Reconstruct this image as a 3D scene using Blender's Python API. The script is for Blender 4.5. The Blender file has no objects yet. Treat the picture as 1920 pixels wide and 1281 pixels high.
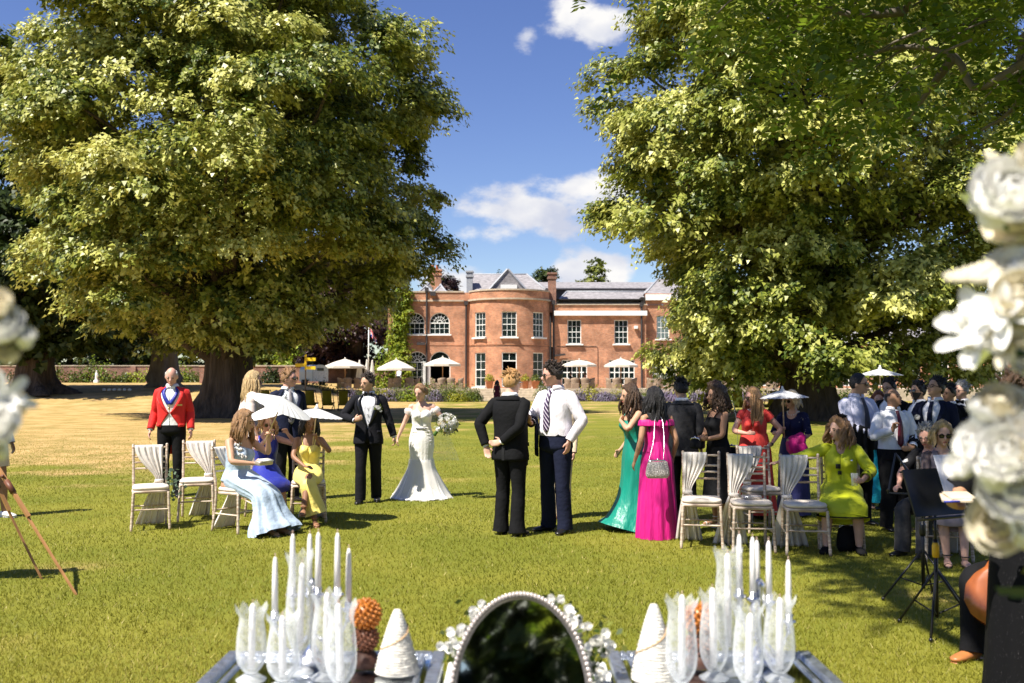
import bpy, bmesh, math, random
import numpy as np
from mathutils import Vector, Matrix, Quaternion, noise
R = math.radians
random.seed(7); rng = np.random.default_rng(7)
scene = bpy.context.scene
col = scene.collection

# ---------------------------------------------------------------- camera
F = 1867.0; HOR = 711.0; CH = 1.7
TILT = math.atan((HOR - 640.5) / F)
cd = bpy.data.cameras.new('camera'); cam = bpy.data.objects.new('camera', cd); col.objects.link(cam)
cd.lens = 35; cd.sensor_width = 36; cd.clip_end = 3000; cd.clip_start = .05
cam.location = (0, 0, CH); cam.rotation_euler = (math.pi / 2 + TILT, 0, 0)
cd.dof.use_dof = True; cd.dof.focus_distance = 12.5; cd.dof.aperture_fstop = 3.2
scene.camera = cam
def ray(px, py):
    a = (px - 960) / F; b = (640.5 - py) / F
    return Vector((a, math.cos(TILT) - b * math.sin(TILT), math.sin(TILT) + b * math.cos(TILT)))
def at(px, py, Y):
    r = ray(px, py); k = Y / r.y
    return Vector((r.x * k, Y, CH + r.z * k))
def G(px, py, z=0.):
    r = ray(px, py); k = (z - CH) / r.z
    return Vector((r.x * k, r.y * k, z))

# ---------------------------------------------------------------- light
SUN_EL = 57.0; SDX, SDY = .76, .65           # horizontal travel of the light
w = bpy.data.worlds.new('World'); scene.world = w; w.use_nodes = True
nt = w.node_tree; nt.nodes.clear()
def N(t, typ, **kw):
    n = t.nodes.new(typ)
    for k, v in kw.items():
        if k.startswith('i_'):
            key = k[2:]; key = int(key) if key.isdigit() else key
            n.inputs[key].default_value = v
        else: setattr(n, k, v)
    return n
sky = N(nt, 'ShaderNodeTexSky', sky_type='NISHITA', sun_disc=False)
sky.sun_elevation = R(SUN_EL); sky.sun_rotation = math.atan2(-SDX, -SDY)
sky.air_density = 1.0; sky.dust_density = .3; sky.ozone_density = 2.6; sky.altitude = 100
bg = N(nt, 'ShaderNodeBackground', i_Strength=.074)
hs = N(nt, 'ShaderNodeHueSaturation', i_Saturation=1.16, i_Value=1.0, i_Hue=.520); nt.links.new(sky.outputs[0], hs.inputs['Color']); nt.links.new(hs.outputs[0], bg.inputs[0])
def setup_clouds():
    L = nt.links.new
    tc = N(nt, 'ShaderNodeTexCoord')
    n1 = N(nt, 'ShaderNodeTexNoise', i_Scale=9., i_Detail=9., i_Roughness=.58)
    n2 = N(nt, 'ShaderNodeTexNoise', i_Scale=2.1, i_Detail=6., i_Roughness=.55)
    mp = N(nt, 'ShaderNodeMapping'); mp.inputs['Scale'].default_value = (1, 1, 1.7)
    L(tc.outputs['Generated'], mp.inputs[0]); L(mp.outputs[0], n1.inputs['Vector']); L(mp.outputs[0], n2.inputs['Vector'])
    # open field of scattered cumulus over the whole sky
    fld = N(nt, 'ShaderNodeMapRange', i_1=.63, i_2=.80, i_3=-1., i_4=.6); L(n2.outputs[0], fld.inputs[0])
    acc = fld.outputs[0]
    shade = None
    blobs = [(985, 395, .095, .030), (1080, 355, .06, .030), (1130, 385, .07, .035), (880, 440, .07, .018), (930, 395, .05, .02), (870, 535, .045, .024), (1115, 507, .045, .026),
             (1050, 25, .06, .045), (985, 70, .03, .03), (1115, 50, .045, .03), (60, 200, .05, .03)]
    for px, py, a, b in blobs:
        d = ray(px, py).normalized()
        sub = N(nt, 'ShaderNodeVectorMath', operation='SUBTRACT'); sub.inputs[1].default_value = d
        L(tc.outputs['Generated'], sub.inputs[0])
        mul = N(nt, 'ShaderNodeVectorMath', operation='MULTIPLY'); mul.inputs[1].default_value = (1 / a, 1 / a, 1 / b)
        L(sub.outputs[0], mul.inputs[0])
        ln = N(nt, 'ShaderNodeVectorMath', operation='LENGTH'); L(mul.outputs[0], ln.inputs[0])
        inv = N(nt, 'ShaderNodeMath', operation='SUBTRACT', i_0=.55); L(ln.outputs['Value'], inv.inputs[1])
        mx = N(nt, 'ShaderNodeMath', operation='MAXIMUM'); L(acc, mx.inputs[0]); L(inv.outputs[0], mx.inputs[1]); acc = mx.outputs[0]
    nz = N(nt, 'ShaderNodeMath', operation='MULTIPLY_ADD', i_1=3.6, i_2=-1.75); L(n1.outputs[0], nz.inputs[0])
    ad = N(nt, 'ShaderNodeMath', operation='ADD'); L(acc, ad.inputs[0]); L(nz.outputs[0], ad.inputs[1])
    mask = N(nt, 'ShaderNodeMapRange', interpolation_type='SMOOTHSTEP', i_1=-.12, i_2=.42); L(ad.outputs[0], mask.inputs[0])
    core = N(nt, 'ShaderNodeMapRange', interpolation_type='SMOOTHSTEP', i_1=.1, i_2=1.); L(ad.outputs[0], core.inputs[0])
    n3 = N(nt, 'ShaderNodeTexNoise', i_Scale=14., i_Detail=5.)
    mp3 = N(nt, 'ShaderNodeMapping'); mp3.inputs['Location'].default_value = (.3, .1, .028); mp3.inputs['Scale'].default_value = (1, 1, 1.5)
    L(tc.outputs['Generated'], mp3.inputs[0]); L(mp3.outputs[0], n3.inputs['Vector'])
    cr = N(nt, 'ShaderNodeMapRange', i_1=.34, i_2=.60); L(n3.outputs[0], cr.inputs[0])
    cm = N(nt, 'ShaderNodeMix', data_type='RGBA'); L(cr.outputs[0], cm.inputs['Factor'])
    cm.inputs[6].default_value = (.62, .66, .80, 1); cm.inputs[7].default_value = (1., .985, .97, 1)
    b2 = N(nt, 'ShaderNodeBackground', i_Strength=.52); L(cm.outputs[2], b2.inputs[0])
    ms = N(nt, 'ShaderNodeMixShader'); L(mask.outputs[0], ms.inputs[0]); L(bg.outputs[0], ms.inputs[1]); L(b2.outputs[0], ms.inputs[2])
    out = N(nt, 'ShaderNodeOutputWorld'); L(ms.outputs[0], out.inputs[0])
setup_clouds()
sd = bpy.data.lights.new('sun', 'SUN'); sun = bpy.data.objects.new('sun', sd); col.objects.link(sun)
sd.energy = 4.9; sd.angle = R(.53); sd.color = (1., .94, .84)
ce = math.cos(R(SUN_EL)); LD = Vector((SDX * ce, SDY * ce, -math.sin(R(SUN_EL)))).normalized()
sun.rotation_euler = LD.to_track_quat('-Z', 'Y').to_euler(); sun.location = (-20, -12, 40)
scene.view_settings.view_transform = 'Standard'; scene.view_settings.look = 'None'
scene.view_settings.exposure = 0.95; scene.view_settings.gamma = 1
scene.cycles.max_bounces = 8; scene.cycles.transparent_max_bounces = 16

# ---------------------------------------------------------------- materials
MATS = {}
def mat(name, c, rough=.6, var=.18, scale=6., bump=0., bscale=60., metal=0., spec=.4, sheen=0., stretch=(1, 1, 1), tint=None, trans=0., detail=4., bdist=.02):
    if name in MATS: return MATS[name]
    m = bpy.data.materials.new(name); m.use_nodes = True; t = m.node_tree; L = t.links.new
    p = t.nodes['Principled BSDF']; p.inputs['Roughness'].default_value = rough; p.inputs['Metallic'].default_value = metal
    p.inputs['Specular IOR Level'].default_value = spec
    if sheen: p.inputs['Sheen Weight'].default_value = sheen; p.inputs['Sheen Roughness'].default_value = .4
    tc = N(t, 'ShaderNodeTexCoord'); mp = N(t, 'ShaderNodeMapping'); mp.inputs['Scale'].default_value = stretch
    L(tc.outputs['Object'], mp.inputs[0])
    nz = N(t, 'ShaderNodeTexNoise', i_Scale=scale, i_Detail=detail); L(mp.outputs[0], nz.inputs['Vector'])
    mx = N(t, 'ShaderNodeMix', data_type='RGBA'); mr = N(t, 'ShaderNodeMapRange', i_1=.3, i_2=.7)
    L(nz.outputs[0], mr.inputs[0]); L(mr.outputs[0], mx.inputs['Factor'])
    c2 = tint or tuple(min(1, x * (1 + var)) for x in c)
    mx.inputs[6].default_value = (*[x * (1 - var) for x in c], 1); mx.inputs[7].default_value = (*c2, 1)
    L(mx.outputs[2], p.inputs['Base Color'])
    if bump:
        n2 = N(t, 'ShaderNodeTexNoise', i_Scale=bscale, i_Detail=3.); L(mp.outputs[0], n2.inputs['Vector'])
        b = N(t, 'ShaderNodeBump', i_Strength=bump, i_Distance=bdist); L(n2.outputs[0], b.inputs['Height']); L(b.outputs[0], p.inputs['Normal'])
    if trans:
        tr = N(t, 'ShaderNodeBsdfTranslucent'); L(mx.outputs[2], tr.inputs[0])
        ms = N(t, 'ShaderNodeMixShader', i_0=trans); L(p.outputs[0], ms.inputs[1]); L(tr.outputs[0], ms.inputs[2])
        L(ms.outputs[0], t.nodes['Material Output'].inputs[0])
    MATS[name] = m; return m
def leafmat(name, stops, trans=.3, rough=.45, spec=.35):
    if name in MATS: return MATS[name]
    m = bpy.data.materials.new(name); m.use_nodes = True; t = m.node_tree; L = t.links.new
    p = t.nodes['Principled BSDF']; p.inputs['Roughness'].default_value = rough; p.inputs['Specular IOR Level'].default_value = spec
    a = N(t, 'ShaderNodeAttribute', attribute_name='tint')
    cr = N(t, 'ShaderNodeValToRGB'); e = cr.color_ramp.elements
    e[0].position = stops[0][0]; e[0].color = (*stops[0][1], 1); e[1].position = stops[-1][0]; e[1].color = (*stops[-1][1], 1)
    for pos, c in stops[1:-1]:
        k = e.new(pos); k.color = (*c, 1)
    L(a.outputs['Fac'], cr.inputs[0]); L(cr.outputs[0], p.inputs['Base Color'])
    tr = N(t, 'ShaderNodeBsdfTranslucent'); L(cr.outputs[0], tr.inputs[0])
    ms = N(t, 'ShaderNodeMixShader', i_0=trans); L(p.outputs[0], ms.inputs[1]); L(tr.outputs[0], ms.inputs[2])
    L(ms.outputs[0], t.nodes['Material Output'].inputs[0]); MATS[name] = m; return m
def sheer(name, c, alpha, rough=.5, gloss=False, pattern=0.):
    """thin see-through stuff: tulle, cut glass, window panes"""
    if name in MATS: return MATS[name]
    m = bpy.data.materials.new(name); m.use_nodes = True; t = m.node_tree; L = t.links.new
    p = t.nodes['Principled BSDF']; p.inputs['Base Color'].default_value = (*c, 1); p.inputs['Roughness'].default_value = rough
    tr = N(t, 'ShaderNodeBsdfTransparent'); ms = N(t, 'ShaderNodeMixShader', i_0=alpha)
    if gloss:
        lw = N(t, 'ShaderNodeLayerWeight', i_Blend=.25); fac = lw.outputs['Facing']
        mr = N(t, 'ShaderNodeMapRange', i_3=alpha, i_4=.95); L(fac, mr.inputs[0]); fo = mr.outputs[0]
        if pattern:
            tc = N(t, 'ShaderNodeTexCoord'); nz = N(t, 'ShaderNodeTexVoronoi', i_Scale=pattern); L(tc.outputs['Object'], nz.inputs['Vector'])
            r2 = N(t, 'ShaderNodeMapRange', i_1=.2, i_2=.7, i_3=0., i_4=.16); L(nz.outputs['Distance'], r2.inputs[0])
            ad = N(t, 'ShaderNodeMath', operation='ADD', use_clamp=True); L(fo, ad.inputs[0]); L(r2.outputs[0], ad.inputs[1]); fo = ad.outputs[0]
        L(fo, ms.inputs[0])
    L(tr.outputs[0], ms.inputs[1]); L(p.outputs[0], ms.inputs[2]); L(ms.outputs[0], t.nodes['Material Output'].inputs[0])
    MATS[name] = m; return m

# ---------------------------------------------------------------- mesh helpers
def crom(P, m):
    P = np.asarray(P, float)
    if P.ndim == 1: P = P[:, None]
    n = len(P); u = np.linspace(0, n - 1, m); i = np.minimum(u.astype(int), n - 2); f = (u - i)[:, None]
    p0 = P[np.maximum(i - 1, 0)]; p1 = P[i]; p2 = P[i + 1]; p3 = P[np.minimum(i + 2, n - 1)]
    return .5 * (2 * p1 + (p2 - p0) * f + (2 * p0 - 5 * p1 + 4 * p2 - p3) * f * f + (3 * p1 - p0 - 3 * p2 + p3) * f ** 3)
def nrm(v): return v / np.maximum(np.linalg.norm(v, axis=-1, keepdims=True), 1e-9)
class MB:
    def __init__(s): s.v = []; s.f = []; s.n = 0; s.mi = []; s.cur = 0
    def add(s, V, Fc):
        V = np.asarray(V, float).reshape(-1, 3); b = s.n; s.v.append(V); s.n += len(V)
        for q in Fc: s.f.append(tuple(int(i) + b for i in q)); s.mi.append(s.cur)
        return s
    def grid(s, Gd, closeu=False, capa=False, capb=False):
        m, n = Gd.shape[:2]; fs = []
        for i in range(m - 1):
            for j in range(n if closeu else n - 1):
                k = (j + 1) % n; fs.append((i * n + j, i * n + k, (i + 1) * n + k, (i + 1) * n + j))
        if capa: fs.append(tuple(range(n - 1, -1, -1)))
        if capb: fs.append(tuple((m - 1) * n + j for j in range(n)))
        return s.add(Gd.reshape(-1, 3), fs)
    def box(s, c, d, rz=0., rx=0., ry=0., taper=1.):
        x, y, z = d[0] / 2, d[1] / 2, d[2] / 2; t = taper
        V = np.array([(-x, -y, -z), (x, -y, -z), (x, y, -z), (-x, y, -z), (-x * t, -y * t, z), (x * t, -y * t, z), (x * t, y * t, z), (-x * t, y * t, z)])
        if rz or rx or ry: V = V @ np.array(Matrix.Rotation(rz, 3, 'Z') @ Matrix.Rotation(ry, 3, 'Y') @ Matrix.Rotation(rx, 3, 'X')).T
        return s.add(V + np.array(c), [(0, 3, 2, 1), (4, 5, 6, 7), (0, 1, 5, 4), (1, 2, 6, 5), (2, 3, 7, 6), (3, 0, 4, 7)])
    def loft(s, pts, a, b=None, right=(1, 0, 0), m=None, n=14, power=2., fold=None, caps=True, bulge=None):
        pts = np.asarray(pts, float); b = a if b is None else b; k = len(pts); m = m or k
        a = np.broadcast_to(np.asarray(a, float), (k,)); b = np.broadcast_to(np.asarray(b, float), (k,))
        if m != k: pts = crom(pts, m); a = crom(a, m)[:, 0]; b = crom(b, m)[:, 0]
        t = nrm(np.gradient(pts, axis=0)); r = np.broadcast_to(np.asarray(right, float), t.shape)
        r = r - (r * t).sum(1, keepdims=True) * t
        bad = np.linalg.norm(r, axis=1) < .15
        if bad.any():
            alt = np.array((0, 1., 0)); r2 = alt - (t @ alt)[:, None] * t; r = np.where(bad[:, None], r2, r)
        r = nrm(r); fr = np.cross(r, t)
        th = np.linspace(0, 2 * math.pi, n, endpoint=False); S_, C_ = np.sin(th), np.cos(th)
        if power != 2.: S_ = np.sign(S_) * np.abs(S_) ** (2 / power); C_ = np.sign(C_) * np.abs(C_) ** (2 / power)
        V = np.zeros((m, n, 3)); vv = np.linspace(0, 1, m)
        fm = np.ones((m, n)) if fold is None else fold(th[None, :], vv[:, None])
        V = pts[:, None] + (a[:, None] * S_[None] * fm)[..., None] * r[:, None] + (b[:, None] * C_[None] * fm)[..., None] * fr[:, None]
        return s.grid(V[:, ::-1], True, caps, caps)
    def tube(s, pts, rad, n=7, m=None, caps=True): return s.loft(pts, rad, None, (.31, .2, .93) if abs(pts[-1][2] - pts[0][2]) < .5 * np.linalg.norm(np.subtract(pts[-1], pts[0])) else (1, 0, 0), m, n, caps=caps)
    def lathe(s, prof, c=(0, 0, 0), n=20, caps=True):
        pr = np.array(prof, float); th = np.linspace(0, 2 * math.pi, n, endpoint=False)
        V = np.stack([pr[:, :1] * np.cos(th) + c[0], pr[:, :1] * np.sin(th) + c[1], np.repeat(pr[:, 1:2], n, 1) + c[2]], -1)
        return s.grid(V, True, caps, caps)
    def ball(s, c, r, n=10, m=7):
        r = np.broadcast_to(np.asarray(r, float), (3,)); ph = np.linspace(-math.pi / 2, math.pi / 2, m); th = np.linspace(0, 2 * math.pi, n, endpoint=False)
        V = np.stack([np.cos(ph)[:, None] * np.cos(th) * r[0], np.cos(ph)[:, None] * np.sin(th) * r[1], np.repeat(np.sin(ph)[:, None], n, 1) * r[2]], -1) + np.asarray(c)
        return s.grid(V, True, True, True)
    def verts(s): return np.concatenate(s.v) if s.v else np.zeros((0, 3))
    def xf(s, M):
        M = np.array(M); s.v = [V @ M[:3, :3].T + M[:3, 3] for V in s.v]; return s
    def build(s, name, m, parent=None, smooth=True, loc=None, rz=0., solid=0., scale=1., sub=0, bevel=0.):
        V = s.verts() * scale
        me = bpy.data.meshes.new(name); me.from_pydata(V.tolist(), [], s.f)
        for x in (m if isinstance(m, (list, tuple)) else [m]): me.materials.append(x)
        if isinstance(m, (list, tuple)): me.polygons.foreach_set('material_index', s.mi)
        if smooth: me.polygons.foreach_set('use_smooth', [True] * len(s.f))
        me.update()
        o = bpy.data.objects.new(name, me); col.objects.link(o)
        if parent: o.parent = parent
        if loc is not None: o.location = loc
        if rz: o.rotation_euler[2] = rz
        if sub: k = o.modifiers.new('s', 'SUBSURF'); k.levels = k.render_levels = sub
        if solid: k = o.modifiers.new('t', 'SOLIDIFY'); k.thickness = solid; k.offset = 0
        if bevel: k = o.modifiers.new('b', 'BEVEL'); k.width = bevel; k.segments = 2; k.limit_method = 'ANGLE'
        return o
def tag(o, label=None, cat=None, group=None, kind=None):
    for k, v in (('label', label), ('category', cat), ('group', group), ('kind', kind)):
        if v: o[k] = v
    return o
def thing(name, label, cat, loc=(0, 0, 0), rz=0., group=None, scale=1.):
    o = bpy.data.objects.new(name, None); col.objects.link(o); o.location = loc; o.rotation_euler = (0, 0, rz); o.empty_display_size = .1
    if scale != 1.: o.scale = (scale,) * 3
    return tag(o, label, cat, group)
def copy_tree(o, parent=None):
    c = o.copy(); col.objects.link(c)
    if parent: c.parent = parent
    for ch in list(o.children): copy_tree(ch, c)
    return c
def applied(o):
    """bake the modifiers of one object into its mesh"""
    dg = bpy.context.evaluated_depsgraph_get(); me = bpy.data.meshes.new_from_object(o.evaluated_get(dg)); o.modifiers.clear(); o.data = me
def leaves(name, C, Nn, U, size, tint, m, parent=None, aspect=.62, fold=0., tri=False):
    """one mesh of many diamond leaves: centres, normals, long axes, sizes, tint 0..1"""
    n = len(C); U = nrm(U - (U * Nn).sum(1, keepdims=True) * Nn); W = np.cross(Nn, U); size = np.asarray(size).reshape(-1, 1) * np.ones((n, 1))
    V = np.stack([C - U * size * .5, C + W * size * .5 * aspect - U * size * .06 + Nn * size * fold, C + U * size * .5, C - W * size * .5 * aspect - U * size * .06 + Nn * size * fold], 1).reshape(-1, 3)
    if tri:
        V = np.stack([C - U * size * .45 + W * size * .5 * aspect, C - U * size * .45 - W * size * .5 * aspect, C + U * size * .55], 1).reshape(-1, 3)
        me = bpy.data.meshes.new(name); me.vertices.add(3 * n); me.vertices.foreach_set('co', V.ravel()); me.loops.add(3 * n); me.loops.foreach_set('vertex_index', np.arange(3 * n, dtype=np.int32)); me.polygons.add(n); me.polygons.foreach_set('loop_start', np.arange(0, 3 * n, 3, dtype=np.int32))
        at_ = me.attributes.new('tint', 'FLOAT', 'POINT'); at_.data.foreach_set('value', np.repeat(np.asarray(tint, np.float32), 3)); me.materials.append(m); me.update(calc_edges=True)
        o = bpy.data.objects.new(name, me); col.objects.link(o); o.parent = parent; o['kind'] = 'stuff'; return o
    me = bpy.data.meshes.new(name); me.vertices.add(4 * n); me.vertices.foreach_set('co', V.ravel())
    me.loops.add(4 * n); me.loops.foreach_set('vertex_index', np.arange(4 * n, dtype=np.int32))
    me.polygons.add(n); me.polygons.foreach_set('loop_start', np.arange(0, 4 * n, 4, dtype=np.int32))
    at_ = me.attributes.new('tint', 'FLOAT', 'POINT'); at_.data.foreach_set('value', np.repeat(np.asarray(tint, np.float32), 4))
    me.materials.append(m); me.update(calc_edges=True)
    o = bpy.data.objects.new(name, me); col.objects.link(o)
    if parent: o.parent = parent
    o['kind'] = 'stuff'
    return o
def rdir(n): return nrm(rng.normal(size=(n, 3)))
# ================================================================ SETTING
def ss(a, b, x):
    t = np.clip((np.asarray(x, float) - a) / (b - a), 0, 1); return t * t * (3 - 2 * t)
def gh(X, Y): return 1.28 * ss(50, 74, Y) * ss(-10, -17, X) + .9 * ss(79, 83, Y) * ss(-17, -10, X) + .02 * np.sin(np.asarray(X) * .31) * ss(14, 25, Y)
def lawn_material():
    m = bpy.data.materials.new('lawn'); m.use_nodes = True; t = m.node_tree; L = t.links.new; p = t.nodes['Principled BSDF']
    p.inputs['Roughness'].default_value = .85; p.inputs['Specular IOR Level'].default_value = .15
    tc = N(t, 'ShaderNodeTexCoord'); sp = N(t, 'ShaderNodeSeparateXYZ'); L(tc.outputs['Object'], sp.inputs[0])
    def nz(sc, det=5., ro=.6):
        n = N(t, 'ShaderNodeTexNoise', i_Scale=sc, i_Detail=det, i_Roughness=ro); L(tc.outputs['Object'], n.inputs['Vector']); return n.outputs[0]
    def mr(x, a, b, c=0., d=1.):
        n = N(t, 'ShaderNodeMapRange', interpolation_type='SMOOTHSTEP', i_1=a, i_2=b, i_3=c, i_4=d); L(x, n.inputs[0]); return n.outputs[0]
    def op(o, x, y):
        n = N(t, 'ShaderNodeMath', operation=o)
        for i, q in enumerate((x, y)):
            if isinstance(q, (int, float)): n.inputs[i].default_value = q
            else: L(q, n.inputs[i])
        return n.outputs[0]
    def mix(f, a, b):
        n = N(t, 'ShaderNodeMix', data_type='RGBA'); L(f, n.inputs['Factor'])
        for i, q in ((6, a), (7, b)):
            if isinstance(q, tuple): n.inputs[i].default_value = (*q, 1)
            else: L(q, n.inputs[i])
        return n.outputs[2]
    green = mix(mr(nz(.55, 6), .38, .64), (.120, .140, .013), (.225, .21, .028))
    green = mix(mr(nz(75, 3), .35, .7), green, (.20, .205, .028))
    tan = mix(mr(nz(.9, 6), .35, .68), (.32, .235, .078), (0.56, .365, .155))
    # droughted patch: the open lawn round the old tree has burnt off
    mx = op('MULTIPLY', mr(sp.outputs['X'], -1., -9.), mr(sp.outputs['Y'], 13.5, 25.))
    my = op('MULTIPLY', mr(sp.outputs['Y'], 20., 50.), .42)
    bias = op('MAXIMUM', mx, my)
    f = op('ADD', op('MULTIPLY', bias, .95), op('MULTIPLY', op('SUBTRACT', nz(.4, 7), .5), 2.3))
    c = mix(mr(f, .18, .72), green, tan)
    L(c, p.inputs['Base Color'])
    b = N(t, 'ShaderNodeBump', i_Strength=.6, i_Distance=.03); L(nz(60, 4), b.inputs['Height']); L(b.outputs[0], p.inputs['Normal'])
    return m
LAWN = lawn_material()
def ground():
    xs = np.unique(np.concatenate([np.linspace(-45, 45, 61), -np.geomspace(45, 1500, 14), np.geomspace(45, 1500, 14)]))
    ys = np.unique(np.concatenate([np.linspace(-20, 130, 101), np.geomspace(130, 2500, 14), -np.geomspace(20, 600, 8)]))
    X, Y = np.meshgrid(xs, ys); Z = gh(X, Y)
    o = MB().grid(np.stack([X, Y, Z], -1)).build('lawn', LAWN); tag(o, 'sunlit mown lawn with burnt tan patches under the old trees', 'lawn', kind='structure')
ground()
def grass():
    n = 385000
    Y = 4.6 + 34 * rng.random(n) ** 1.9; X = (rng.random(n) * 2 - 1) * (.53 * Y + .4)
    # real lawns grow in tufts
    tx = np.floor(X / .05); ty = np.floor(Y / .05); hsh = np.modf(np.sin(tx * 12.9898 + ty * 78.233) * 43758.5453)[0] % 1.0
    patch = .5 + .5 * np.sin(X * 1.7 + 1.3 * np.sin(Y * .9)) * np.cos(Y * 1.1 + .8 * np.sin(X * 1.3))
    h = (.013 + .022 * rng.random(n)) * (.85 + .3 * hsh) * (1 - .85 * ss(16, 38, Y)); wd = (.0022 + .0020 * rng.random(n)) * (.75 + Y / 16)
    a = rng.random(n) * 6.283; lean = rng.normal(0, .55, (n, 2)) * h[:, None]
    dx = np.cos(a) * wd; dy = np.sin(a) * wd; z = gh(X, Y)
    V = np.empty((n, 3, 3)); V[:, 0] = np.stack([X - dx, Y - dy, z - .003], 1); V[:, 1] = np.stack([X + dx, Y + dy, z - .003], 1)
    V[:, 2] = np.stack([X + lean[:, 0], Y + lean[:, 1], z + h], 1)
    me = bpy.data.meshes.new('grass'); me.vertices.add(3 * n); me.vertices.foreach_set('co', V.ravel())
    me.loops.add(3 * n); me.loops.foreach_set('vertex_index', np.arange(3 * n, dtype=np.int32))
    me.polygons.add(n); me.polygons.foreach_set('loop_start', np.arange(0, 3 * n, 3, dtype=np.int32))
    dry = ss(-1, -9, X) * ss(13.5, 25, Y)
    tint = np.clip(.17 + .26 * rng.random(n) + .30 * (patch - .2) + .10 * hsh + .16 * (np.sin(X * .55 + 2) * np.sin(Y * .42 + 1.1 * np.sin(X * .4))) + .75 * dry * rng.random(n), 0, 1); tint[rng.random(n) < .035] = .97
    at_ = me.attributes.new('tint', 'FLOAT', 'POINT'); at_.data.foreach_set('value', np.repeat(tint.astype(np.float32), 3))
    me.materials.append(leafmat('grass', [(0, (.105, .120, .010)), (.4, (.225, .225, .022)), (.75, (.345, .31, .048)), (1, (.56, .46, .17))], trans=.35, rough=.5, spec=.25)); me.update(calc_edges=True)
    o = bpy.data.objects.new('grass', me); col.objects.link(o); tag(o, 'short green grass blades of the mown lawn', 'grass', kind='stuff')
grass()

# ---------------------------------------------------------------- masonry
def brick_material(name, c1, c2, mortar, sw=1.):
    m = bpy.data.materials.new(name); m.use_nodes = True; t = m.node_tree; L = t.links.new; p = t.nodes['Principled BSDF']; p.inputs['Roughness'].default_value = .85
    uv = N(t, 'ShaderNodeUVMap'); br = N(t, 'ShaderNodeTexBrick', i_Scale=1.); L(uv.outputs[0], br.inputs['Vector'])
    br.inputs['Brick Width'].default_value = .225; br.inputs['Row Height'].default_value = .075; br.inputs['Mortar Size'].default_value = .008; br.inputs['Bias'].default_value = -.1
    br.inputs['Color1'].default_value = (*c1, 1); br.inputs['Color2'].default_value = (*c2, 1); br.inputs['Mortar'].default_value = (*mortar, 1)
    nz = N(t, 'ShaderNodeTexNoise', i_Scale=.9, i_Detail=7., i_Roughness=.65); L(uv.outputs[0], nz.inputs['Vector'])
    mr = N(t, 'ShaderNodeMapRange', i_1=.35, i_2=.7, i_3=.58, i_4=1.28); L(nz.outputs[0], mr.inputs[0])
    vm = N(t, 'ShaderNodeVectorMath', operation='SCALE'); L(br.outputs[0], vm.inputs[0]); L(mr.outputs[0], vm.inputs['Scale'])
    n2 = N(t, 'ShaderNodeTexNoise', i_Scale=5., i_Detail=6.); L(uv.outputs[0], n2.inputs['Vector'])
    m2 = N(t, 'ShaderNodeMapRange', i_1=.55, i_2=.8, i_3=0., i_4=.55); L(n2.outputs[0], m2.inputs[0])
    mx = N(t, 'ShaderNodeMix', data_type='RGBA'); L(m2.outputs[0], mx.inputs['Factor']); L(vm.outputs[0], mx.inputs[6]); mx.inputs[7].default_value = (.30, .22, .16, 1)
    L(mx.outputs[2], p.inputs['Base Color'])
    b = N(t, 'ShaderNodeBump', i_Strength=.5, i_Distance=.01); L(br.outputs['Fac'], b.inputs['Height']); b.invert = True; L(b.outputs[0], p.inputs['Normal'])
    return m
BRICK = brick_material('red_brick', (.62, .25, .115), (.44, .16, .075), (.50, .38, .28))
OLDBRICK = brick_material('old_brick', (.33, .14, .09), (.22, .09, .06), (.30, .24, .19))
SLATE = mat('slate', (.25, .235, .24), .75, .35, 3., .5, 14., stretch=(1, 1, 4), detail=8)
LEAD = mat('lead', (.33, .34, .36), .55, .15)
WHITE = mat('white_paint', (.80, .80, .76), .45, .04)
STONE = mat('pale_stone', (.46, .38, .28), .8, .2, 4., .3, 30)
PIPE = mat('cast_iron', (.045, .04, .04), .5, .2)
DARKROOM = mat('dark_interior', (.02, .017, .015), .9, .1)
PANE = sheer('window_glass', (.015, .03, .03), .50, .04, True)
CURTAIN = mat('cream_curtain', (.55, .52, .44), .8, .1)
def uvmap(o, fn=None):
    me = o.data; uv = me.uv_layers.new(name='UVMap') if not me.uv_layers else me.uv_layers[0]
    for p in me.polygons:
        n = p.normal
        for li in p.loop_indices:
            c = me.vertices[me.loops[li].vertex_index].co
            if fn: q = fn(c, n)
            elif abs(n.z) > .8: q = (c.x, c.y)
            elif abs(n.y) >= abs(n.x): q = (c.x, c.z)
            else: q = (c.y, c.z)
            uv.data[li].uv = q
    return o
def cut(o, cutter):
    c = cutter.build('cutter', None); c.parent = o.parent; k = o.modifiers.new('cut', 'BOOLEAN'); k.operation = 'DIFFERENCE'; k.object = c; k.solver = 'EXACT'
    bpy.context.view_layer.update(); applied(o); bpy.data.objects.remove(c)
def arch_cut(mb, cx, z0, w, h, y0=-1., y1=1.):
    r = w / 2; zs = z0 + h - r; pts = [(cx - r, z0), (cx + r, z0)] + [(cx + r * math.cos(a), zs + r * math.sin(a)) for a in np.linspace(0, math.pi, 17)]
    n = len(pts); V = [(x, y0, z) for x, z in pts] + [(x, y1, z) for x, z in pts]
    mb.add(V, [tuple(range(n)), tuple(range(2 * n - 1, n - 1, -1))] + [((i + 1) % n, i, n + i, n + (i + 1) % n) for i in range(n)])

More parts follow.
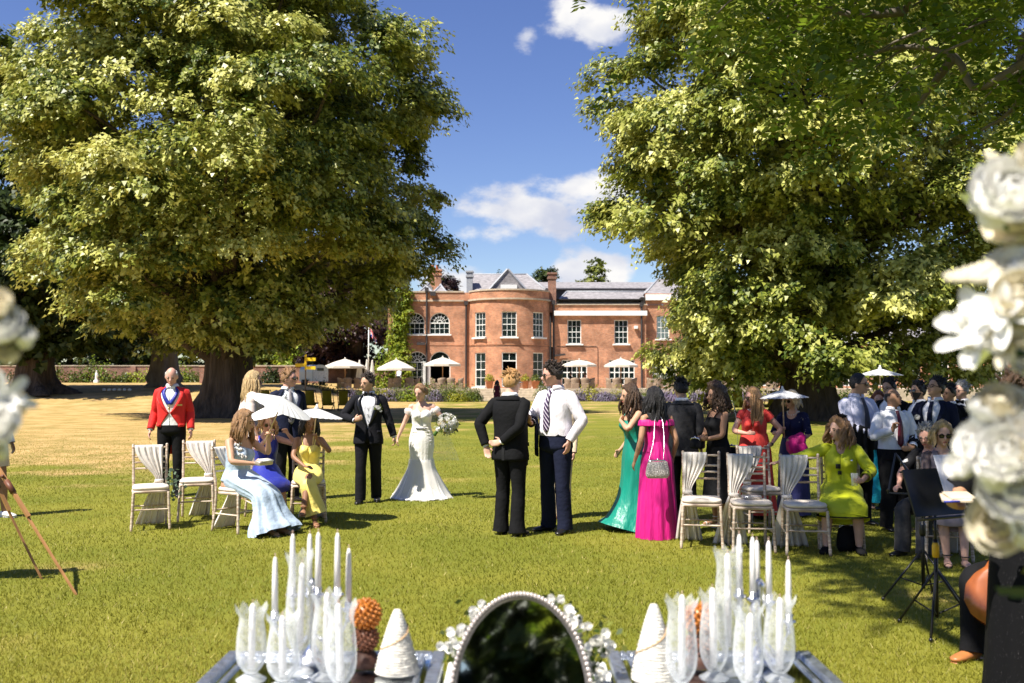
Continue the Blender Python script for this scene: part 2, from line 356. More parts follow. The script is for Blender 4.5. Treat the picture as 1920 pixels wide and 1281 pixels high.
HY = 85.; HZ = .95; KH = HY / F
def hx(px, Y=HY): return (px - 960) * Y / F
def hz(py, Y=HY): return CH - (py - HOR) * Y / F - HZ
house = thing('country_house', 'two-storey red brick country house with a curved bow front and white sash windows', 'house', (0, HY, HZ))
_pane = {}
def pane_obj(w_, h_, parent, loc):
    k = (round(w_, 3), round(h_, 3))
    if k not in _pane:
        o = MB().box((0, 0, 0), (w_, .012, h_)).build('pane', PANE, parent, False); o.location = loc; _pane[k] = o.data; return o
    o = bpy.data.objects.new('pane', _pane[k]); col.objects.link(o); o.parent = parent; o.location = loc; return o
def window(cx, cy, z0, w_, h_, nx, nz, rz=0., arched=False, sill=True, curtain=False, name='window', bar=.035, fr=.07, heavy=None, opening=False, parent=None):
    parent = parent or house; d = .14; hr = h_ - (w_ / 2 if arched else 0)
    mb = MB(); mb.box((-w_ / 2 + fr / 2, d, hr / 2), (fr, .09, hr)); mb.box((w_ / 2 - fr / 2, d, hr / 2), (fr, .09, hr))
    mb.box((0, d, fr / 2 + .001), (w_ - 2 * fr, .086, fr)); mb.box((0, d, hr - fr / 2), (w_ - 2 * fr, .086, fr * (1.3 if arched else 1)))
    if arched:
        r = w_ / 2; a = np.linspace(0, math.pi, 19)
        for yy in (d - .045, d + .045): pass
        ring = np.stack([np.stack([np.cos(a) * q, np.full(19, yy), hr + np.sin(a) * q], -1) for q, yy in ((r, d - .045), (r - fr, d - .045), (r - fr, d + .045), (r, d + .045), (r, d - .045))])
        mb.grid(ring)
    o = mb.build(name, WHITE, parent, False, (cx, cy, z0), rz)
    iw = w_ - 2 * fr; ih = hr - 2 * fr; g = MB()
    for i in range(1, nx): g.box((-iw / 2 + iw * i / nx, d - .004, fr + ih / 2), (bar if not heavy or i not in heavy else .09, .05, ih))
    for k in range(1, nz): g.box((0, d - .008, fr + ih * k / nz), (iw, .05, bar * (1.9 if (k * 2 == nz and not arched) else 1)))
    if arched:
        r = w_ / 2 - fr
        for i in range(1, 7):
            a = math.pi * i / 7; g.box((math.cos(a) * r * .62, d - .004, hr + math.sin(a) * r * .62), (r * .76, .04, .03), ry=-a)
        a = np.linspace(0, math.pi, 13)
        g.grid(np.stack([np.stack([np.cos(a) * q, np.full(13, yy), hr + np.sin(a) * q], -1) for q, yy in ((r * .30, d - .02), (r * .22, d - .02), (r * .22, d + .02), (r * .30, d + .02), (r * .30, d - .02))]))
        g.grid(np.stack([np.stack([np.cos(a) * q, np.full(13, yy), hr + np.sin(a) * q], -1) for q, yy in ((r * .64, d - .018), (r * .60, d - .018), (r * .60, d + .018), (r * .64, d + .018), (r * .64, d - .018))]))
    if g.n and not opening: g.build('glazing_bars', WHITE, o, False)
    if not opening:
        for i in range(nx):
            for k in range(nz): pane_obj(iw / nx, ih / nz, o, (-iw / 2 + iw * (i + .5) / nx, d + .01, fr + ih * (k + .5) / nz))
    if arched:
        r = w_ / 2 - fr
        for i in range(7):
            a = np.linspace(math.pi * i / 7, math.pi * (i + 1) / 7, 4)
            MB().add([(0, d + .01, hr + .004)] + [(math.cos(q) * r, d + .01, hr + math.sin(q) * r) for q in a], [(0, 1, 2, 3, 4)]).build('pane', PANE, o, False)
    if sill: MB().box((0, -.06, -.06), (w_ + .3, .34, .12)).build('sill', WHITE, o, False)
    if curtain:
        cm = MB()
        for s in (-1, 1):
            u = np.linspace(0, 1, 10); v = np.linspace(0, 1, 6); U, V = np.meshgrid(u, v)
            x = s * (iw / 2 - U * iw * (.16 + .16 * V)); cm.grid(np.stack([x, d + .12 + .03 * np.sin(U * 20), fr + V * ih], -1))
        cm.build('curtain', CURTAIN, o)
    return o
def build_house():
    P_ = house
    # ---- left range with arched openings
    xl, xr = hx(727), hx(882); top = 8.15
    wl = MB().box(((xl + xr) / 2, .2, top / 2), (xr - xl, .4, top)).build('wall', BRICK, P_, False)
    c = MB(); AU = [(hx(777), hx(824))][0]
    up0, uph = hz(627), (627 - 586) * KH; lo0, loh = hz(722), (722 - 659) * KH; aw = 38 * KH
    for x in AU: arch_cut(c, x, up0, aw, uph)
    lx = (hx(782), hx(825))
    for x in lx: arch_cut(c, x, lo0, aw * 1.02, loh)
    cut(wl, c); uvmap(wl)
    for x in AU: window(x, 0, up0, aw, uph, 4, 2, arched=True)
    window(lx[0], 0, lo0, aw * 1.02, loh, 4, 3, arched=True, sill=False, name='french_window')
    dd = window(lx[1], 0, lo0, aw * 1.02, loh, 4, 3, arched=True, sill=False, name='garden_door', opening=True)
    MB().box((-aw / 2 - .28, -.06, .95), (.62, .05, 1.85), rz=.25).build('door_leaf', WHITE, dd, False)
    # ---- bow
    cx = hx(955); Rr = 3.6; yc = 1.2; ha = R(72.2)
    th = np.linspace(-ha, ha, 49)
    def shell(r0, r1, z0, z1):
        prof = [(r1, z0), (r1, z1), (r0, z1), (r0, z0), (r1, z0)]
        Gd = np.stack([np.stack([cx + r * np.sin(th), yc - r * np.cos(th), np.full(49, z)], -1) for r, z in prof])
        mb = MB(); mb.grid(Gd)
        for j in (0, 48):
            q = [Gd[i, j] for i in range(4)]; mb.add(q, [(0, 1, 2, 3) if j == 0 else (3, 2, 1, 0)])
        return mb
    bmb = shell(Rr - .4, Rr, 0, top); bw = bmb.build('bow_wall', BRICK, P_, False)
    bm = bmesh.new(); bm.from_mesh(bw.data); bmesh.ops.remove_doubles(bm, verts=bm.verts, dist=1e-4); bmesh.ops.recalc_face_normals(bm, faces=bm.faces); bm.to_mesh(bw.data); bm.free()
    c = MB(); spec = []
    for k in (-1, 0, 1):
        a = R(43.5) * k; x = cx + Rr * math.sin(a); y = yc - Rr * math.cos(a)
        for z0, h_ in ((4.25, 2.12), (.12, 2.85)):
            c.box((x, y, z0 + h_ / 2), (1.24, 1.6, h_), rz=a); spec.append((x, y, z0, h_, a, k))
    cut(bw, c); uvmap(bw, lambda v, n: (math.atan2(v.x - cx, yc - v.y) * Rr if abs(n.z) < .8 else v.x, v.z if abs(n.z) < .8 else v.y))
    for x, y, z0, h_, a, k in spec:
        q = (math.sin(a) * -.02, .02 * math.cos(a))
        if z0 > 1: window(x + q[0], y + q[1], z0, 1.24, h_, 3, 4, a, curtain=k < 1)
        elif k == 0:
            o = window(x, y, z0, 1.24, h_, 2, 1, a, sill=False, name='garden_door', opening=True)
            MB().box((0, .14, 2.15), (1.1, .08, .09)).box((0, .14, 2.45), (.05, .07, .55)).build('transom', WHITE, o, False)
            for s in (-1, 1): pane_obj(.52, .5, o, (s * .28, .15, 2.45))
        else: window(x + q[0], y + q[1], z0, 1.24, h_, 2, 4, a, sill=True, name='french_window')
    for nm, r1, z0, z1, mm in (('cornice', Rr + .16, 7.38, 7.52, STONE), ('coping', Rr + .07, top + .002, top + .13, STONE), ('string_course', Rr + .035, 3.62, 3.70, BRICK), ('cable', Rr + .02, 3.50, 3.525, PIPE)):
        o = shell(Rr - .35, r1, z0, z1).build(nm, mm, P_, False)
        if mm is BRICK: uvmap(o)
    for nm, z0, z1, pr, mm in (('cornice', 7.38, 7.52, .16, STONE), ('coping', top + .002, top + .13, .07, STONE), ('string_course', 3.62, 3.70, .035, BRICK)):
        o = MB().box(((xl + xr) / 2 - .3, .2 - pr / 2, (z0 + z1) / 2), (xr - xl - .55, .4 + pr, z1 - z0)).build(nm, mm, P_, False)
        if mm is BRICK: uvmap(o)
    # ---- right wing
    x0, x1 = hx(1040), hx(1212); tz = hz(572)
    wr = MB().box(((x0 + x1) / 2, .2, tz / 2), (x1 - x0, .4, tz)).build('wall', BRICK, P_, False)
    c = MB(); U = [(hx(1077), hz(645), 26 * KH, 45 * KH), (hx(1165), hz(645), 26 * KH, 45 * KH)]; D = [(hx(1077), hz(722), 48 * KH, 47 * KH), (hx(1166), hz(722), 48 * KH, 47 * KH)]
    for x, z, a, b in U + D: c.box((x, 0, z + b / 2), (a, 2, b))
    cut(wr, c); uvmap(wr)
    for i, (x, z, a, b) in enumerate(U): window(x, 0, z, a, b, 3, 4, curtain=True)
    for x, z, a, b in D: window(x, 0, z, a, b, 5, 4, name='french_window', sill=False, heavy=(1, 4), bar=.05)
    MB().box(((x0 + x1) / 2, -.06, hz(587.5)), (x1 - x0 + .1, .5, 9 * KH)).build('cornice', WHITE, P_, False)
    MB().box(((x0 + x1) / 2, .18, tz + .05), (x1 - x0 + .1, .56, .09)).build('coping', STONE, P_, False)
    # ---- recess and rain pipes between bow and wing
    uvmap(MB().box(((cx + 3.4 + x0) / 2 + .05, 1.4, 4.2), (x0 - cx - 3.3, .4, 8.4)).build('wall', BRICK, P_, False))
    for px, y, t_ in ((1026, .3, 8.3), (1033, .8, 7.6), (1038, -.1, 7.3), (874, -.12, 7.25), (800, -.12, 8.4), (1203, -.13, 7.1)):
        MB().tube([(hx(px), y, 0), (hx(px), y, t_)], .085, 8).box((hx(px), y, t_), (.32, .24, .34)).build('rain_pipe', PIPE, P_, False)
    MB().tube([(x0 + .2, -.03, 3.55), (hx(1118), -.03, 3.55), (hx(1121), -.03, 3.4), (hx(1121), -.03, .3)], .02, 5).build('cable', PIPE, P_)
    MB().box((hx(812), -.25, hz(551)), (.45, .3, .36)).box((hx(790), -.3, hz(645)), (.7, .35, .22)).build('floodlight', PIPE, P_, False)
    MB().box((hx(1192), -.2, hz(614)), (.3, .3, .25)).build('alarm_box', WHITE, P_, False)
    MB().box((hx(1050), -.3, hz(666)), (.9, .3, .16), ry=-.12).build('lamp', PIPE, P_, False)
    # ---- back walls close the rooms, so that windows look into the dark
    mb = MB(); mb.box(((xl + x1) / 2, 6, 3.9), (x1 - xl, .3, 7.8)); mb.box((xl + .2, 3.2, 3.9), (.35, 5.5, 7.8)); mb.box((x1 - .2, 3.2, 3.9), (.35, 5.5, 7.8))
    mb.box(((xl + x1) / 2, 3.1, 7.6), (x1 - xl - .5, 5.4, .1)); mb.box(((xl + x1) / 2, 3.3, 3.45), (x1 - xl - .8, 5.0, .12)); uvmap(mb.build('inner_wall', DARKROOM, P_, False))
    # ---- roofs
    def hip(xa, xb, ya, yb, z0, z1, ins, insy=None, mm=SLATE, nm='roof'):
        iy = ins if insy is None else insy
        V = [(xa, ya, z0), (xb, ya, z0), (xb, yb, z0), (xa, yb, z0), (xa + ins, ya + iy, z1), (xb - ins, ya + iy, z1), (xb - ins, yb - iy, z1), (xa + ins, yb - iy, z1)]
        o = MB().add(V, [(0, 1, 5, 4), (1, 2, 6, 5), (2, 3, 7, 6), (3, 0, 4, 7), (4, 5, 6, 7)]).build(nm, mm, P_, False)
        rid = MB()
        for a, b in ((0, 4), (1, 5), (4, 5)): rid.tube([V[a], V[b]], .09, 6)
        rid.build('ridge_lead', LEAD, o); return o
    hip(x0 - .05, x1 + 1.5, .45, 8, tz + .02, hz(546, 87.4), 1.25, 2.4)
    hip(hx(768), hx(805) + .5, 2, 6, 7.9, hz(531, 89), 1.35, 1.9); hip(hx(800), hx(842), 1.6, 5, 7.9, hz(533, 88), 1.0, 1.6)
    zb = 8.5; zr = hz(514, 90.5)
    o = MB().add([(hx(880), 2.5, zb), (3.1, 2.5, zb), (3.1, 8.5, zb), (hx(880), 8.5, zb), (hx(880), 5.5, zr), (1.35, 5.5, zr)], [(0, 1, 5, 4), (1, 2, 5), (2, 3, 4, 5), (3, 0, 4)]).build('roof', SLATE, P_, False)
    MB().tube([(1.35, 5.5, zr), (3.1, 2.5, zb)], .1, 6).tube([(hx(880), 5.5, zr), (1.35, 5.5, zr)], .08, 6).build('ridge_lead', LEAD, o)
    ga = (hx(952, 87), 1.75, hz(505, 87)); gl, gr = hx(911, 87), hx(993, 87)
    o = MB().add([(gl, 1.75, 8.2), (gr, 1.75, 8.2), ga, (ga[0], 6, ga[2])], [(0, 1, 2), (1, 3, 2), (0, 2, 3)]).build('gable', SLATE, P_, False)
    MB().tube([(gl, 1.7, 8.2), ga], .12, 4).tube([(gr, 1.7, 8.2), ga], .12, 4).build('barge_board', LEAD, o, False)
    MB().box((ga[0] + .1, 1.65, hz(539, 87)), (1.45, .2, .42)).build('gable_window', WHITE, o, False)
    # far roof range
    MB().add([(hx(1016, 93), 8, hz(541, 93)), (14, 8, hz(541, 93)), (14, 10.5, hz(529, 95)), (hx(1010, 93), 10.5, hz(529, 95))], [(0, 1, 2, 3)]).build('roof', SLATE, P_, False, solid=.12)
    MB().box((8.2, 9.2, 8.2), (11.5, 1.2, 2.2)).build('clerestory', PIPE, P_, False)
    # chimneys
    def chim(px0, px1, py0, Y, zlow, mm, pots=0):
        xa, xb = hx(px0, Y), hx(px1, Y); t_ = hz(py0, Y); xm = (xa + xb) / 2; wd = xb - xa
        o = uvmap(MB().box((xm, Y - HY, (t_ + zlow) / 2), (wd, .9, t_ - zlow)).box((xm, Y - HY, t_ - .35), (wd + .14, 1.04, .16)).box((xm, Y - HY, t_ + .05), (wd + .16, 1.06, .14)).build('chimney', mm, P_, False))
        for i in range(pots): MB().lathe([(.13, 0), (.11, .35), (.14, .42), (.1, .44)], (xm + (i - (pots - 1) / 2) * .4, Y - HY, t_ + .12), 10).build('chimney_pot', mat('terracotta', (.45, .17, .08), .8), o)
    chim(803, 827, 508, 90, 6, BRICK, 2); chim(1028, 1042.5, 514, 85.6, 6.5, OLDBRICK); chim(875, 886, 511, 88, 7.5, LEAD)
    # ---- service range continuing to the right behind the old tree
    xa, xb = x1 + .02, x1 + 6.3; t2 = hz(549)
    w2 = MB().box(((xa + xb) / 2, .75, t2 / 2), (xb - xa, .4, t2)).build('wall', BRICK, P_, False); c = MB(); L2 = [(xa + 1.5, 4.2, 1.1, 2.0), (xa + 4.4, 4.2, 1.1, 2.0), (xa + 1.6, .1, 2.1, 2.2), (xa + 4.5, .1, 2.1, 2.2)]
    for x, z, a, b in L2: c.box((x, .7, z + b / 2), (a, 2, b))
    cut(w2, c); uvmap(w2)
    for x, z, a, b in L2: window(x, .55, z, a, b, 3, 4, sill=z > 1)
    MB().box(((xa + xb) / 2, .45, t2 - .35), (xb - xa, .4, .5)).build('cornice', WHITE, P_, False)
    hip(xa, xb + .3, .9, 8, t2 + .02, t2 + 1.5, 1.5, 2.5)
    xc, xd = xb + .02, xb + 31; w3 = MB().box(((xc + xd) / 2, 1.1, 2.1), (xd - xc, .4, 4.2)).build('wall', BRICK, P_, False); c = MB(); xs = np.arange(xc + 1.3, xd - .8, 2.55)
    for x in xs: c.box((x, 1.1, 1.6), (1.5, 2, 2.9))
    cut(w3, c); uvmap(w3)
    for x in xs: window(x, .9, .15, 1.5, 2.9, 3, 3, sill=False, name='french_window', bar=.05)
    MB().box(((xc + xd) / 2, .8, 4.0), (xd - xc, .5, .45)).build('cornice', WHITE, P_, False)
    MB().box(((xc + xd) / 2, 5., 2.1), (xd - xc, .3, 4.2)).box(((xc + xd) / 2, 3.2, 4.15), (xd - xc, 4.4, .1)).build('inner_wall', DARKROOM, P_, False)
    hip(xc, xd, .95, 7, 4.25, 5.6, 1.5, 2.6)
build_house()

# ---------------------------------------------------------------- terrace and garden wall
t_ = MB().box((17.5, 88, .47), (58, 21, .94)).build('terrace', STONE, None, False); tag(t_, 'raised stone terrace in front of the house', 'terrace', kind='structure')
st = thing('garden_steps', 'shallow stone steps up to the terrace before the bow front', 'steps', (.35, 77.49, 0))
for i in range(5):
    h_ = .94 - i * .188; MB().box((0, -.18 - i * .36, h_ / 2 - .003), (6.6 + .12 * i, .36, h_)).build('step', STONE, st, False, bevel=.02)
gw = thing('garden_wall', 'long weathered red brick garden wall with a stone coping behind the lawn', 'wall', (-55, 120, 1.25))
uvmap(MB().box((0, 0, 1.0), (82, .45, 2.0)).build('wall', OLDBRICK, gw, False)); MB().box((0, 0, 2.06), (82.2, .62, .12)).build('coping', STONE, gw, False)
for i in range(9): uvmap(MB().box((-38 + i * 9.5, -.32, 1.0), (.6, .25, 1.99)).build('pier', OLDBRICK, gw, False))
gw2 = thing('garden_wall', 'short pale run of brick wall beside the trailer', 'wall', (-22.5, 99, 1.25)); uvmap(MB().box((0, 0, .85), (17, .4, 1.7)).build('wall', OLDBRICK, gw2, False)); MB().box((0, 0, 1.75), (17.1, .55, .1)).build('coping', STONE, gw2, False)
# ================================================================ TREES AND PLANTS
BARK = mat('bark', (.075, .055, .04), .95, .5, 3., 1., 5., stretch=(1.4, 1.4, .16), detail=9, bdist=.16)
BARK2 = mat('grey_bark', (.16, .135, .11), .95, .3, 4., .8, 9., stretch=(1, 1, .3))
LIME = leafmat('lime_leaf', [(0, (.020, .046, .008)), (.30, (.075, .115, .015)), (.56, (.27, .30, .042)), (1, (.60, .58, .17))], trans=.22, rough=.42, spec=.45)
OAK = leafmat('dark_leaf', [(0, (.016, .032, .007)), (.6, (.036, .058, .011)), (1, (.085, .11, .022))], trans=.28)
COPPER = leafmat('copper_leaf', [(0, (.018, .010, .010)), (.6, (.045, .022, .022)), (1, (.10, .055, .045))], trans=.2)
BRIGHT = leafmat('bright_leaf', [(0, (.08, .14, .010)), (.5, (.20, .28, .02)), (1, (.40, .43, .04))], trans=.35)
ASHL = leafmat('ash_leaf', [(0, (.05, .10, .008)), (.5, (.12, .19, .014)), (1, (.28, .32, .03))], trans=.62, spec=.5)
SHRUBL = leafmat('shrub_leaf', [(0, (.035, .065, .010)), (.5, (.09, .125, .018)), (1, (.22, .24, .04))], trans=.3)
GOLDL = leafmat('golden_leaf', [(0, (.13, .14, .008)), (.5, (.29, .28, .015)), (1, (.45, .42, .03))], trans=.3)
LAVL = leafmat('lavender_leaf', [(0, (.09, .095, .08)), (.5, (.16, .13, .20)), (1, (.26, .20, .34))], trans=.2)
def sprays(C, O, Rc, tc, K, J, size, droop=.3, flat=.6, L0=.55):
    """leaf sprays of clumps: centres C, outward dirs O, radii Rc, clump tints tc"""
    n = len(C); d = rdir(n * K); d[:, 2] = np.where(d[:, 2] < -.25, -d[:, 2] * .6, d[:, 2]); d = nrm(d + .45 * np.repeat(O, K, 0))
    rr = np.repeat(Rc, K); st_ = np.repeat(C, K, 0) + d * (rr * rng.uniform(.45, .95, n * K))[:, None] * np.array((1, 1, flat))
    dr = nrm(d * .8 + np.repeat(O, K, 0) * .45 + np.array((0, 0, -droop)) + rng.normal(0, .22, (n * K, 3))); Ls = L0 * rng.uniform(.6, 1.35, n * K) * np.sqrt(rr)
    t = rng.random((n * K, J)); p = st_[:, None] + dr[:, None] * (Ls[:, None] * t)[..., None]
    p[..., 2] -= droop * .55 * Ls[:, None] * t ** 2; p += rng.normal(0, 1, p.shape) * (.10 * np.sqrt(rr))[:, None, None]
    nn = nrm(np.repeat(d, J, 0) * .8 + np.array((0, 0, .4)) + rng.normal(0, .36, (n * K * J, 3)))
    uu = nrm(np.repeat(dr, J, 0) + np.array((0, 0, -.5)) + rng.normal(0, .35, (n * K * J, 3)))
    tint = np.clip(np.repeat(np.repeat(tc, K), J) * .62 + .10 + .40 * np.repeat(rng.random(n * K), J) + .26 * (t.ravel() - .5) + rng.normal(0, .1, n * K * J), 0, 1)
    return p.reshape(-1, 3), nn, uu, size * rng.uniform(.7, 1.3, n * K * J), tint
def fluted_trunk(mb, h, r, base_flare=1.9, n=28, lobes=7, bend=(0, 0), seed=0):
    zs = np.array([-.15, .05, .25, .6, 1.1, 1.8, 2.7, 4, h * .6, h]); k = np.array([base_flare, base_flare * .94, base_flare * .8, 1.35, 1.12, 1.0, .93, .88, .7, .35]); th = np.linspace(0, 2 * math.pi, n, endpoint=False)
    Z = np.sort(zs); V = []
    for i, z in enumerate(Z):
        f = 1 + (.13 + .20 * (k[i] - .9 if k[i] > .9 else 0)) * np.sin(lobes * th + seed + .15 * z) + .06 * np.sin(3 * th + 2 * seed) + .05 * np.sin(13 * th + z + seed)
        V.append(np.stack([np.cos(th) * r * k[i] * f + bend[0] * (z / h) ** 2, np.sin(th) * r * k[i] * f + bend[1] * (z / h) ** 2, np.full(n, z)], -1))
    mb.grid(np.array(V), True, True, True)
def tree(label, base, h, tr, env, clumps, K, J, size, m, name='tree', group=None, Rc=(1.1, 2.1), bark=None, seed=1, limbs=26, lobes=7, droop=.3, flat=.6, inner=.22, trunk=True, flare=1.9, kindtint=(.0, 1.), z_lo=None):
    """env: rows (z, left, right, front, back) of the crown outline"""
    global rng
    keep = rng; rng = np.random.default_rng(seed); e = np.array(env, float)
    T = thing(name, label, 'tree', base, 0, group)
    n = clumps; wgt = (e[:-1, 1:].mean(1) + e[1:, 1:].mean(1)) * np.diff(e[:, 0]); cz = np.concatenate([[0], np.cumsum(wgt / wgt.sum())])
    z = np.interp(rng.random(n), cz, e[:, 0]); A = rng.random(n) * 2 * math.pi
    rx = np.where(np.cos(A) < 0, np.interp(z, e[:, 0], e[:, 1]), np.interp(z, e[:, 0], e[:, 2])); ry = np.where(np.sin(A) < 0, np.interp(z, e[:, 0], e[:, 3]), np.interp(z, e[:, 0], e[:, 4]))
    rad = np.where(rng.random(n) < inner, rng.uniform(.25, .75, n), rng.uniform(.80, 1.0, n))
    lump = np.array([.90 + .40 * noise.noise(Vector((math.cos(a) * 1.6 + seed, math.sin(a) * 1.6, q * .28))) for a, q in zip(A, z)])
    Rcl = rng.uniform(*Rc, n)
    rad = rad * lump; C = np.stack([np.cos(A) * np.maximum(rx * rad - Rcl * .6, .2), np.sin(A) * np.maximum(ry * rad - Rcl * .6, .2), z], 1)
    O = nrm(np.stack([np.cos(A), np.sin(A), np.full(n, .15)], 1)); tc = np.clip(rng.beta(1.6, 1.6, n), 0, 1) * (kindtint[1] - kindtint[0]) + kindtint[0]
    p, nn, uu, sz, ti = sprays(C, O, Rcl, tc, K, J, size, droop, flat)
    n2 = n // 3; q = rng.choice(n, n2); C2 = C[q] * np.array((.6, .6, .97)) + rng.normal(0, .5, (n2, 3))     # the dense heart of the crown
    a = sprays(C2, O[q], np.full(n2, Rc[1]), tc[q], 10, 14, size * 1.35, droop, flat); p, nn, uu, sz, ti = [np.concatenate(k_) for k_ in zip((p, nn, uu, sz, ti), a)]
    o = leaves('crown', p, nn, uu, sz, ti, m, T, .85, tri=True)
    if trunk:
        mb = MB(); fluted_trunk(mb, h * .72, tr, flare, lobes=lobes, seed=seed); mb.build('trunk', bark or BARK, T)
        mb = MB(); pick = rng.choice(n, min(limbs, n), False)
        for i in pick:
            c = C[i]; z0 = min(max(c[2] * .55, 2.2), h * .62) * rng.uniform(.8, 1.05); s_ = np.array((0, 0, z0)); mid = s_ * .45 + c * .55 + np.array((rng.normal(0, .35), rng.normal(0, .35), rng.normal(.5, .4)))
            mb.tube([s_, s_ * .78 + c * .22 + np.array((0, 0, .25)), mid, c], [tr * .34, tr * .24, tr * .13, tr * .04], 7, 8)
        mb.build('limbs', bark or BARK, T)
    rng = keep; return T
YL = 44.5; kL = YL / F; bl = G(428, 783)
def env_px(rows, cx, Y, f=.9, b=.9):
    k = Y / F; out = []
    for py, xl, xr in rows:
        l, r_ = max(.6, (cx - xl) * k), max(.6, (xr - cx) * k); q = (l + r_) / 2; out.append((CH + (HOR - py) * k, l, r_, q * f, q * b))
    return sorted(out)
bl.y = YL; bl.x = hx(428, YL)
tree('huge old lime tree with yellow-green leaves, deeply fluted trunk, left of the red brick house', bl, 20, .98,
     env_px([(-160, 330, 520), (-90, 130, 640), (0, 60, 715), (90, 10, 805), (200, -10, 825), (320, -20, 850), (400, -20, 845), (480, 15, 815), (540, 40, 755), (575, 60, 720), (605, 110, 665), (630, 170, 605), (655, 250, 520)], 428, YL),
     430, 30, 31, .185, LIME, 'lime_tree', 'old lime trees', (1.0, 2.5), flat=.5, seed=3, limbs=34, inner=.25, droop=.42)
br = Vector((hx(1512, 42), 42, 0))
tree('huge lime tree with low sweeping leafy skirts, standing in front of the house right wing', br, 20, .9,
     env_px([(-190, 1350, 1650), (-110, 1200, 1850), (-20, 1150, 1940), (90, 1130, 1990), (180, 1160, 2020), (260, 1085, 2050), (330, 1080, 2050), (410, 1050, 2040), (450, 1110, 2030), (540, 1185, 2010), (600, 1195, 1980), (660, 1180, 1940), (695, 1195, 1890), (725, 1230, 1850)], 1512, 42, .8),
     440, 30, 31, .185, LIME, 'lime_tree', 'old lime trees', (1.0, 2.5), flat=.5, seed=11, limbs=34, inner=.25, droop=.48)
def zl(px, Y): return float(gh(hx(px, Y), Y))
tree('dark spreading tree with wide flared trunk by the garden wall, farthest from the house', (hx(68, 64), 64, zl(68, 64)), 15, 1.0,
     [(2.6, 5, 5.5, 5, 5), (4, 7, 7.5, 6, 6), (8, 8, 8, 7, 7), (12, 7, 6.5, 6, 6), (15, 3, 3, 3, 3)], 170, 14, 16, .36, OAK, 'spreading_tree', None, (1.1, 2.0), seed=21, limbs=14, flare=2.4)
tree('tree with a pale mottled trunk standing behind the old lime tree', (hx(308, 70), 70, zl(308, 70)), 15, .85,
     [(4.0, 5, 4, 5, 5), (6, 8, 6, 6, 6), (10, 8, 7, 6, 6), (15, 3, 3, 3, 3)], 150, 14, 16, .36, LIME, 'tree', None, (1.1, 2.0), seed=23, limbs=14, flare=1.5, bark=BARK2)
tree('copper beech with dark purple leaves beside the flagpole', (hx(668, 96), 96, 1.2), 17, .7,
     [(1.5, 5, 5, 4, 4), (4, 6.5, 5.2, 5, 5), (9, 7, 5.4, 5, 5), (13, 5.5, 5, 4, 4), (16, 2, 2, 2, 2)], 170, 14, 16, .36, COPPER, 'copper_beech', None, (1.0, 1.9), seed=29, limbs=8)
for i, (px, Y, hh, wd, mm, lb) in enumerate([(-60, 140, 17, 12, OAK, 'dark belt tree behind the garden wall at its far end'), (130, 150, 16, 10, OAK, 'dark leafy tree behind the garden wall above the statue'), (235, 140, 14, 9, OAK, 'rounded dark tree behind the wall between two trunks'),
                                           (400, 138, 15, 11, OAK, 'dark tree behind the wall screened by the fluted trunk'), (540, 132, 12, 8, SHRUBL, 'mid-green tree behind the trailer'), (600, 128, 7, 6, BRIGHT, 'small bright green tree rising behind the trailer roof')]):
    b = (hx(px, Y), Y, 1.3); tree(lb, b, hh, .4, [(.8, wd * .75, wd * .75, 3, 3), (hh * .3, wd, wd, 4, 4), (hh * .7, wd * .8, wd * .8, 4, 4), (hh, wd * .25, wd * .25, 2, 2)], 90, 12, 13, .55, mm, 'belt_tree', 'trees behind the garden wall', (1.4, 2.4), seed=40 + i, limbs=5, inner=.35)
for i, (px, Y, top, wd, mm, lb) in enumerate([(1118, 125, 506, 3.6, SHRUBL, 'pale wispy tree top showing over the right wing roof'), (1022, 120, 512, 3.0, OAK, 'green tree top behind the narrow brick chimney'), (935, 118, 511, 3.2, OAK, 'dark tree top peeping over the slate gable'), (832, 112, 528, 2.5, COPPER, 'dark purple tree top behind the wide brick chimney'),
                                            (1000, -1, 0, 0, None, None)]):
    if not mm: continue
    hh = CH + (HOR - top) * Y / F - 1
    tree(lb, (hx(px, Y), Y, 1), hh, .35, [(3, wd * .5, wd * .5, 2, 2), (hh * .55, wd * 1.2, wd * 1.2, 2, 2), (hh * .85, wd, wd, 2, 2), (hh, wd * .35, wd * .35, 1, 1)], 60, 10, 12, .28, mm, 'distant_tree', 'trees behind the house', (.6, 1.3), seed=60 + i, limbs=6)
for x_, y_, hh, sd_, lb in ((-5.5, -15, 9, 71, 'dark leafy tree behind the photographer on the easel side'), (2.5, -14, 9.5, 72, 'dark leafy tree directly behind the photographer'), (-1.5, -18, 11, 73, 'tall dark tree at the back of the clearing behind the photographer'), (9, -16, 10, 74, 'dark leafy tree behind the musicians')):
    tree(lb, (x_, y_, 0), hh, .3, [(.3, 3, 3, 2, 2), (hh * .35, 3.8, 3.8, 2.5, 2.5), (hh * .75, 3, 3, 2, 2), (hh, 1, 1, 1, 1)], 90, 9, 10, .34, OAK, 'garden_tree', 'trees behind the photographer', (.8, 1.5), seed=sd_, limbs=8)
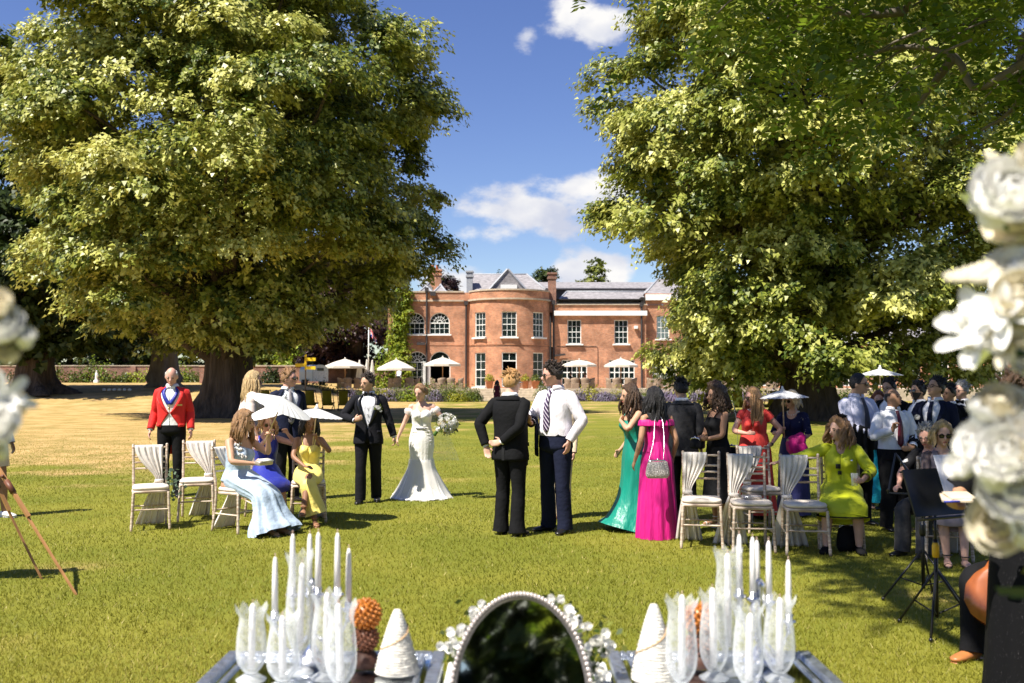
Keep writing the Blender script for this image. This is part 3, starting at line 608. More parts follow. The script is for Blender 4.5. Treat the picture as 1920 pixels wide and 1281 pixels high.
# ---- ash tree the photographer stands under: trunk behind the camera, boughs overhead
def near_tree():
    global rng
    keep = rng; rng = np.random.default_rng(77)
    T = thing('ash_tree', 'overhanging tree with long green pinnate leaves reaching over from above', 'tree', (2.6, -5.2, 0))
    b = np.array((2.6, -5.2, 0)); mb = MB(); fluted_trunk(mb, 11, .42, 1.5, lobes=5, seed=2); mb.build('trunk', BARK2, T)
    C = []
    while len(C) < 360:                                   # overhead canopy, dappling the guests on the right
        xs, ys = rng.uniform(2.3, 11), rng.uniform(3.0, 15.5); z = rng.uniform(6.4, 9.2)
        if noise.noise(Vector((xs * .55, ys * .62, 3.3))) < -.10: continue
        if xs < 2.6 + .8 * noise.noise(Vector((ys * .7, 1, 1))) + (.7 if ys < 7 else 0): continue
        x, y = xs - .494 * z, ys - .422 * z
        if y > 1 and z < CH + .385 * y + .55: continue
        C.append((x, y, z))
    n0 = len(C)
    lo = lambda px: np.interp(px, [1240, 1330, 1430, 1520, 1640, 1760, 1860, 1960], [10, 95, 165, 120, 235, 200, 265, 290])
    while len(C) < n0 + 78:                                # the boughs that hang into view
        px, py, Y = rng.uniform(1310, 2060), rng.uniform(-120, 300), rng.uniform(8.2, 11.)
        if py > lo(px) - 18: continue
        C.append(tuple(at(px, py, Y)))
    while len(C) < n0 + 78 + 60: C.append((rng.uniform(-6, 9), rng.uniform(-11, -4), rng.uniform(2.2, 9.5)))
    C = np.array(C); n = len(C); K, J = 11, 11; S0 = np.repeat(C, K, 0) + rng.normal(0, .34, (n * K, 3)) * np.array((1, 1, .6)); d = rdir(n * K); d[:, 2] -= .35; d = nrm(d)
    t = np.linspace(.12, 1, J); sd_ = np.where(np.arange(J) % 2 == 0, 1., -1.); side = nrm(np.cross(d, np.array((0, 0, 1.)) + .3 * rdir(n * K)))
    p = S0[:, None] + d[:, None] * (.38 * t)[None, :, None] + side[:, None] * (.042 * sd_)[None, :, None]; p[..., 2] -= .07 * t ** 2
    up = nrm(np.cross(side, d)); nn = nrm(np.repeat(up, J, 0) + rng.normal(0, .25, (n * K * J, 3))); uu = np.repeat(d, J, 0) * .5 + (side[:, None] * sd_[None, :, None]).reshape(-1, 3) * .8
    ti = np.clip(np.repeat(rng.random(n * K), J) * .7 + rng.random(n * K * J) * .35, 0, 1)
    o = leaves('crown', p.reshape(-1, 3) - b, nn, uu, .112 * rng.uniform(.75, 1.25, n * K * J), ti, ASHL, T, .48)
    mb = MB()
    hubs = [np.array(q) for q in ((5.2, 3.2, 6.0), (1.0, 2.4, 7.6), (-1.2, 3.5, 8.2), (3.2, 5.4, 7.4), (-2.5, -6.5, 6.5), (6.0, -7, 6.2))]
    for q in hubs: mb.tube([b + (0, 0, 4.2), b * .5 + q * .5 + (0, 0, 1.2), q], [.2, .13, .07], 8, 9)
    for px0, py0, Y0, pts in ((2060, 60, 8.8, [(1935, 110, 8.9), (1830, 165, 9.2), (1790, 105, 9.3), (1700, 88, 9.5), (1620, 105, 9.6), (1530, 140, 9.8)]), (2060, 10, 8.8, [(1925, 60, 9), (1910, 190, 9.2), (1840, 245, 9.4)]), (1790, 105, 9.3, [(1745, 165, 9.6), (1700, 230, 9.8)]), (1700, 20, 9.5, [(1600, 28, 9.7), (1520, 8, 9.9), (1425, 25, 10.1)])):
        P0 = [at(px0, py0, Y0)] + [at(*q) for q in pts]; k = len(P0); mb.tube([tuple(q) for q in P0], list(np.linspace(.05, .012, k)), 6, k * 3)
    mb.tube([hubs[0], at(2060, 60, 8.8)], [.07, .05], 7, 5); mb.tube([hubs[0], at(2060, 10, 8.8)], [.06, .05], 7, 5); mb.tube([hubs[3], at(1700, 20, 9.5)], [.06, .03], 7, 5)
    for c in C[::2]:
        q = min(hubs, key=lambda h_: np.linalg.norm(h_ - c)) if c[2] > 5.6 or c[1] < 0 else None
        if q is not None: mb.tube([q, q * .5 + c * .5 + (0, 0, .25), c], [.035, .02, .006], 5, 5)
        else: mb.tube([c, c + np.array((.25, -.1, .22)), c + np.array((.6, -.3, .35))], [.006, .01, .014], 5, 4)
    mb.xf(Matrix.Translation(Vector(-b))); mb.build('limbs', BARK2, T); rng = keep
near_tree()
# ---- shrubs, climbers, border planting
def shrub(label, loc, rx, h, m, n=900, size=.13, name='shrub', group=None, ry=None, spiky=0., stems=5):
    T = thing(name, label, 'shrub', loc, 0, group); ry = ry or rx; d = rdir(n); d[:, 2] = np.abs(d[:, 2]); r = rng.uniform(.55, 1.05, n) * (1 + .18 * np.sin(d[:, 0] * 7 + d[:, 1] * 5 + rx * 9))
    p = d * r[:, None] * np.array((rx, ry, h)); nn = nrm(d + rng.normal(0, .5, (n, 3))); uu = nrm(rdir(n) + np.array((0, 0, spiky * 3.)))
    leaves('foliage', p, nn, uu, size * rng.uniform(.6, 1.4, n) * (1 + spiky), np.clip(rng.random(n) * .7 + .3 * rng.random(), 0, 1), m, T, .6 if not spiky else .2)
    mb = MB()
    for _ in range(stems): a = rng.random() * 6.28; mb.tube([(0, 0, -.05), (math.cos(a) * rx * .3, math.sin(a) * ry * .3, h * .5), (math.cos(a) * rx * .6, math.sin(a) * ry * .6, h * .85)], [.02, .015, .006], 4)
    mb.build('stem', BARK2, T); return T
BORD = 'border shrubs below the terrace'
bd = [(598, 1.3, 1.35, SHRUBL, 0), (625, 1.1, .9, SHRUBL, .6), (655, .9, .8, LAVL, .7), (690, 1.0, 1.0, SHRUBL, .5), (716, .9, .8, GOLDL, 0), (745, 1.2, 1.0, SHRUBL, .4), (775, 1.0, .9, BRIGHT, 0), (800, 1.2, 1.15, SHRUBL, 0), (828, 1.2, 1.2, SHRUBL, .3), (850, 1.1, 1.1, BRIGHT, .2), (872, 1.1, 1.0, SHRUBL, .5),
      (890, .6, .7, SHRUBL, .8), (1022, .8, 1.1, SHRUBL, .9), (1065, .9, .45, LAVL, .7), (1108, 1.1, .95, GOLDL, 0), (1140, 1.0, .5, LAVL, .7), (1165, 1.0, .9, GOLDL, .2), (1195, 1.0, .5, LAVL, .7), (1230, 1.0, .5, LAVL, .6), (1262, .9, .6, LAVL, .6), (1295, 1.0, .6, LAVL, .7), (1335, 1.0, .5, LAVL, .6), (1372, 1.1, 1.0, BRIGHT, .2), (1430, 1.1, .9, GOLDL, .2), (1480, 1.2, .9, SHRUBL, 0), (1530, 1.2, 1.0, BRIGHT, .2), (1590, 1.2, .8, SHRUBL, 0), (1650, 1.2, .8, GOLDL, 0)]
def bplace(px):
    for lim, s_ in ((630, 'below the trailer'), (665, 'near the end of the deck chair row'), (705, 'below the furled parasols'), (735, 'below the flagpole and vine foot'), (770, 'in front of the climbing vine'), (805, 'below the first arched window'), (845, 'below the arched garden door'), (875, 'at the foot of the corner rain pipe'), (900, 'right beside the garden steps, vine side'), (1050, 'at the chimney end of the garden steps'), (1115, 'below the first right-wing french window'), (1145, 'between the two right-wing french windows'), (1185, 'below the second right-wing french window'), (1225, 'at the corner of the right wing'), (1270, 'at the edge of the low lime branches'), (1330, 'behind the man in the black suit'), (1400, 'behind the curly-haired woman'), (1470, 'behind the lady in red'), (1540, 'behind the lime trunk')):
        if px < lim: return s_
    return 'beyond the lime trunk'
nmm = {SHRUBL.name: 'mid-green leafy shrub', GOLDL.name: 'golden yellow shrub', LAVL.name: 'purple-grey lavender clump', BRIGHT.name: 'bright lime-green shrub'}
bd = [(a, b * 1.1, c * 1.28, d_, e) for a, b, c, d_, e in bd] + [(613, 1.0, .7, GOLDL, .1), (640, 1.0, 1.1, SHRUBL, .3), (702, 1.0, 1.2, SHRUBL, .4), (730, 1.0, .9, LAVL, .6), (760, 1.0, 1.2, SHRUBL, .5), (788, 1.0, 1.0, GOLDL, .2), (815, .9, .9, LAVL, .6), (840, 1.0, 1.3, SHRUBL, .2), (862, .9, .8, GOLDL, .3), (880, .9, .9, BRIGHT, .3), (1045, .9, .9, SHRUBL, .6), (1085, 1.0, .8, LAVL, .6), (1125, .9, .8, LAVL, .6), (1152, .9, .7, SHRUBL, .3), (1180, 1.0, .8, LAVL, .6), (1212, 1.0, .9, SHRUBL, .5), (1246, 1.0, .8, LAVL, .6), (1278, 1.0, .8, LAVL, .6), (1315, 1.0, .8, LAVL, .6), (1354, 1.0, .8, SHRUBL, .3), (1402, 1.1, .8, LAVL, .6), (1455, 1.1, .8, LAVL, .5), (1505, 1.1, .9, LAVL, .5), (1560, 1.2, .9, SHRUBL, .2)]
for i, (px, rx, h, m, sp) in enumerate(bd):
    shrub('%s%s in the border %s' % ('spiky ' if sp > .45 and m is not LAVL else '', nmm[m.name], bplace(px)), (hx(px, 75.6), 75.6 + rng.uniform(-.3, .3), 0), rx, h, m, 700, .16, 'shrub' if m is not LAVL else 'lavender', BORD, .8, sp)
wd_ = [(150, 1.8, 1.3, SHRUBL), (163, 2.4, 2.6, SHRUBL), (108, 1.5, 2.2, SHRUBL), (205, 2.0, 1.4, SHRUBL), (183, 1.8, 2.8, BRIGHT), (265, 2.2, 1.6, BRIGHT), (345, 2.2, 1.4, SHRUBL), (340, 1.6, 2.2, BRIGHT), (372, 1.6, 1.2, SHRUBL), (505, 1.0, 1.6, OAK), (515, .55, 1.5, OAK), (30, 2.5, 1.6, OAK), (235, 1.0, 1.2, SHRUBL)]
for px, rx, h, m in wd_:
    Y = 117.4 if px < 450 else 97; shrub('%s %s against the garden wall %s' % ('tall' if h > 2 else ('broad' if rx > 1.7 else 'low'), {'dark_leaf': 'dark evergreen shrub', **nmm}[m.name], next(s_ for l_, s_ in ((60, 'past the flared trunk'), (140, 'just beside the flared trunk'), (175, 'left of the statue, close to it' if 0 else 'next to the statue'), (190, 'directly behind the statue'), (240, 'a little past the statue'), (300, 'beside the pale mottled trunk'), (360, 'behind the man in scarlet'), (450, 'between the two old trunks'), (510, 'near the trailer'), (999, 'nearest the trailer')) if px < l_)), (hx(px, Y), Y, 1.25), rx, h, m, 500, .26, 'shrub', 'shrubs along the garden wall', .9)
def vine():
    T = thing('climbing_vine', 'bright green climber covering the left corner of the brick house', 'climber', (hx(745), HY - .1, HZ)); P0 = []
    for py, xa, xb in ((548, 738, 768), (560, 733, 772), (580, 735, 770), (600, 738, 766), (615, 740, 765), (635, 728, 762), (655, 724, 765), (675, 716, 770), (695, 708, 775), (715, 703, 778), (728, 705, 772)):
        for _ in range(56):
            P0.append((hx(rng.uniform(xa, xb)) - hx(745), -abs(rng.normal(.15, .25)) - (.5 if py > 660 else 0) * rng.random(), hz(py) + rng.normal(0, .35)))
    C = np.array(P0); n = len(C); O = np.tile((0, -1., 0), (n, 1)); p, nn, uu, sz, ti = sprays(C, O, np.full(n, .32), rng.random(n), 4, 7, .17, .5)
    p[:, 2] = np.maximum(p[:, 2], .0); leaves('foliage', p, nn, uu, sz, ti, BRIGHT, T); mb = MB()
    for k in range(4): mb.tube([(-.6 + .35 * k, -.2, 0), (-.3 + .25 * k, -.12, 3), (.1 * k, -.1, 7.8)], [.05, .04, .015], 5, 6)
    mb.build('stem', BARK2, T)
vine()
# ================================================================ PEOPLE
SK = {}
def skin(name, c): SK[name] = mat('skin_' + name, c, .5, .07, 14., spec=.4)
skin('fair', (.62, .365, .265)); skin('pink', (.62, .33, .245)); skin('tan', (.42, .225, .13)); skin('olive', (.50, .29, .185)); skin('brown', (.27, .135, .075))
def fab(name, c, rough=.75, bump=.35, bscale=26., var=.10, sheen=.10, **kw): return mat('cloth_' + name, c, rough, var, 5., bump, bscale, sheen=sheen, **kw)
BLACK = fab('black', (.008, .008, .009), sheen=0., rough=.85, spec=.15); NAVY = fab('navy', (.011, .014, .034), sheen=0., rough=.85, spec=.15); MIDN = fab('dark_navy', (.010, .010, .013), sheen=0., rough=.85, spec=.15); WSH = fab('white_shirt', (.74, .74, .78), bump=.4, bscale=8., bdist=.05, stretch=(1.6, 1.6, .8)); LILAC = fab('pale_lilac_shirt', (.62, .62, .76), bump=.4, bscale=8., bdist=.05, stretch=(1.6, 1.6, .8))
LEATHER = mat('black_leather', (.012, .011, .011), .3, .2)
HAIRS = {'black': (.010, .008, .008), 'dark': (.030, .018, .012), 'brown': (.075, .040, .020), 'ginger': (.52, .29, .11), 'sandy': (.30, .165, .075), 'blonde': (.52, .36, .17), 'pale_blonde': (.62, .50, .32), 'grey': (.36, .35, .34), 'white': (.62, .60, .57), 'auburn': (.16, .05, .025), 'strawberry': (.52, .29, .13)}
def hairm(k): return mat('hair_' + k, HAIRS[k], .42, .35, 9., .8, 40., spec=.5, stretch=(6, 6, .8))
LIP = mat('lips', (.42, .10, .09), .4); LIPM = mat('lips_pale', (.45, .21, .17), .45); EYE = mat('eye', (.02, .015, .012), .15); EYEW = mat('eye_white', (.7, .68, .64), .3); LENS = mat('dark_lens', (.008, .008, .010), .08, spec=.8); GOLD = mat('gold', (.75, .5, .18), .25, metal=1.); SILVER = mat('silver', (.75, .75, .78), .25, metal=1.)
TM = np.array([(.74, .0, .168, .128), (.80, .002, .17, .13), (.86, .005, .174, .13), (.95, .004, .168, .122), (1.05, 0, .156, .112), (1.15, 0, .158, .112), (1.25, 0, .172, .12), (1.33, .002, .180, .12), (1.385, .006, .174, .106), (1.425, .010, .146, .09), (1.455, .012, .10, .074), (1.485, .012, .066, .062), (1.53, .004, .058, .060)])
TF = np.array([(.74, .01, .170, .125), (.80, .01, .176, .128), (.88, .01, .174, .128), (.95, .008, .162, .118), (1.05, 0, .130, .097), (1.10, 0, .122, .09), (1.18, 0, .130, .095), (1.27, 0, .145, .103), (1.33, 0, .148, .096), (1.385, .005, .142, .083), (1.425, .010, .112, .073), (1.455, .012, .078, .06), (1.485, .012, .054, .052), (1.53, .004, .047, .05)])
def A3(*v): return np.array(v, float)
def rotm(yaw=0, pitch=0, roll=0): return np.array(Matrix.Rotation(R(yaw), 3, 'Z') @ Matrix.Rotation(R(pitch), 3, 'X') @ Matrix.Rotation(R(roll), 3, 'Y'))
def ik(a, c, l1, l2, hint):
    d = c - a; D = np.linalg.norm(d); mx_ = (l1 + l2) * .998
    if D > mx_: c = a + d / D * mx_; d = c - a; D = mx_
    x = (l1 * l1 - l2 * l2 + D * D) / (2 * D); h = math.sqrt(max(l1 * l1 - x * x, 0)); u = d / D; hn = hint - (hint @ u) * u; hn = hn / max(np.linalg.norm(hn), 1e-6)
    return a + u * x + hn * h, c
BODIES = []
class Person:
    """faces local -Y; person's left hand is at +X ('L'). All lengths for a 1.75 m figure, scaled by s."""
    def __init__(q, label, pos, yaw=0., H=1.75, sex='m', skin='fair', girth=1., lean=0., side=0., twist=0., seat=None, feet=None, hands=None, head=(0, 0, 0), bust=1., knees=None, group='wedding guests', shw=1., hidelegs=False, fuzz=None, legk=1.):
        q.s = H / 1.75; q.sex = sex; q.g = girth; q.T = TM if sex == 'm' else TF; q.bust = bust * (sex == 'f'); q.sk = SK[skin]
        q.o = thing('person', label, 'person', (pos[0], pos[1], pos[2] if len(pos) > 2 else 0.), R(yaw), group)
        q.Rt = rotm(twist, lean, side); q.Rh = q.Rt @ rotm(*head); s = q.s; q.seated = seat is not None
        q.pel = A3(0, 0, .95) if seat is None else A3(0, .05, seat / s + .10)
        q.legk = legk
        feet = feet or ([(-.10, 0, -8), (.10, 0, 8)] if seat is None else [(-.10, -.42, -5), (.10, -.42, 5)])
        q.leg = []
        for i, (k, f) in enumerate(zip((-1, 1), feet)):
            hip = q.pel + A3(k * .088, .005, -.05); an = A3(f[0], f[1] + .03, (f[3] if len(f) > 3 else 0.) + .075); hint = A3(.10 * k, -1, .15 if seat is None else .9)
            if knees: hint = A3(*knees[i])
            kn, an = ik(hip, an, .418 if seat is None else .432, .410 if seat is None else .415, hint); q.leg.append((hip, kn, an, R(f[2]), f[3] if len(f) > 3 else 0.))
        sw = (.180 if sex == 'm' else .156) * shw; q.sw = sw; q.arm = []
        hands = hands or {}
        for k, nm in ((-1, 'R'), (1, 'L')):
            sh = q.P(k * sw, .008, 1.405); h = hands.get(nm, {}); tgt = A3(*h.get('at', (k * (sw + .055), -.06, q.pel[2] - .05))); el, wr = ik(sh, tgt, .285, .25, A3(*h.get('elbow', (k * .18, 1, -.25))))
            fa = (wr - el) / np.linalg.norm(wr - el); d = A3(*h['dir']) if 'dir' in h else fa; d = d / np.linalg.norm(d); n_ = A3(*h.get('palm', (-k, .1, 0))); n_ = n_ - (n_ @ d) * d; n_ = n_ / np.linalg.norm(n_)
            q.arm.append(dict(sh=sh, el=el, wr=wr, d=d, n=n_, k=k, curl=h.get('curl', .35), thumb=h.get('thumb', 0.)))
        q.hc = q.P(0, -.012, 1.50) + q.Rh @ A3(0, -.012, .128)
        q.build_body(fuzz)
    def P(q, x, y, z): return q.pel + q.Rt @ A3(x, y, z - .95)
    def S(q, z, th, off=0.):
        """torso surface at height z, angle th from the front"""
        z = np.asarray(z, float); th = np.asarray(th, float); z, th = np.broadcast_arrays(z, th)
        y = np.interp(z, q.T[:, 0], q.T[:, 1]); wd = np.interp(z, q.T[:, 0], q.T[:, 2]); d = np.interp(z, q.T[:, 0], q.T[:, 3]); k = 1 + (q.g - 1) * np.exp(-((z - 1.06) / .24) ** 2); kd = 1 + 1.7 * (q.g - 1) * np.exp(-((z - 1.06) / .22) ** 2)
        sn, cs = np.sin(th), np.cos(th); pw = 2 / 2.35; X = np.sign(sn) * np.abs(sn) ** pw * (wd * k + off); Y = y - np.sign(cs) * np.abs(cs) ** pw * (d * np.where(cs > 0, kd, k) + off)
        if q.bust: Y = Y - .052 * q.bust * np.exp(-((z - 1.265) / .062) ** 2) * np.exp(-((np.abs(X) - .068) / .06) ** 2) * (cs > 0)
        V = np.stack([X, Y, z - .95], -1); return q.pel + V @ q.Rt.T
    def sheet(q, zb, zt, off=.012, gap=None, m=22, n=36, taper=None, wr=0.):
        """garment shell: zb/zt may depend on the angle from the front; gap(z) opens the front"""
        u = np.linspace(0, 1, n); t = np.linspace(0, 1, m); U, T_ = np.meshgrid(u, t); th0 = U * 2 * math.pi
        f = lambda z_: z_(th0) if callable(z_) else np.full_like(th0, z_); Z = f(zb) + (f(zt) - f(zb)) * T_
        th = th0
        if gap is not None: g = gap(Z); th = g + U * (2 * math.pi - 2 * g)
        o_ = off if not callable(off) else off(Z, th)
        if wr: o_ = o_ + wr * np.sin(th * 5 + Z * 34) * np.sin(Z * 21 + th * 2)
        return q.S(Z, th, o_)
    # ------------------------------------------------------------ body
    def hp(q, d):
        d = nrm(np.asarray(d, float)); x, y, z = d[..., 0] * .076, d[..., 1] * .098, d[..., 2] * .118; t = np.clip(-z / .118, 0, 1)
        x = x * (1 - (.36 if q.sex == 'm' else .42) * t ** 1.7); y = np.where(y > 0, y * (1 - .42 * t ** 1.2), y * (1 - .10 * t)) - .034 * t ** 2
        sock = np.exp(-((np.abs(x) - .031) / .016) ** 2 - ((z + .004) / .014) ** 2) * (y < 0); y = y + .011 * sock
        return np.stack([x, y, z], -1)
    def toh(q, V): return q.hc + np.asarray(V, float) @ q.Rh.T
    def hand(q, a, mb):
        d, n_, k, w_ = a['d'], a['n'], a['k'], a['wr']; sd_ = -k * np.cross(d, n_); m = 1.0 if q.sex == 'm' else .88
        mb.loft([w_ - d * .02, w_ + d * .02 * m, w_ + d * .05 * m, w_ + d * .092 * m], [.024 * m, .030 * m, .039 * m, .038 * m], [.019 * m, .017 * m, .017 * m, .013 * m], right=sd_, n=10)
        c = a['curl']
        for i, (ln, off) in enumerate(((.070, .0285), (.080, .0095), (.074, -.0095), (.056, -.0275))):
            p = w_ + d * .086 * m + sd_ * off * m; pts = [p - d * .012]; dd = d; 
            for j, fr in enumerate((.45, .32, .23)):
                an = c * (.75, 1.0, .8)[j] * 1.25; ax = n_ * math.sin(an) + dd * math.cos(an); nn2 = n_ * math.cos(an) - dd * math.sin(an); pts.append(pts[-1] + ax * ln * m * fr * (1.15 if j == 0 else 1)); dd = ax; n2 = nn2
                if j < 2: n_ = n2
            n_ = a['n']; mb.loft(pts, np.array([.0098, .0092, .0085, .0062]) * m, right=sd_, n=7)
        p = w_ + d * .022 * m + sd_ * .022 * m; td = sd_ * (.75 - .55 * a['thumb']) + d * (.6 + .3 * a['thumb']) + n_ * (.25 + .3 * c); td = td / np.linalg.norm(td); t2 = td * .6 + d * .55 + n_ * .2 * c; t2 /= np.linalg.norm(t2)
        mb.loft([p - td * .01, p + td * .034 * m, p + td * .034 * m + t2 * .034 * m], np.array([.0125, .0115, .0075]) * m, right=n_, n=7)
    def build_body(q, fuzz):
        mb = MB(); f = q.sex == 'f'; th = np.linspace(0, 2 * math.pi, 28, endpoint=False); zs = np.linspace(.875 if not q.seated else .88, 1.515, 22)
        mb.grid(q.S(zs[:, None], th[None, :])[:, :], True, True, True)
        n0 = q.P(0, .008, 1.46); mb.loft([n0, (n0 + q.hc) / 2 + q.Rh @ A3(0, .012, -.02), q.hc + q.Rh @ A3(0, .018, -.03)], [.056 if not f else .046] * 3, [.058 if not f else .048] * 3, n=14)
        ph = np.linspace(-math.pi / 2, math.pi / 2, 22); az = np.linspace(0, 2 * math.pi, 30, endpoint=False); D = np.stack([np.cos(ph)[:, None] * np.cos(az), np.cos(ph)[:, None] * np.sin(az), np.repeat(np.sin(ph)[:, None], 30, 1)], -1)
        mb.grid(q.toh(q.hp(D)), True, True, True)
        mb.loft(q.toh([(0, -.088, .018), (0, -.098, -.008), (0, -.116, -.030), (0, -.108, -.043), (0, -.085, -.046)]), [.008, .010, .0165, .016, .008], [.010, .012, .014, .010, .006], right=q.Rh @ A3(1, 0, 0), n=8)
        for k in (-1, 1):
            e = MB().ball((0, 0, 0), (.009, .022, .032), 8, 6); e.xf(Matrix.Translation((k * .078, .012, -.012)) @ Matrix.Rotation(k * .35, 4, 'Z')); mb.add(q.toh(e.verts()), e.f)
            e = MB().ball((k * .033, -.079, .015), (.02, .009, .006), 8, 5); mb.add(q.toh(e.verts()), e.f)
        e = MB().ball((0, -.090, -.068), (.020, .010, .010), 8, 5).ball((0, -.086, -.098), (.018, .014, .013), 8, 5); mb.add(q.toh(e.verts()), e.f)
        for a in q.arm:
            g = 1 + .6 * (q.g - 1); rr = np.array([.046, .049, .045, .042, .038, .038, .033, .026, .0235] if not f else [.040, .046, .041, .038, .033, .034, .029, .023, .0195]) * g
            sh, el, w_ = a['sh'], a['el'], a['wr']; pts = [q.P(a['k'] * q.sw * .72, .008, 1.40), sh, sh + (el - sh) * .33, sh + (el - sh) * .7, el + (sh - el) * .06, el + (w_ - el) * .2, el + (w_ - el) * .5, el + (w_ - el) * .85, w_]
            mb.loft(pts, rr, right=(0, 1, .01), n=12, m=16); q.hand(a, mb)
        for hip, kn, an, fy, lift in q.leg:
            rr = np.array([.088 * q.legk, .082 * q.legk, .062 * q.legk, .052, .056, .042, .034]) * (1 + .5 * (q.g - 1)) * (1 if not f else .97); mb.loft([hip + A3(0, 0, .03), hip + (kn - hip) * .3, hip + (kn - hip) * .75, kn, kn + (an - kn) * .28, kn + (an - kn) * .7, an], rr, n=12, m=14)
            fd = A3(math.sin(fy), -math.cos(fy), 0); z = A3(0, 0, 1)
            b0 = an - z * .04; mb.loft([b0 - fd * .05, b0 - fd * .02, b0 + fd * .06, b0 + fd * .13 - z * .012, b0 + fd * .18 - z * .018], [.022, .03, .037, .040, .020], [.028, .036, .030, .02, .010], right=A3(math.cos(fy), math.sin(fy), 0), n=10)
        o = mb.build('body', q.sk, q.o, scale=q.s)
        k = o.modifiers.new('r', 'REMESH'); k.mode = 'VOXEL'; k.voxel_size = .0085; k.adaptivity = .0; k.use_smooth_shade = True
        k = o.modifiers.new('s', 'SMOOTH'); k.factor = .5; k.iterations = 2
        k = o.modifiers.new('d', 'DECIMATE'); k.ratio = .125; BODIES.append(o); q.body = o
        # face
        [q.child('eye', MB().ball((k * .031, -.0865, -.003), (.0125, .007, .0055), 8, 5), EYE, True) for k in (-1, 1)]
        b = MB().loft([(-.022, 0, 0), (-.008, -.004, .003), (0, -.005, .0015), (.008, -.004, .003), (.022, 0, 0)], [.002, .006, .0055, .006, .002], right=(0, 1, 0), n=6); b.xf(Matrix.Translation((0, -.0965, -.068))); q.child('mouth', b, LIP if f else LIPM, True)
        q.browm = None
    def child(q, name, mb, m, head=False, **kw):
        if head: mb.v = [q.toh(V) for V in mb.v]
        return mb.build(name, m, q.o, scale=q.s, **kw)
    def brows(q, key):
        for k in (-1, 1): q.child('eyebrow', MB().loft([(k * .016, -.094, .017), (k * .032, -.092, .021), (k * .048, -.080, .015)], [.003, .0035, .0015], right=(0, 0, 1), n=5), hairm(key), True)
        return q
    # ------------------------------------------------------------ clothes
    def sleeve(q, mb, off=.012, to=1., cuff=None, n=14, start=0., flare=1.):
        f = q.sex == 'f'; g = 1 + .6 * (q.g - 1)
        for a in q.arm:
            sh, el, w_ = a['sh'], a['el'], a['wr']; P_ = [q.P(a['k'] * q.sw * .66, .008, 1.385), sh + (q.P(0, 0, 1.4) - sh) * .04, sh + (el - sh) * .35, sh + (el - sh) * .75, el, el + (w_ - el) * .3, el + (w_ - el) * .65, el + (w_ - el) * .97]
            rr = (np.array([.046, .051, .048, .045, .042, .039, .035, .031]) if not f else np.array([.042, .048, .043, .040, .036, .036, .032, .027])) * g + off
            k = int(round(2 + to * 6)); P_, rr = P_[:k], rr[:k].copy(); rr[-1] *= flare
            rng2 = np.random.default_rng(int(abs(sh[0]) * 1e4) + k); ph = rng2.random() * 6
            mb.loft(P_, rr, right=(0, 1, .01), n=n, m=20, fold=lambda th, v, ph=ph: 1 + .05 * np.sin(v * 34 + 2 * np.sin(th + ph)) * np.exp(-((v - .5) / .22) ** 2) + .025 * np.sin(3 * th + v * 9 + ph), caps=False)
    def trousers(q, m, waist=1.02, hem=.070, break_=True, width=1.):
        mb = MB(); zs = np.concatenate([[.80, .82, .85] if not q.seated else [.90], np.linspace(.88 if not q.seated else .91, waist, 7)]); th = np.linspace(0, 2 * math.pi, 28, endpoint=False); of = np.interp(zs, [.80, .82, .86, 1.1], [-.09, -.05, .010, .010]); mb.grid(q.S(zs[:, None], th[None], of[:, None]), True, True)
        for i, (hip, kn, an, fy, lift) in enumerate(q.leg):
            g = 1 + .5 * (q.g - 1); up = hip + A3(0, 0, .055) if not q.seated else hip + A3(0, .03, .03); bot = an - (an - kn) / np.linalg.norm(an - kn) * (-.035 if not lift else -.0); fd = A3(math.sin(fy), -math.cos(fy), 0)
            P_ = [up, hip + (kn - hip) * .25, hip + (kn - hip) * .65, kn, kn + (an - kn) * .35, kn + (an - kn) * .75, bot + fd * .01]; rr = np.array([.098, .098, .083, .073, .074, .074, hem + .004]) * g * width
            mb.loft(P_, rr, rr * 1.05, n=18, m=26, fold=lambda th, v, i=i: 1 + .035 * np.sin(v * 42 + 2.2 * np.sin(th + i)) * (np.exp(-((v - .55) / .12) ** 2) + 1.2 * np.exp(-((v - .97) / .07) ** 2)) + .02 * np.sin(2 * th + 7 * v + i) + .035 * np.exp(-(((th % 6.283)) / .25) ** 2), caps=False)
        q.child('trousers', mb, m); return q
    def shirt(q, m, sleeves=True, zb=.90, off=.006, collar=True, to=1., puff=0.):
        mb = MB(); mb.grid(q.sheet(zb, 1.487, lambda Z, th: off + puff * np.exp(-((Z - 1.06) / .07) ** 2) * (1 + .3 * np.sin(th * 7)), m=24, wr=.003))
        if sleeves: q.sleeve(mb, off + .006, to)
        q.child('shirt', mb, m)
        if collar:
            c = MB(); th = np.linspace(.16, 2 * math.pi - .16, 26); rows = []
            for z, o_ in ((1.478, .008), (1.515, .005), (1.520, .012), (1.485, .022)):
                dz = -.02 * np.exp(-((np.minimum(th, 2 * math.pi - th)) / .5) ** 2) * (o_ > .01); rows.append(q.S(np.full(26, z) + dz, th, o_))
            c.grid(np.array(rows)); q.child('collar', c, m, solid=.003)
        return q
    def jacket(q, m, zb=.80, gap0=1.08, op=.62, low=.10, lap=None, off=.018, tails=False, button=1.08, name='jacket', to=1.):
        """single-breasted coat: V opening above `button`, slightly cut away below"""
        def gap(Z): return np.where(Z > button, op * np.clip((Z - button) / (1.46 - button), 0, 1) ** .8, low * np.clip((button - Z) / (button - zb + 1e-6), 0, 1) ** 1.2) + .012
        mb = MB(); zbf = (lambda th: zb + .0 * th)
        if tails: zbf = lambda th: 1.0 - .06 * np.cos(th) - .50 * np.clip((np.abs(np.abs(th - math.pi)) < 1.15) * 1., 0, 1)
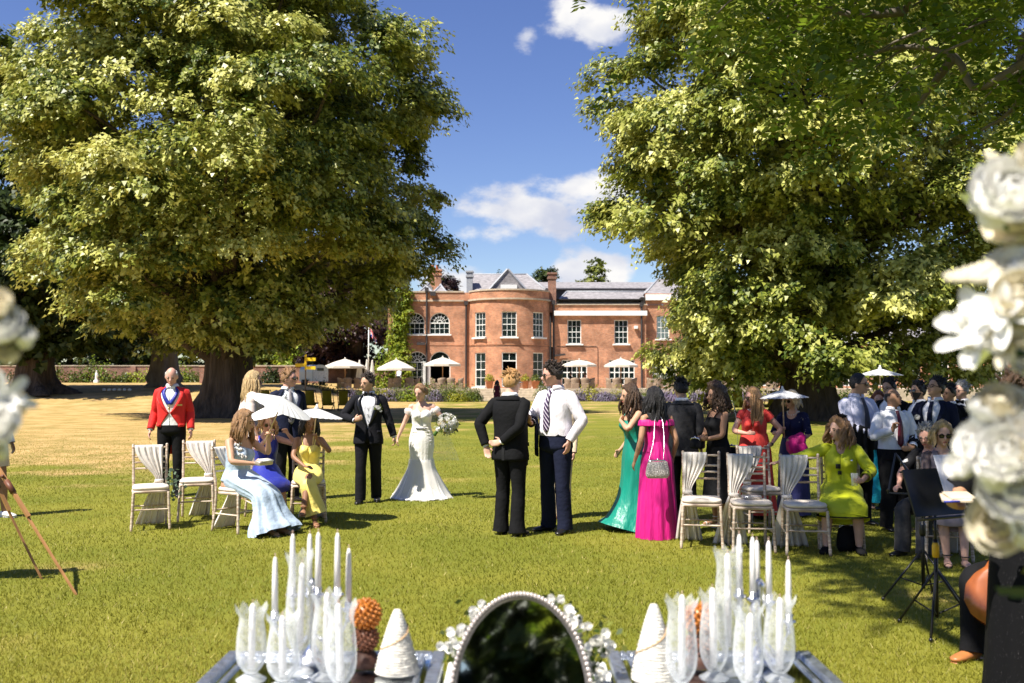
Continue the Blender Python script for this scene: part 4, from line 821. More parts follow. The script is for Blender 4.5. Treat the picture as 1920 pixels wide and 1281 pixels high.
        mb.grid(q.sheet(zbf, 1.468, lambda Z, th: off + .012 * ss(.98, .80, Z), gap, 26, 44)); q.sleeve(mb, off * .75, to); q.child(name, mb, m, solid=.006)
        l = MB(); z = np.linspace(button, 1.462, 16)
        for sgn in (1, -1):
            rows = []
            for u in (0, .5, 1.):
                g = gap(z) + u * (.05 + .36 * np.sin(np.clip((z - button) / (1.46 - button), 0, 1) * math.pi * .72)); rows.append(q.S(z, g * sgn, off + .008 + .006 * (u == .5)))
            l.grid(np.array(rows) if sgn > 0 else np.array(rows[::-1]))
        th = np.linspace(.75, 2 * math.pi - .75, 22); l.grid(np.array([q.S(np.full(22, z_), th, o_) for z_, o_ in ((1.44, off + .014), (1.478, .018), (1.488, .010))])); q.child('lapel', l, lap or m, solid=.004)
        c = MB(); 
        for sgn in (1, -1): c.grid(np.array([q.S(np.full(6, z_), sgn * np.linspace(.62, 1.05, 6), off + .016) for z_ in (.985, .945)]))
        q.child('pocket_flap', c, m, solid=.005); return q
    def cuffs(q, m):
        mb = MB()
        for a in q.arm:
            d = (a['wr'] - a['el']); d /= np.linalg.norm(d); mb.loft([a['wr'] - d * .03, a['wr'] + d * .012], [.033, .032] if q.sex == 'm' else [.028, .028], right=(0, 1, .01), n=12, caps=False)
        q.child('cuff', mb, m); return q
    def tie(q, m, zb=1.02, off=.024, x=0.):
        z = np.linspace(zb, 1.468, 14); wd = np.interp(z, [zb, zb + .04, 1.15, 1.43, 1.45, 1.468], [.004, .042, .040, .020, .026, .022]); c = q.S(z, np.full(14, x), off); r_ = q.Rt @ A3(1, 0, 0); f_ = q.Rt @ A3(0, -1, 0)
        MBt = MB(); MBt.grid(np.array([c - r_ * wd[:, None], c + f_ * .004, c + r_ * wd[:, None]])); q.child('tie', MBt, m, solid=.005); return q
    def bowtie(q, m):
        c = q.S(1.478, 0., .02); mb = MB(); r_ = q.Rt @ A3(1, 0, 0); u_ = q.Rt @ A3(0, 0, 1); f_ = q.Rt @ A3(0, -1, 0)
        for k in (-1, 1): mb.loft([c + r_ * k * .006, c + r_ * k * .03, c + r_ * k * .058], [.010, .022, .030], [.007, .012, .010], right=u_, n=8)
        mb.ball(c + f_ * .006, (.011, .01, .012), 8, 5); q.child('bow_tie', mb, m); return q
    def shoes(q, m, heel=0., name='shoe', sandal=False):
        for hip, kn, an, fy, lift in q.leg:
            mb = MB(); fd = A3(math.sin(fy), -math.cos(fy), 0); z = A3(0, 0, 1); b0 = an - z * .04; r_ = A3(math.cos(fy), math.sin(fy), 0)
            if not sandal:
                mb.loft([b0 - fd * .062 - z * .004, b0 - fd * .03, b0 + fd * .05 - z * .002, b0 + fd * .13 - z * .010, b0 + fd * .185 - z * .014, b0 + fd * .205 - z * .016], [.022, .037, .044, .047, .036, .012], [.030, .038 if heel else .042, .034, .024, .017, .008], right=r_, n=12); mb.loft([b0 - fd * .066 - z * .037, b0 + fd * .05 - z * .036, b0 + fd * .2 - z * .034], [.034, .042, .028], [.006, .004, .004], right=r_, n=8)
            else:
                mb.loft([b0 - fd * .055 - z * .034, b0 + fd * .05 - z * .034, b0 + fd * .19 - z * .032], [.028, .038, .03], [.006, .005, .005], right=r_, n=8)
                for t_, h_ in ((.14, .012), (.10, .02)): mb.loft([b0 + fd * t_ - r_ * .042 - z * .03, b0 + fd * t_ - r_ * .025 + z * h_ * .2, b0 + fd * t_ + z * h_ * .6, b0 + fd * t_ + r_ * .025 + z * h_ * .2, b0 + fd * t_ + r_ * .042 - z * .03], [.008] * 5, [.003] * 5, right=fd, n=6)
                ta = np.linspace(0, 6.283, 13); mb.loft([an + z * .03 + (r_ * math.sin(t_) + fd * math.cos(t_)) * .044 for t_ in ta], [.006] * 13, right=z, n=5)
            if heel: mb.loft([b0 - fd * .045 - z * .038, b0 - fd * .045 - z * .0375 - z * .001], [.02, .02], n=8)
            q.child(name, mb, m)
        return q
    def bodice(q, m, top, zb=1.0, off=.008, name='bodice', wr=.0, back=None):
        q.child(name, MB().grid(q.sheet(zb, top, off, m=22, n=44, wr=wr)), m, solid=.004); return q
    def straps(q, m, zf=1.33, zb_=1.36, x=.42, r=.006, name='strap'):
        mb = MB()
        for k in (-1, 1): mb.loft([q.S(zf, k * x, .008), q.S(1.40, k * x * 1.4, .008), q.P(k * q.sw * .60, .01, 1.452), q.S(1.40, math.pi - k * x * 1.4, .008), q.S(zb_, math.pi - k * x, .008)], [r] * 5, [.003] * 5, n=6, m=12)
        q.child(name, mb, m); return q
    def skirt(q, m, rings, folds=(9, .05), name='skirt', n=72, mm=34, seed=0, sheer_=False, hempow=1.3, noise_=.0, solid=0.):
        """rings: (x, y, z, half width, half depth) along the path, waist first"""
        r_ = np.array(rings, float); ph = np.random.default_rng(seed + 5).random(6) * 6.28; k1, am = folds
        def fo(th, v): return 1 + am * v ** hempow * (np.sin(k1 * th + ph[0] + .6 * np.sin(2 * th + ph[1])) + .55 * np.sin((k1 * 1.7 // 1) * th + ph[2] + 2 * v) + .3 * np.sin(3 * th + ph[3])) + noise_ * np.sin(23 * th + ph[4]) * v
        mb = MB(); mb.loft(r_[:, :3], r_[:, 3] + .010, r_[:, 4] + .012, right=(1, 0, 0), n=n, m=mm, fold=fo, caps=False); return q.child(name, mb, m, solid=solid)
    def seatskirt(q, m, hem=.12, wid=.19, name='skirt', spread=1.1, folds=(7, .05), drop=None, seed=0, thick=.09):
        """skirt of a seated figure: along the thighs, over the knees, down to hem height"""
        K = (q.leg[0][1] + q.leg[1][1]) / 2; Hp = q.pel + A3(0, .0, -.01); An = (q.leg[0][2] + q.leg[1][2]) / 2; kw = abs(q.leg[0][1][0] - q.leg[1][1][0]) / 2 + .085
        W = q.P(0, 0, 1.06); lo = A3(An[0], An[1], hem) if drop is None else A3(*drop)
        d = lo - K
        rg = [(*W, .135 * q.g, .105 * q.g), (*(Hp * .55 + W * .45 + A3(0, -.005, 0)), wid * .88, .13), (*(Hp * .9 + K * .1 + A3(0, -.02, .03)), wid, .135), (*(Hp * .45 + K * .55 + A3(0, 0, .015)), wid * .98, thick + .02), (*(K * .96 + Hp * .04 + A3(0, 0, .0)), kw, thick), (*(K + d * .12 + A3(0, -.035, 0)), kw * 1.02, thick), (*(K + d * .45 + A3(0, -.03, 0)), kw * (1 + .3 * (spread - 1)), thick * 1.1), (*(K + d * .8), kw * spread, thick * 1.15 * spread), (*lo, kw * spread * 1.08, thick * 1.3 * spread)]
        q.skirt(m, rg, folds, name, seed=seed, mm=46); return q
    # ------------------------------------------------------------ hair
    def hair(q, key, style='short', length=.3, wave=.02, part=0., vol=1., seed=0, curl=0., n=70, front=False, updo=False, tie_=None):
        m = hairm(key); r2 = np.random.default_rng(seed + 3); mb = MB(); ph = np.linspace(-math.pi / 2, math.pi / 2, 28); az = np.linspace(0, 2 * math.pi, 40, endpoint=False)
        D = np.stack([np.cos(ph)[:, None] * np.cos(az), np.cos(ph)[:, None] * np.sin(az), np.repeat(np.sin(ph)[:, None], 40, 1)], -1); V = q.hp(D); el = np.arcsin(np.clip(D[..., 2], -1, 1)); af = np.abs(np.arctan2(D[..., 0], -D[..., 1]))   # 0 = face, pi = nape
        lim = np.interp(af, [0, .55, .95, 1.25, 1.55, 1.9, 2.4, math.pi], [.74, .70, .42, .05, -.18, -.42, -.55, -.60] if q.sex == 'm' else [.80, .72, .42, .05, -.25, -.5, -.6, -.62])
        if style == 'fringe': lim = np.interp(af, [0, .9, 1.2, 1.6, 2.2, math.pi], [3, 3, .3, -.1, -.4, -.5]); top = np.interp(af, [0, 1.2, math.pi], [0, .55, .75]); k = ss(-.02, .10, el - lim) * ss(.05, -.15, el - top); th_ = .009 * vol
        else:
            k = ss(-.03, .16, el - lim); th_ = {'short': .0145, 'crop': .008, 'curly': .035}.get(style, .020) * vol
        wv = np.array([[noise.noise(Vector((d[0] * 7 + seed, d[1] * 7, d[2] * 3.5))) for d in row] for row in D]); wf = np.array([[noise.noise(Vector((d[0] * 22 + seed, d[1] * 22, d[2] * 9))) for d in row] for row in D])
        t = -.007 + k * (.007 + th_ * (1 + .35 * wv + .38 * wf) * (1 + .35 * np.clip(D[..., 2], 0, 1)) * np.where(af < .9, 1.12, 1.))
        if style in ('long', 'bob', 'half'): t = t + .010 * k * ss(.9, 2.2, af)
        mb.grid(q.toh(V + nrm(V) * t[..., None]), True, True, True)
        if style in ('long', 'bob', 'curly', 'half'):
            for i in range(n):
                a = r2.uniform(.95 if not front else .75, math.pi) * r2.choice((-1, 1)); e = r2.uniform(-.1, .75); d = A3(math.sin(a) * math.cos(e), -math.cos(a) * math.cos(e), math.sin(e)); p0 = q.hp(d); L_ = length * r2.uniform(.75, 1.05); out = A3(d[0], d[1], 0); out /= max(np.linalg.norm(out), .1)
                P_ = [q.toh(p0 * .98)]; base = q.toh(p0 + out * .018 * vol); nseg = 9; phs = r2.uniform(0, 6.28); cw = wave * r2.uniform(.6, 1.3)
                for j in range(1, nseg):
                    u = j / (nseg - 1); z = -u * L_; sp = .022 * vol * math.sin(min(u * 2.2, 1.57)) + (.05 * vol * u * (1 - .55 * u) if curl else .012 * u); 
                    p = base + q.Rh @ (out * sp) * 1. + A3(0, 0, z + .02) + A3(math.sin(u * (6 + 14 * curl) + phs) * cw * u ** .4, math.cos(u * (5 + 15 * curl) + phs) * cw * u ** .4, 0)
                    # stay outside shoulders and back
                    rel = q.Rt.T @ (p - q.pel); zz = rel[2] + .95
                    if zz < 1.47:
                        wd = np.interp(zz, q.T[:, 0], q.T[:, 2]) * 1.05 + .02; dp = np.interp(zz, q.T[:, 0], q.T[:, 3]) + .022 + (.05 * q.bust * math.exp(-((zz - 1.265) / .07) ** 2) if rel[1] < 0 else 0); qq = (rel[0] / wd) ** 2 + ((rel[1] - .005) / dp) ** 2
                        if qq < 1: rel[1] = math.copysign(dp * math.sqrt(max(1 - (rel[0] / wd) ** 2, .02)), rel[1] if abs(rel[1]) > .02 else 1) * 1.0 + .005; p = q.pel + q.Rt @ rel
                    P_.append(p)
                w0 = r2.uniform(.010, .018) * (1 if not curl else .8); mb.loft(P_, [w0 * .8, w0, w0 * 1.05, w0 * 1.05, w0, w0, w0 * .9, w0 * .7, w0 * .25], right=(1, 0.1, 0), n=5, m=8)
        if style in ('short', 'crop', 'fringe'):
            for i in range(90 if style == 'short' else 0):
                a = r2.uniform(0, math.pi) * r2.choice((-1, 1)); e = r2.uniform(.30, 1.35); d = A3(math.sin(a) * math.cos(e), -math.cos(a) * math.cos(e), math.sin(e)); p0 = q.hp(d)
                if e < np.interp(abs(a), [0, .9, 1.4, math.pi], [.85, .55, .2, -.1]): continue
                g_ = d * .6 + A3(.35 * (1 if part >= 0 else -1) + r2.normal(0, .3), .35 + r2.normal(0, .3), r2.normal(.1, .2)); mb.loft(q.toh([p0, p0 + d * th_ * .9, p0 + d * th_ * 1.1 + g_ * .022, p0 + d * th_ + g_ * .042]), [.008, .009, .007, .002], right=(1, .1, 0), n=5)
        if updo:
            for i in range(26): 
                a = r2.uniform(0, 6.28); c0 = A3(.045 * math.cos(a), .095 + r2.uniform(-.01, .03), -.01 + .045 * math.sin(a)); mb.loft(q.toh([c0 + A3(.0, -.02, 0), c0 + A3(.015 * math.cos(a), .02, .012 * math.sin(a)), c0 + A3(-.02 * math.cos(a), .012, -.02 * math.sin(a))]), [.012, .017, .010], right=(1, .2, .1), n=6, m=6)
        q.child('hair', mb, m); q.brows('dark' if key in ('black', 'dark', 'brown', 'auburn') else ('grey' if key in ('grey', 'white') else 'brown')); return q
    def beard(q, key):
        mb = MB(); ph = np.linspace(-1.45, -.18, 14); az = np.linspace(-1.45, 1.45, 24); D = np.stack([np.cos(ph)[:, None] * np.sin(az), -np.cos(ph)[:, None] * np.cos(az), np.repeat(np.sin(ph)[:, None], 24, 1)], -1); V = q.hp(D); mb.grid(q.toh(V + nrm(V) * .006)); q.child('beard', mb, hairm(key)); return q
    def glasses(q, dark=True, frame=None, round_=False):
        f = MB(); l = MB()
        for k in (-1, 1):
            w_, h_ = (.026, .019 if dark else .016) if not round_ else (.024, .023); a = np.linspace(0, 6.283, 17); e = 2.8 if not round_ else 2
            ring = np.stack([k * .034 + np.sign(np.cos(a)) * np.abs(np.cos(a)) ** (2 / e) * w_, -.104 + .010 * np.abs(np.cos(a)) * 0 + .25 * np.abs(k * .034 + np.cos(a) * w_) * .3, -.004 + np.sign(np.sin(a)) * np.abs(np.sin(a)) ** (2 / e) * h_], -1)
            l.add(np.vstack([ring[:-1], ring[:-1].mean(0)[None] + A3(0, -.003, 0)]), [(i, (i + 1) % 16, 16) for i in range(16)]); f.loft(ring, [.0028 if dark else .0018] * 17, right=(0, 1, 0), n=5, caps=False); f.loft([(k * .059, -.094, .004), (k * .077, -.05, .004), (k * .081, .01, 0)], [.0032] * 3, right=(0, 0, 1), n=5)
        f.loft([(-.010, -.104, .002), (0, -.108, .004), (.010, -.104, .002)], [.002] * 3, right=(0, 0, 1), n=5); q.child('sunglasses' if dark else 'glasses', f, frame or BLACK_PL, True)
        if dark: q.child('lens', l, LENS, True)
        return q
    def necklace(q, m, r=.008, z=1.44, n=30, drop=.05, off=.012, name='necklace'):
        mb = MB(); th = np.linspace(-math.pi, math.pi, n, endpoint=False); c = q.S(z + .02 - drop * np.exp(-(th / .7) ** 2), th, off)
        for p in c: mb.ball(p, r, 6, 4)
        q.child(name, mb, m); return q
    def wp(q, v):
        """world position of a point given in figure coordinates"""
        M = Matrix.Translation(q.o.location) @ Matrix.Rotation(q.o.rotation_euler[2], 4, 'Z'); return M @ (Vector(np.asarray(v, float)) * q.s)
    def grip(q, i, fwd=.075, pn=.03): a = q.arm[i]; return a['wr'] + a['d'] * fwd + a['n'] * pn
BLACK_PL = mat('black_plastic', (.012, .012, .012), .3, .05)
def finish_bodies():
    bpy.context.view_layer.update(); dg = bpy.context.evaluated_depsgraph_get()
    for o in BODIES:
        me = bpy.data.meshes.new_from_object(o.evaluated_get(dg)); me.name = 'body'
        if not me.materials: me.materials.append(o.data.materials[0])
        o.data = me
    for o in BODIES: o.modifiers.clear()
# ---------------------------------------------------------------- the people, one by one
def gp(px, py): v = G(px, py); return (v.x, v.y, 0.)
def gY(px, Y): return (hx(px, Y), Y, 0.)
SATING = mat('satin_green', (.004, .22, .155), .42, .12, 3., .4, 7., spec=.55, stretch=(2, 2, .4), bdist=.06); MAG = fab('magenta', (.56, .004, .19), .6, .4, 9, stretch=(2, 2, .35), bdist=.06); REDF = fab('red', (.62, .016, .012)); CORAL = fab('coral_red', (.72, .055, .045), bump=.4, bscale=8., stretch=(2, 2, .4), bdist=.06); YEL = fab('pale_yellow', (.80, .66, .17), .55, .4, 8., bdist=.06); CHART = fab('chartreuse', (.48, .52, .012), .6, .4, 7., bdist=.06); BLUED = fab('pale_blue', (.42, .52, .64), .5, .45, 7., bdist=.07)
BRID = fab('ivory_tulle', (.82, .80, .76), .7, .25, 40.); BRIDT = sheer('tulle_layer', (.85, .83, .79), .55, .8); VEIL = sheer('veil', (.85, .85, .85), .22, .9); TURQ = fab('turquoise', (.01, .42, .55)); MAROON = fab('maroon', (.13, .006, .02)); BEIGE = fab('beige', (.62, .50, .36)); WVEST = fab('white_waistcoat', (.80, .79, .76)); RIBB = fab('royal_blue', (.02, .03, .28), .4)
def patterned(name, base, spots, scale=22., thr=(.08, .16)):
    m = bpy.data.materials.new(name); m.use_nodes = True; t = m.node_tree; L = t.links.new; p = t.nodes['Principled BSDF']; p.inputs['Roughness'].default_value = .8; p.inputs['Specular IOR Level'].default_value = .12; tc = N(t, 'ShaderNodeTexCoord'); v = N(t, 'ShaderNodeTexVoronoi', i_Scale=scale); nz = N(t, 'ShaderNodeTexNoise', i_Scale=scale * .8)
    ad = N(t, 'ShaderNodeMix', data_type='RGBA', i_Factor=.12); L(tc.outputs['Object'], ad.inputs[6]); L(nz.outputs['Color'], ad.inputs[7]); L(ad.outputs[2], v.inputs['Vector'])
    mr = N(t, 'ShaderNodeMapRange', i_1=thr[0], i_2=thr[1], i_3=1., i_4=0.); L(v.outputs['Distance'], mr.inputs[0]); mx = N(t, 'ShaderNodeMix', data_type='RGBA'); L(mr.outputs[0], mx.inputs['Factor']); mx.inputs[6].default_value = (*base, 1); mx.inputs[7].default_value = (*spots, 1); L(mx.outputs[2], p.inputs['Base Color']); return m
def striped(name, a, b, scale, rot):
    m = bpy.data.materials.new(name); m.use_nodes = True; t = m.node_tree; L = t.links.new; p = t.nodes['Principled BSDF']; p.inputs['Roughness'].default_value = .5; tc = N(t, 'ShaderNodeTexCoord'); mp = N(t, 'ShaderNodeMapping'); mp.inputs['Rotation'].default_value = rot; L(tc.outputs['Object'], mp.inputs[0]); wv = N(t, 'ShaderNodeTexWave', i_Scale=scale); L(mp.outputs[0], wv.inputs['Vector'])
    mr = N(t, 'ShaderNodeMapRange', i_1=.72, i_2=.8); L(wv.outputs['Fac'], mr.inputs[0]); mx = N(t, 'ShaderNodeMix', data_type='RGBA'); L(mr.outputs[0], mx.inputs['Factor']); mx.inputs[6].default_value = (*a, 1); mx.inputs[7].default_value = (*b, 1); L(mx.outputs[2], p.inputs['Base Color']); return m
FLOR = patterned('floral_blouse', (.74, .62, .56), (.22, .05, .08), 20., (.14, .24)); NAVFL = patterned('navy_floral', (.016, .018, .06), (.35, .30, .28), 16., (.10, .16)); BLKFL = patterned('black_floral', (.012, .012, .014), (.75, .73, .70), 6., (.16, .22)); LACE = patterned('black_lace', (.006, .006, .007), (.06, .055, .06), 38.); STRIPE = striped('striped_tie', (.035, .012, .06), (.62, .58, .66), 9., (0, R(40), 0))
PEARL = mat('pearl', (.8, .76, .68), .25, .05); SANDAL = mat('tan_leather', (.32, .16, .075), .5); NUDE = mat('nude_leather', (.6, .38, .26), .4); WHITEL = mat('white_leather', (.75, .74, .72), .45); FLWH = mat('flower_white', (.92, .91, .87), .6, .03, trans=.15); GREENL = mat('leaf_plain', (.06, .13, .03), .5)
cos = np.cos
def V_neck(zs, zf, wdt=.5): return lambda th: zs - (zs - zf) * np.exp(-((np.minimum(th, 2 * math.pi - th)) / wdt) ** 2)
# ---- master of ceremonies
q = Person('man in a scarlet tailcoat with blue neck ribbon standing behind two empty white chairs', gp(320, 931), 6, 1.88, 'm', 'pink', 1.02, head=(4, 16, 0), shw=.95, hands={'R': dict(at=(-.265, -.05, .90)), 'L': dict(at=(.265, -.05, .90))}); MC = q
q.trousers(BLACK).shirt(WSH, True).shoes(LEATHER).hair('white', 'fringe').cuffs(WSH)
q.child('waistcoat', MB().grid(q.sheet(lambda th: .965 - .0 * th, lambda th: 1.40, .012, lambda Z: .0 * Z + .012)), WVEST)
q.jacket(REDF, .98, op=.80, low=.55, tails=True, button=1.13, name='tailcoat', off=.020).bowtie(WSH)
rb = MB(); z = np.linspace(1.24, 1.475, 10)
for sg in (-1, 1):
    a = np.interp(z, [1.24, 1.475], [.02, .62]) * sg; rb.grid(np.array([q.S(z, a - .13, .024), q.S(z, a + .13, .024)]))
q.child('neck_ribbon', rb, RIBB, solid=.003); q.child('medal', MB().ball(q.S(1.19, 0., .032), (.014, .006, .022), 8, 6).tube([q.S(1.24, 0, .03), q.S(1.2, 0, .03)], .004, 5), GOLD)
q.child('pocket_square', MB().box(q.S(1.235, .62, .034), (.07, .008, .022), rz=.5), mat('brass_badge', (.55, .36, .10), .4, metal=.6), smooth=False)
# ---- groom and bride
q = Person('groom in a black dinner suit and bow tie, holding the bride by the hand', gp(690, 943), 4, 1.77, 'm', 'olive', head=(-42, 4, 0), feet=[(-.10, -.06, -10), (.10, .14, 10)], hands={'R': dict(at=(-.17, -.24, 1.13), elbow=(-1, .5, -.4), dir=(.8, -.3, .35), palm=(.2, .9, .0), curl=.75), 'L': dict(at=(.36, -.03, .86), dir=(.25, 0, -1), curl=.6)}, group='bridal couple'); GR = q
q.trousers(MIDN).shirt(WSH, False).shoes(LEATHER).hair('dark', 'short', seed=2).cuffs(WSH).jacket(MIDN, .80, op=.55, button=1.06, lap=mat('black_satin', (.008, .008, .010), .3)).bowtie(BLACK); bt = MB()
for i in range(3): bt.ball(q.S(1.12 + .08 * i, 0, .012), .006, 6, 4)
q.child('shirt_stud', bt, BLACK_PL)
q = Person('bride in a fitted ivory fishtail wedding gown with bare shoulders, carrying a white bouquet', gp(790, 934), 2, 1.63, 'f', 'fair', 1.06, head=(-28, 14, 0), bust=1.3, legk=.6, hands={'R': dict(at=(-.37, -.04, .90), dir=(-.2, 0, -1), curl=.5), 'L': dict(at=(.28, -.19, 1.06), elbow=(1, .6, -.5), dir=(.3, -.9, .1), palm=(-.9, -.3, 0), curl=.95)}, group='bridal couple'); BRI = q
q.bodice(BRID, lambda th: 1.345 - .035 * np.exp(-(np.minimum(th, 6.283 - th) / .16) ** 2) + .012 * np.exp(-((np.minimum(th, 6.283 - th) - .5) / .25) ** 2) - .05 * (1 - cos(th)) / 2, 1.0, .010, wr=.002)
q.skirt(BRID, [(0, 0, 1.10, .134, .102), (0, .004, 1.0, .160, .124), (0, .006, .90, .182, .142), (0, .004, .78, .182, .142), (0, 0, .64, .165, .135), (0, 0, .52, .172, .15), (0, .02, .38, .235, .22), (0, .04, .2, .32, .33), (0, .05, .06, .40, .41), (0, .05, .005, .44, .45)], (13, .055), 'skirt', 120, 54, hempow=2.2, noise_=.012)
q.skirt(BRIDT, [(0, 0, .60, .180, .15), (0, .01, .45, .215, .20), (0, .03, .28, .30, .30), (0, .06, .1, .40, .42), (.0, .07, .012, .46, .49)], (9, .06), 'tulle_overlay', 110, 30, seed=4, noise_=.012)
dr = MB()
for i in range(7):                                           # crossing pleats of the draped hip
    z0 = .80 + .05 * i
    for sg in (-1, 1):
        t = np.linspace(-1, 1, 14); dr.loft(q.S(z0 + .055 * t * sg, t * 1.35, .0145), [.004] * 14, [.002] * 14, right=(0, 0, 1), n=6)
for i in range(7): t = np.linspace(-1.5, 1.5, 16); dr.loft(q.S(1.10 + .028 * i + .02 * np.abs(t), t, .010), [.004] * 16, [.002] * 16, right=(0, 0, 1), n=6)
q.child('pleats', dr, BRID)
t = np.linspace(-.42, .42, 13); bl_ = MB(); [bl_.ball(p, (.011, .008, .010), 6, 4) for p in q.S(1.07 + 0 * t, t, .026)]; q.child('jewelled_belt', bl_, mat('crystal', (.35, .34, .36), .15, metal=.8))
sl = MB()
for a in q.arm:
    p = a['sh'] + (a['el'] - a['sh']) * .30; sl.loft([a['sh'] + (a['el'] - a['sh']) * .08 + A3(a['k'] * .012, 0, -.015), p, a['sh'] + (a['el'] - a['sh']) * .48], [.060, .078, .062], right=(0, 1, 0), n=16, m=9, fold=lambda th, v: 1 + .06 * np.sin(7 * th + 4 * v), caps=False); sl.loft([a['sh'] + (a['el'] - a['sh']) * .22, q.S(1.30, a['k'] * 1.25, .01), q.S(1.29, a['k'] * .9, .015)], [.055, .045, .03], [.04, .02, .01], right=(0, 0, 1), n=10, m=8)
q.child('tulle_sleeve', sl, BRIDT)
q.hair('sandy', 'updo', vol=.9, seed=8, updo=True); q.child('earring', MB().ball(q.toh((-.082, 0, -.045)), .008, 6, 4).ball(q.toh((.082, 0, -.045)), .008, 6, 4), SILVER)
vz = np.linspace(0, 1, 16); vu = np.linspace(-1, 1, 22); U, V_ = np.meshgrid(vu, vz); wv_ = .06 + .34 * V_ ** .8
base = q.toh((0, .10, .03)); vx = base[0] + U * wv_ + .16 * V_; vy = base[1] + .04 + .20 * V_ ** 1.2 + .03 * np.sin(U * 9 + V_ * 3) * V_; q.child('veil', MB().grid(np.stack([vx, vy, base[2] - V_ * 1.12], -1)), VEIL)
# ---- two men talking in the middle of the lawn
q = Person('ginger-haired man in a black suit seen from behind, hands clasped at his back', gp(957, 1003), 152, 1.79, 'm', 'fair', 1.02, head=(-18, 4, 0), feet=[(-.11, .03, -8), (.11, -.02, 10)], hands={'L': dict(at=(.215, .15, .95), elbow=(1, .6, -.2), dir=(-.25, .1, -1), palm=(-.5, .6, 0), curl=.3), 'R': dict(at=(.01, .165, 1.0), elbow=(-1, .5, -.2), dir=(.95, .1, -.2), palm=(0, .9, .2), curl=.35)}); GING = q
q.trousers(BLACK, hem=.088).shirt(WSH, False).shoes(LEATHER).hair('ginger', 'short', seed=5).glasses(False, SILVER).cuffs(WSH).jacket(BLACK, .80)
q.child('jacket_vent', MB().grid(np.array([q.S(np.linspace(.805, .96, 6), np.full(6, math.pi + d_), .034) for d_ in (-.05, .05)])), mat('seam_black', (.004, .004, .005), .8))
q = Person('tall man in white shirt, striped tie and sunglasses with a jacket over his arm', gp(1042, 998), -42, 1.88, 'm', 'pink', 1.06, head=(-38, 6, 0), feet=[(-.13, .02, -16), (.12, -.02, 14)], hands={'R': dict(at=(-.13, -.24, 1.13), elbow=(-1, .8, -.5), dir=(.3, -.8, .35), palm=(.3, 0, 1), curl=.5), 'L': dict(at=(.225, -.06, .95), elbow=(1, .8, 0), dir=(-.1, -.1, -1), palm=(-1, 0, 0), curl=.3)}); TALL = q
q.trousers(NAVY, hem=.074).shirt(fab('white_pink_shirt', (.74, .70, .75), bump=.4, bscale=8., bdist=.05, stretch=(1.6, 1.6, .8)), True, zb=1.0, puff=.016, off=.009).shoes(LEATHER).hair('dark', 'short', seed=7, vol=1.1).glasses(True).tie(STRIPE, 1.03, .03); q.child('belt', MB().grid(q.sheet(1.0, 1.035, .016, m=3)), LEATHER)
q = Person('woman in cropped beige trousers behind the tall man in sunglasses', gY(1049, 12.2), -15, 1.56, 'f', 'fair', feet=[(-.06, 0, -5), (.07, .05, 12)]); q.trousers(BEIGE, hem=.066).shirt(BEIGE).shoes(NUDE, sandal=True).hair('brown', 'long', .25)
cl = q.child('trouser_hem', MB().loft([q.leg[0][2] + A3(0, 0, .22), q.leg[0][2] + A3(0, 0, .20)], [.07, .07], n=10, caps=False), BEIGE)
# ---- right-hand group
q = Person('woman in a long emerald satin gown with one hand held to her chest', gp(1190, 993), -72, 1.63, 'f', 'olive', head=(-8, 4, 0), lean=2, bust=1.1, legk=.6, hands={'L': dict(at=(.03, -.20, 1.33), elbow=(.4, -1, -.9), dir=(-.8, .55, .25), palm=(.2, .9, -.1), curl=.2), 'R': dict(at=(-.24, -.08, .95))}); GRN = q
q.bodice(SATING, lambda th: 1.33 - .06 * (1 - cos(th)) / 2, 1.0, .009).straps(SATING).skirt(SATING, [(0, 0, 1.10, .128, .098), (0, .006, .95, .168, .128), (0, .01, .84, .184, .142), (0, 0, .6, .175, .15), (0, -.02, .35, .20, .19), (0, -.06, .12, .26, .27), (0, -.09, .004, .31, .36)], (6, .045)); q.hair('brown', 'long', .34, .025, seed=12, n=80).shoes(NUDE, sandal=True)
q = Person('dark-haired woman in a magenta off-shoulder gown seen from behind', gp(1232, 1008), 196, 1.60, 'f', 'tan', 1.06, head=(25, 6, 0), legk=.6, hands={'L': dict(at=(.27, -.02, .90)), 'R': dict(at=(-.24, -.06, .93))}); MG = q
q.bodice(MAG, lambda th: 1.33 + 0 * th, 1.0, .009).skirt(MAG, [(0, 0, 1.12, .128, .098), (0, .006, 1.02, .150, .115), (0, .01, .90, .182, .142), (0, .01, .7, .196, .165), (0, .01, .4, .215, .195), (0, .01, .12, .235, .215), (0, .01, .004, .238, .22)], (12, .05), hempow=.9); q.child('ruffle', MB().loft([q.P(0, .006, 1.385), q.P(0, .006, 1.36), q.P(0, .006, 1.31)], [.205, .222, .226], [.098, .112, .128], n=60, m=8, fold=lambda th, v: 1 + .03 * v * np.sin(11 * th), caps=False), MAG, solid=.004)
q.child('sash_knot', MB().box(q.S(1.335, math.pi, .03), (.06, .03, .09)), MAG, bevel=.01); q.hair('black', 'long', .40, .02, seed=14, n=90)
q = Person('dark-haired man in a black suit turned away, beside the woman in magenta', gY(1278, 12.0), 172, 1.70, 'm', 'olive', head=(28, 4, 0)); q.trousers(BLACK).shirt(WSH, False).shoes(LEATHER).hair('black', 'short', seed=15).jacket(fab('charcoal', (.022, .022, .026)), .80)
q = Person('curly-haired woman in a black dress with folded arms and a clutch, facing the couple', gp(1347, 986), -70, 1.62, 'f', 'tan', 1.05, head=(-5, 0, 0), legk=.7, hands={'L': dict(at=(.02, -.23, 1.08), elbow=(1, .8, -.5), dir=(-.9, -.2, .1), palm=(0, .9, .2), curl=.5), 'R': dict(at=(.04, -.25, 1.10), elbow=(-1, .6, -.5), dir=(.9, -.2, 0), palm=(0, .9, .2), curl=.6)}); CURL = q
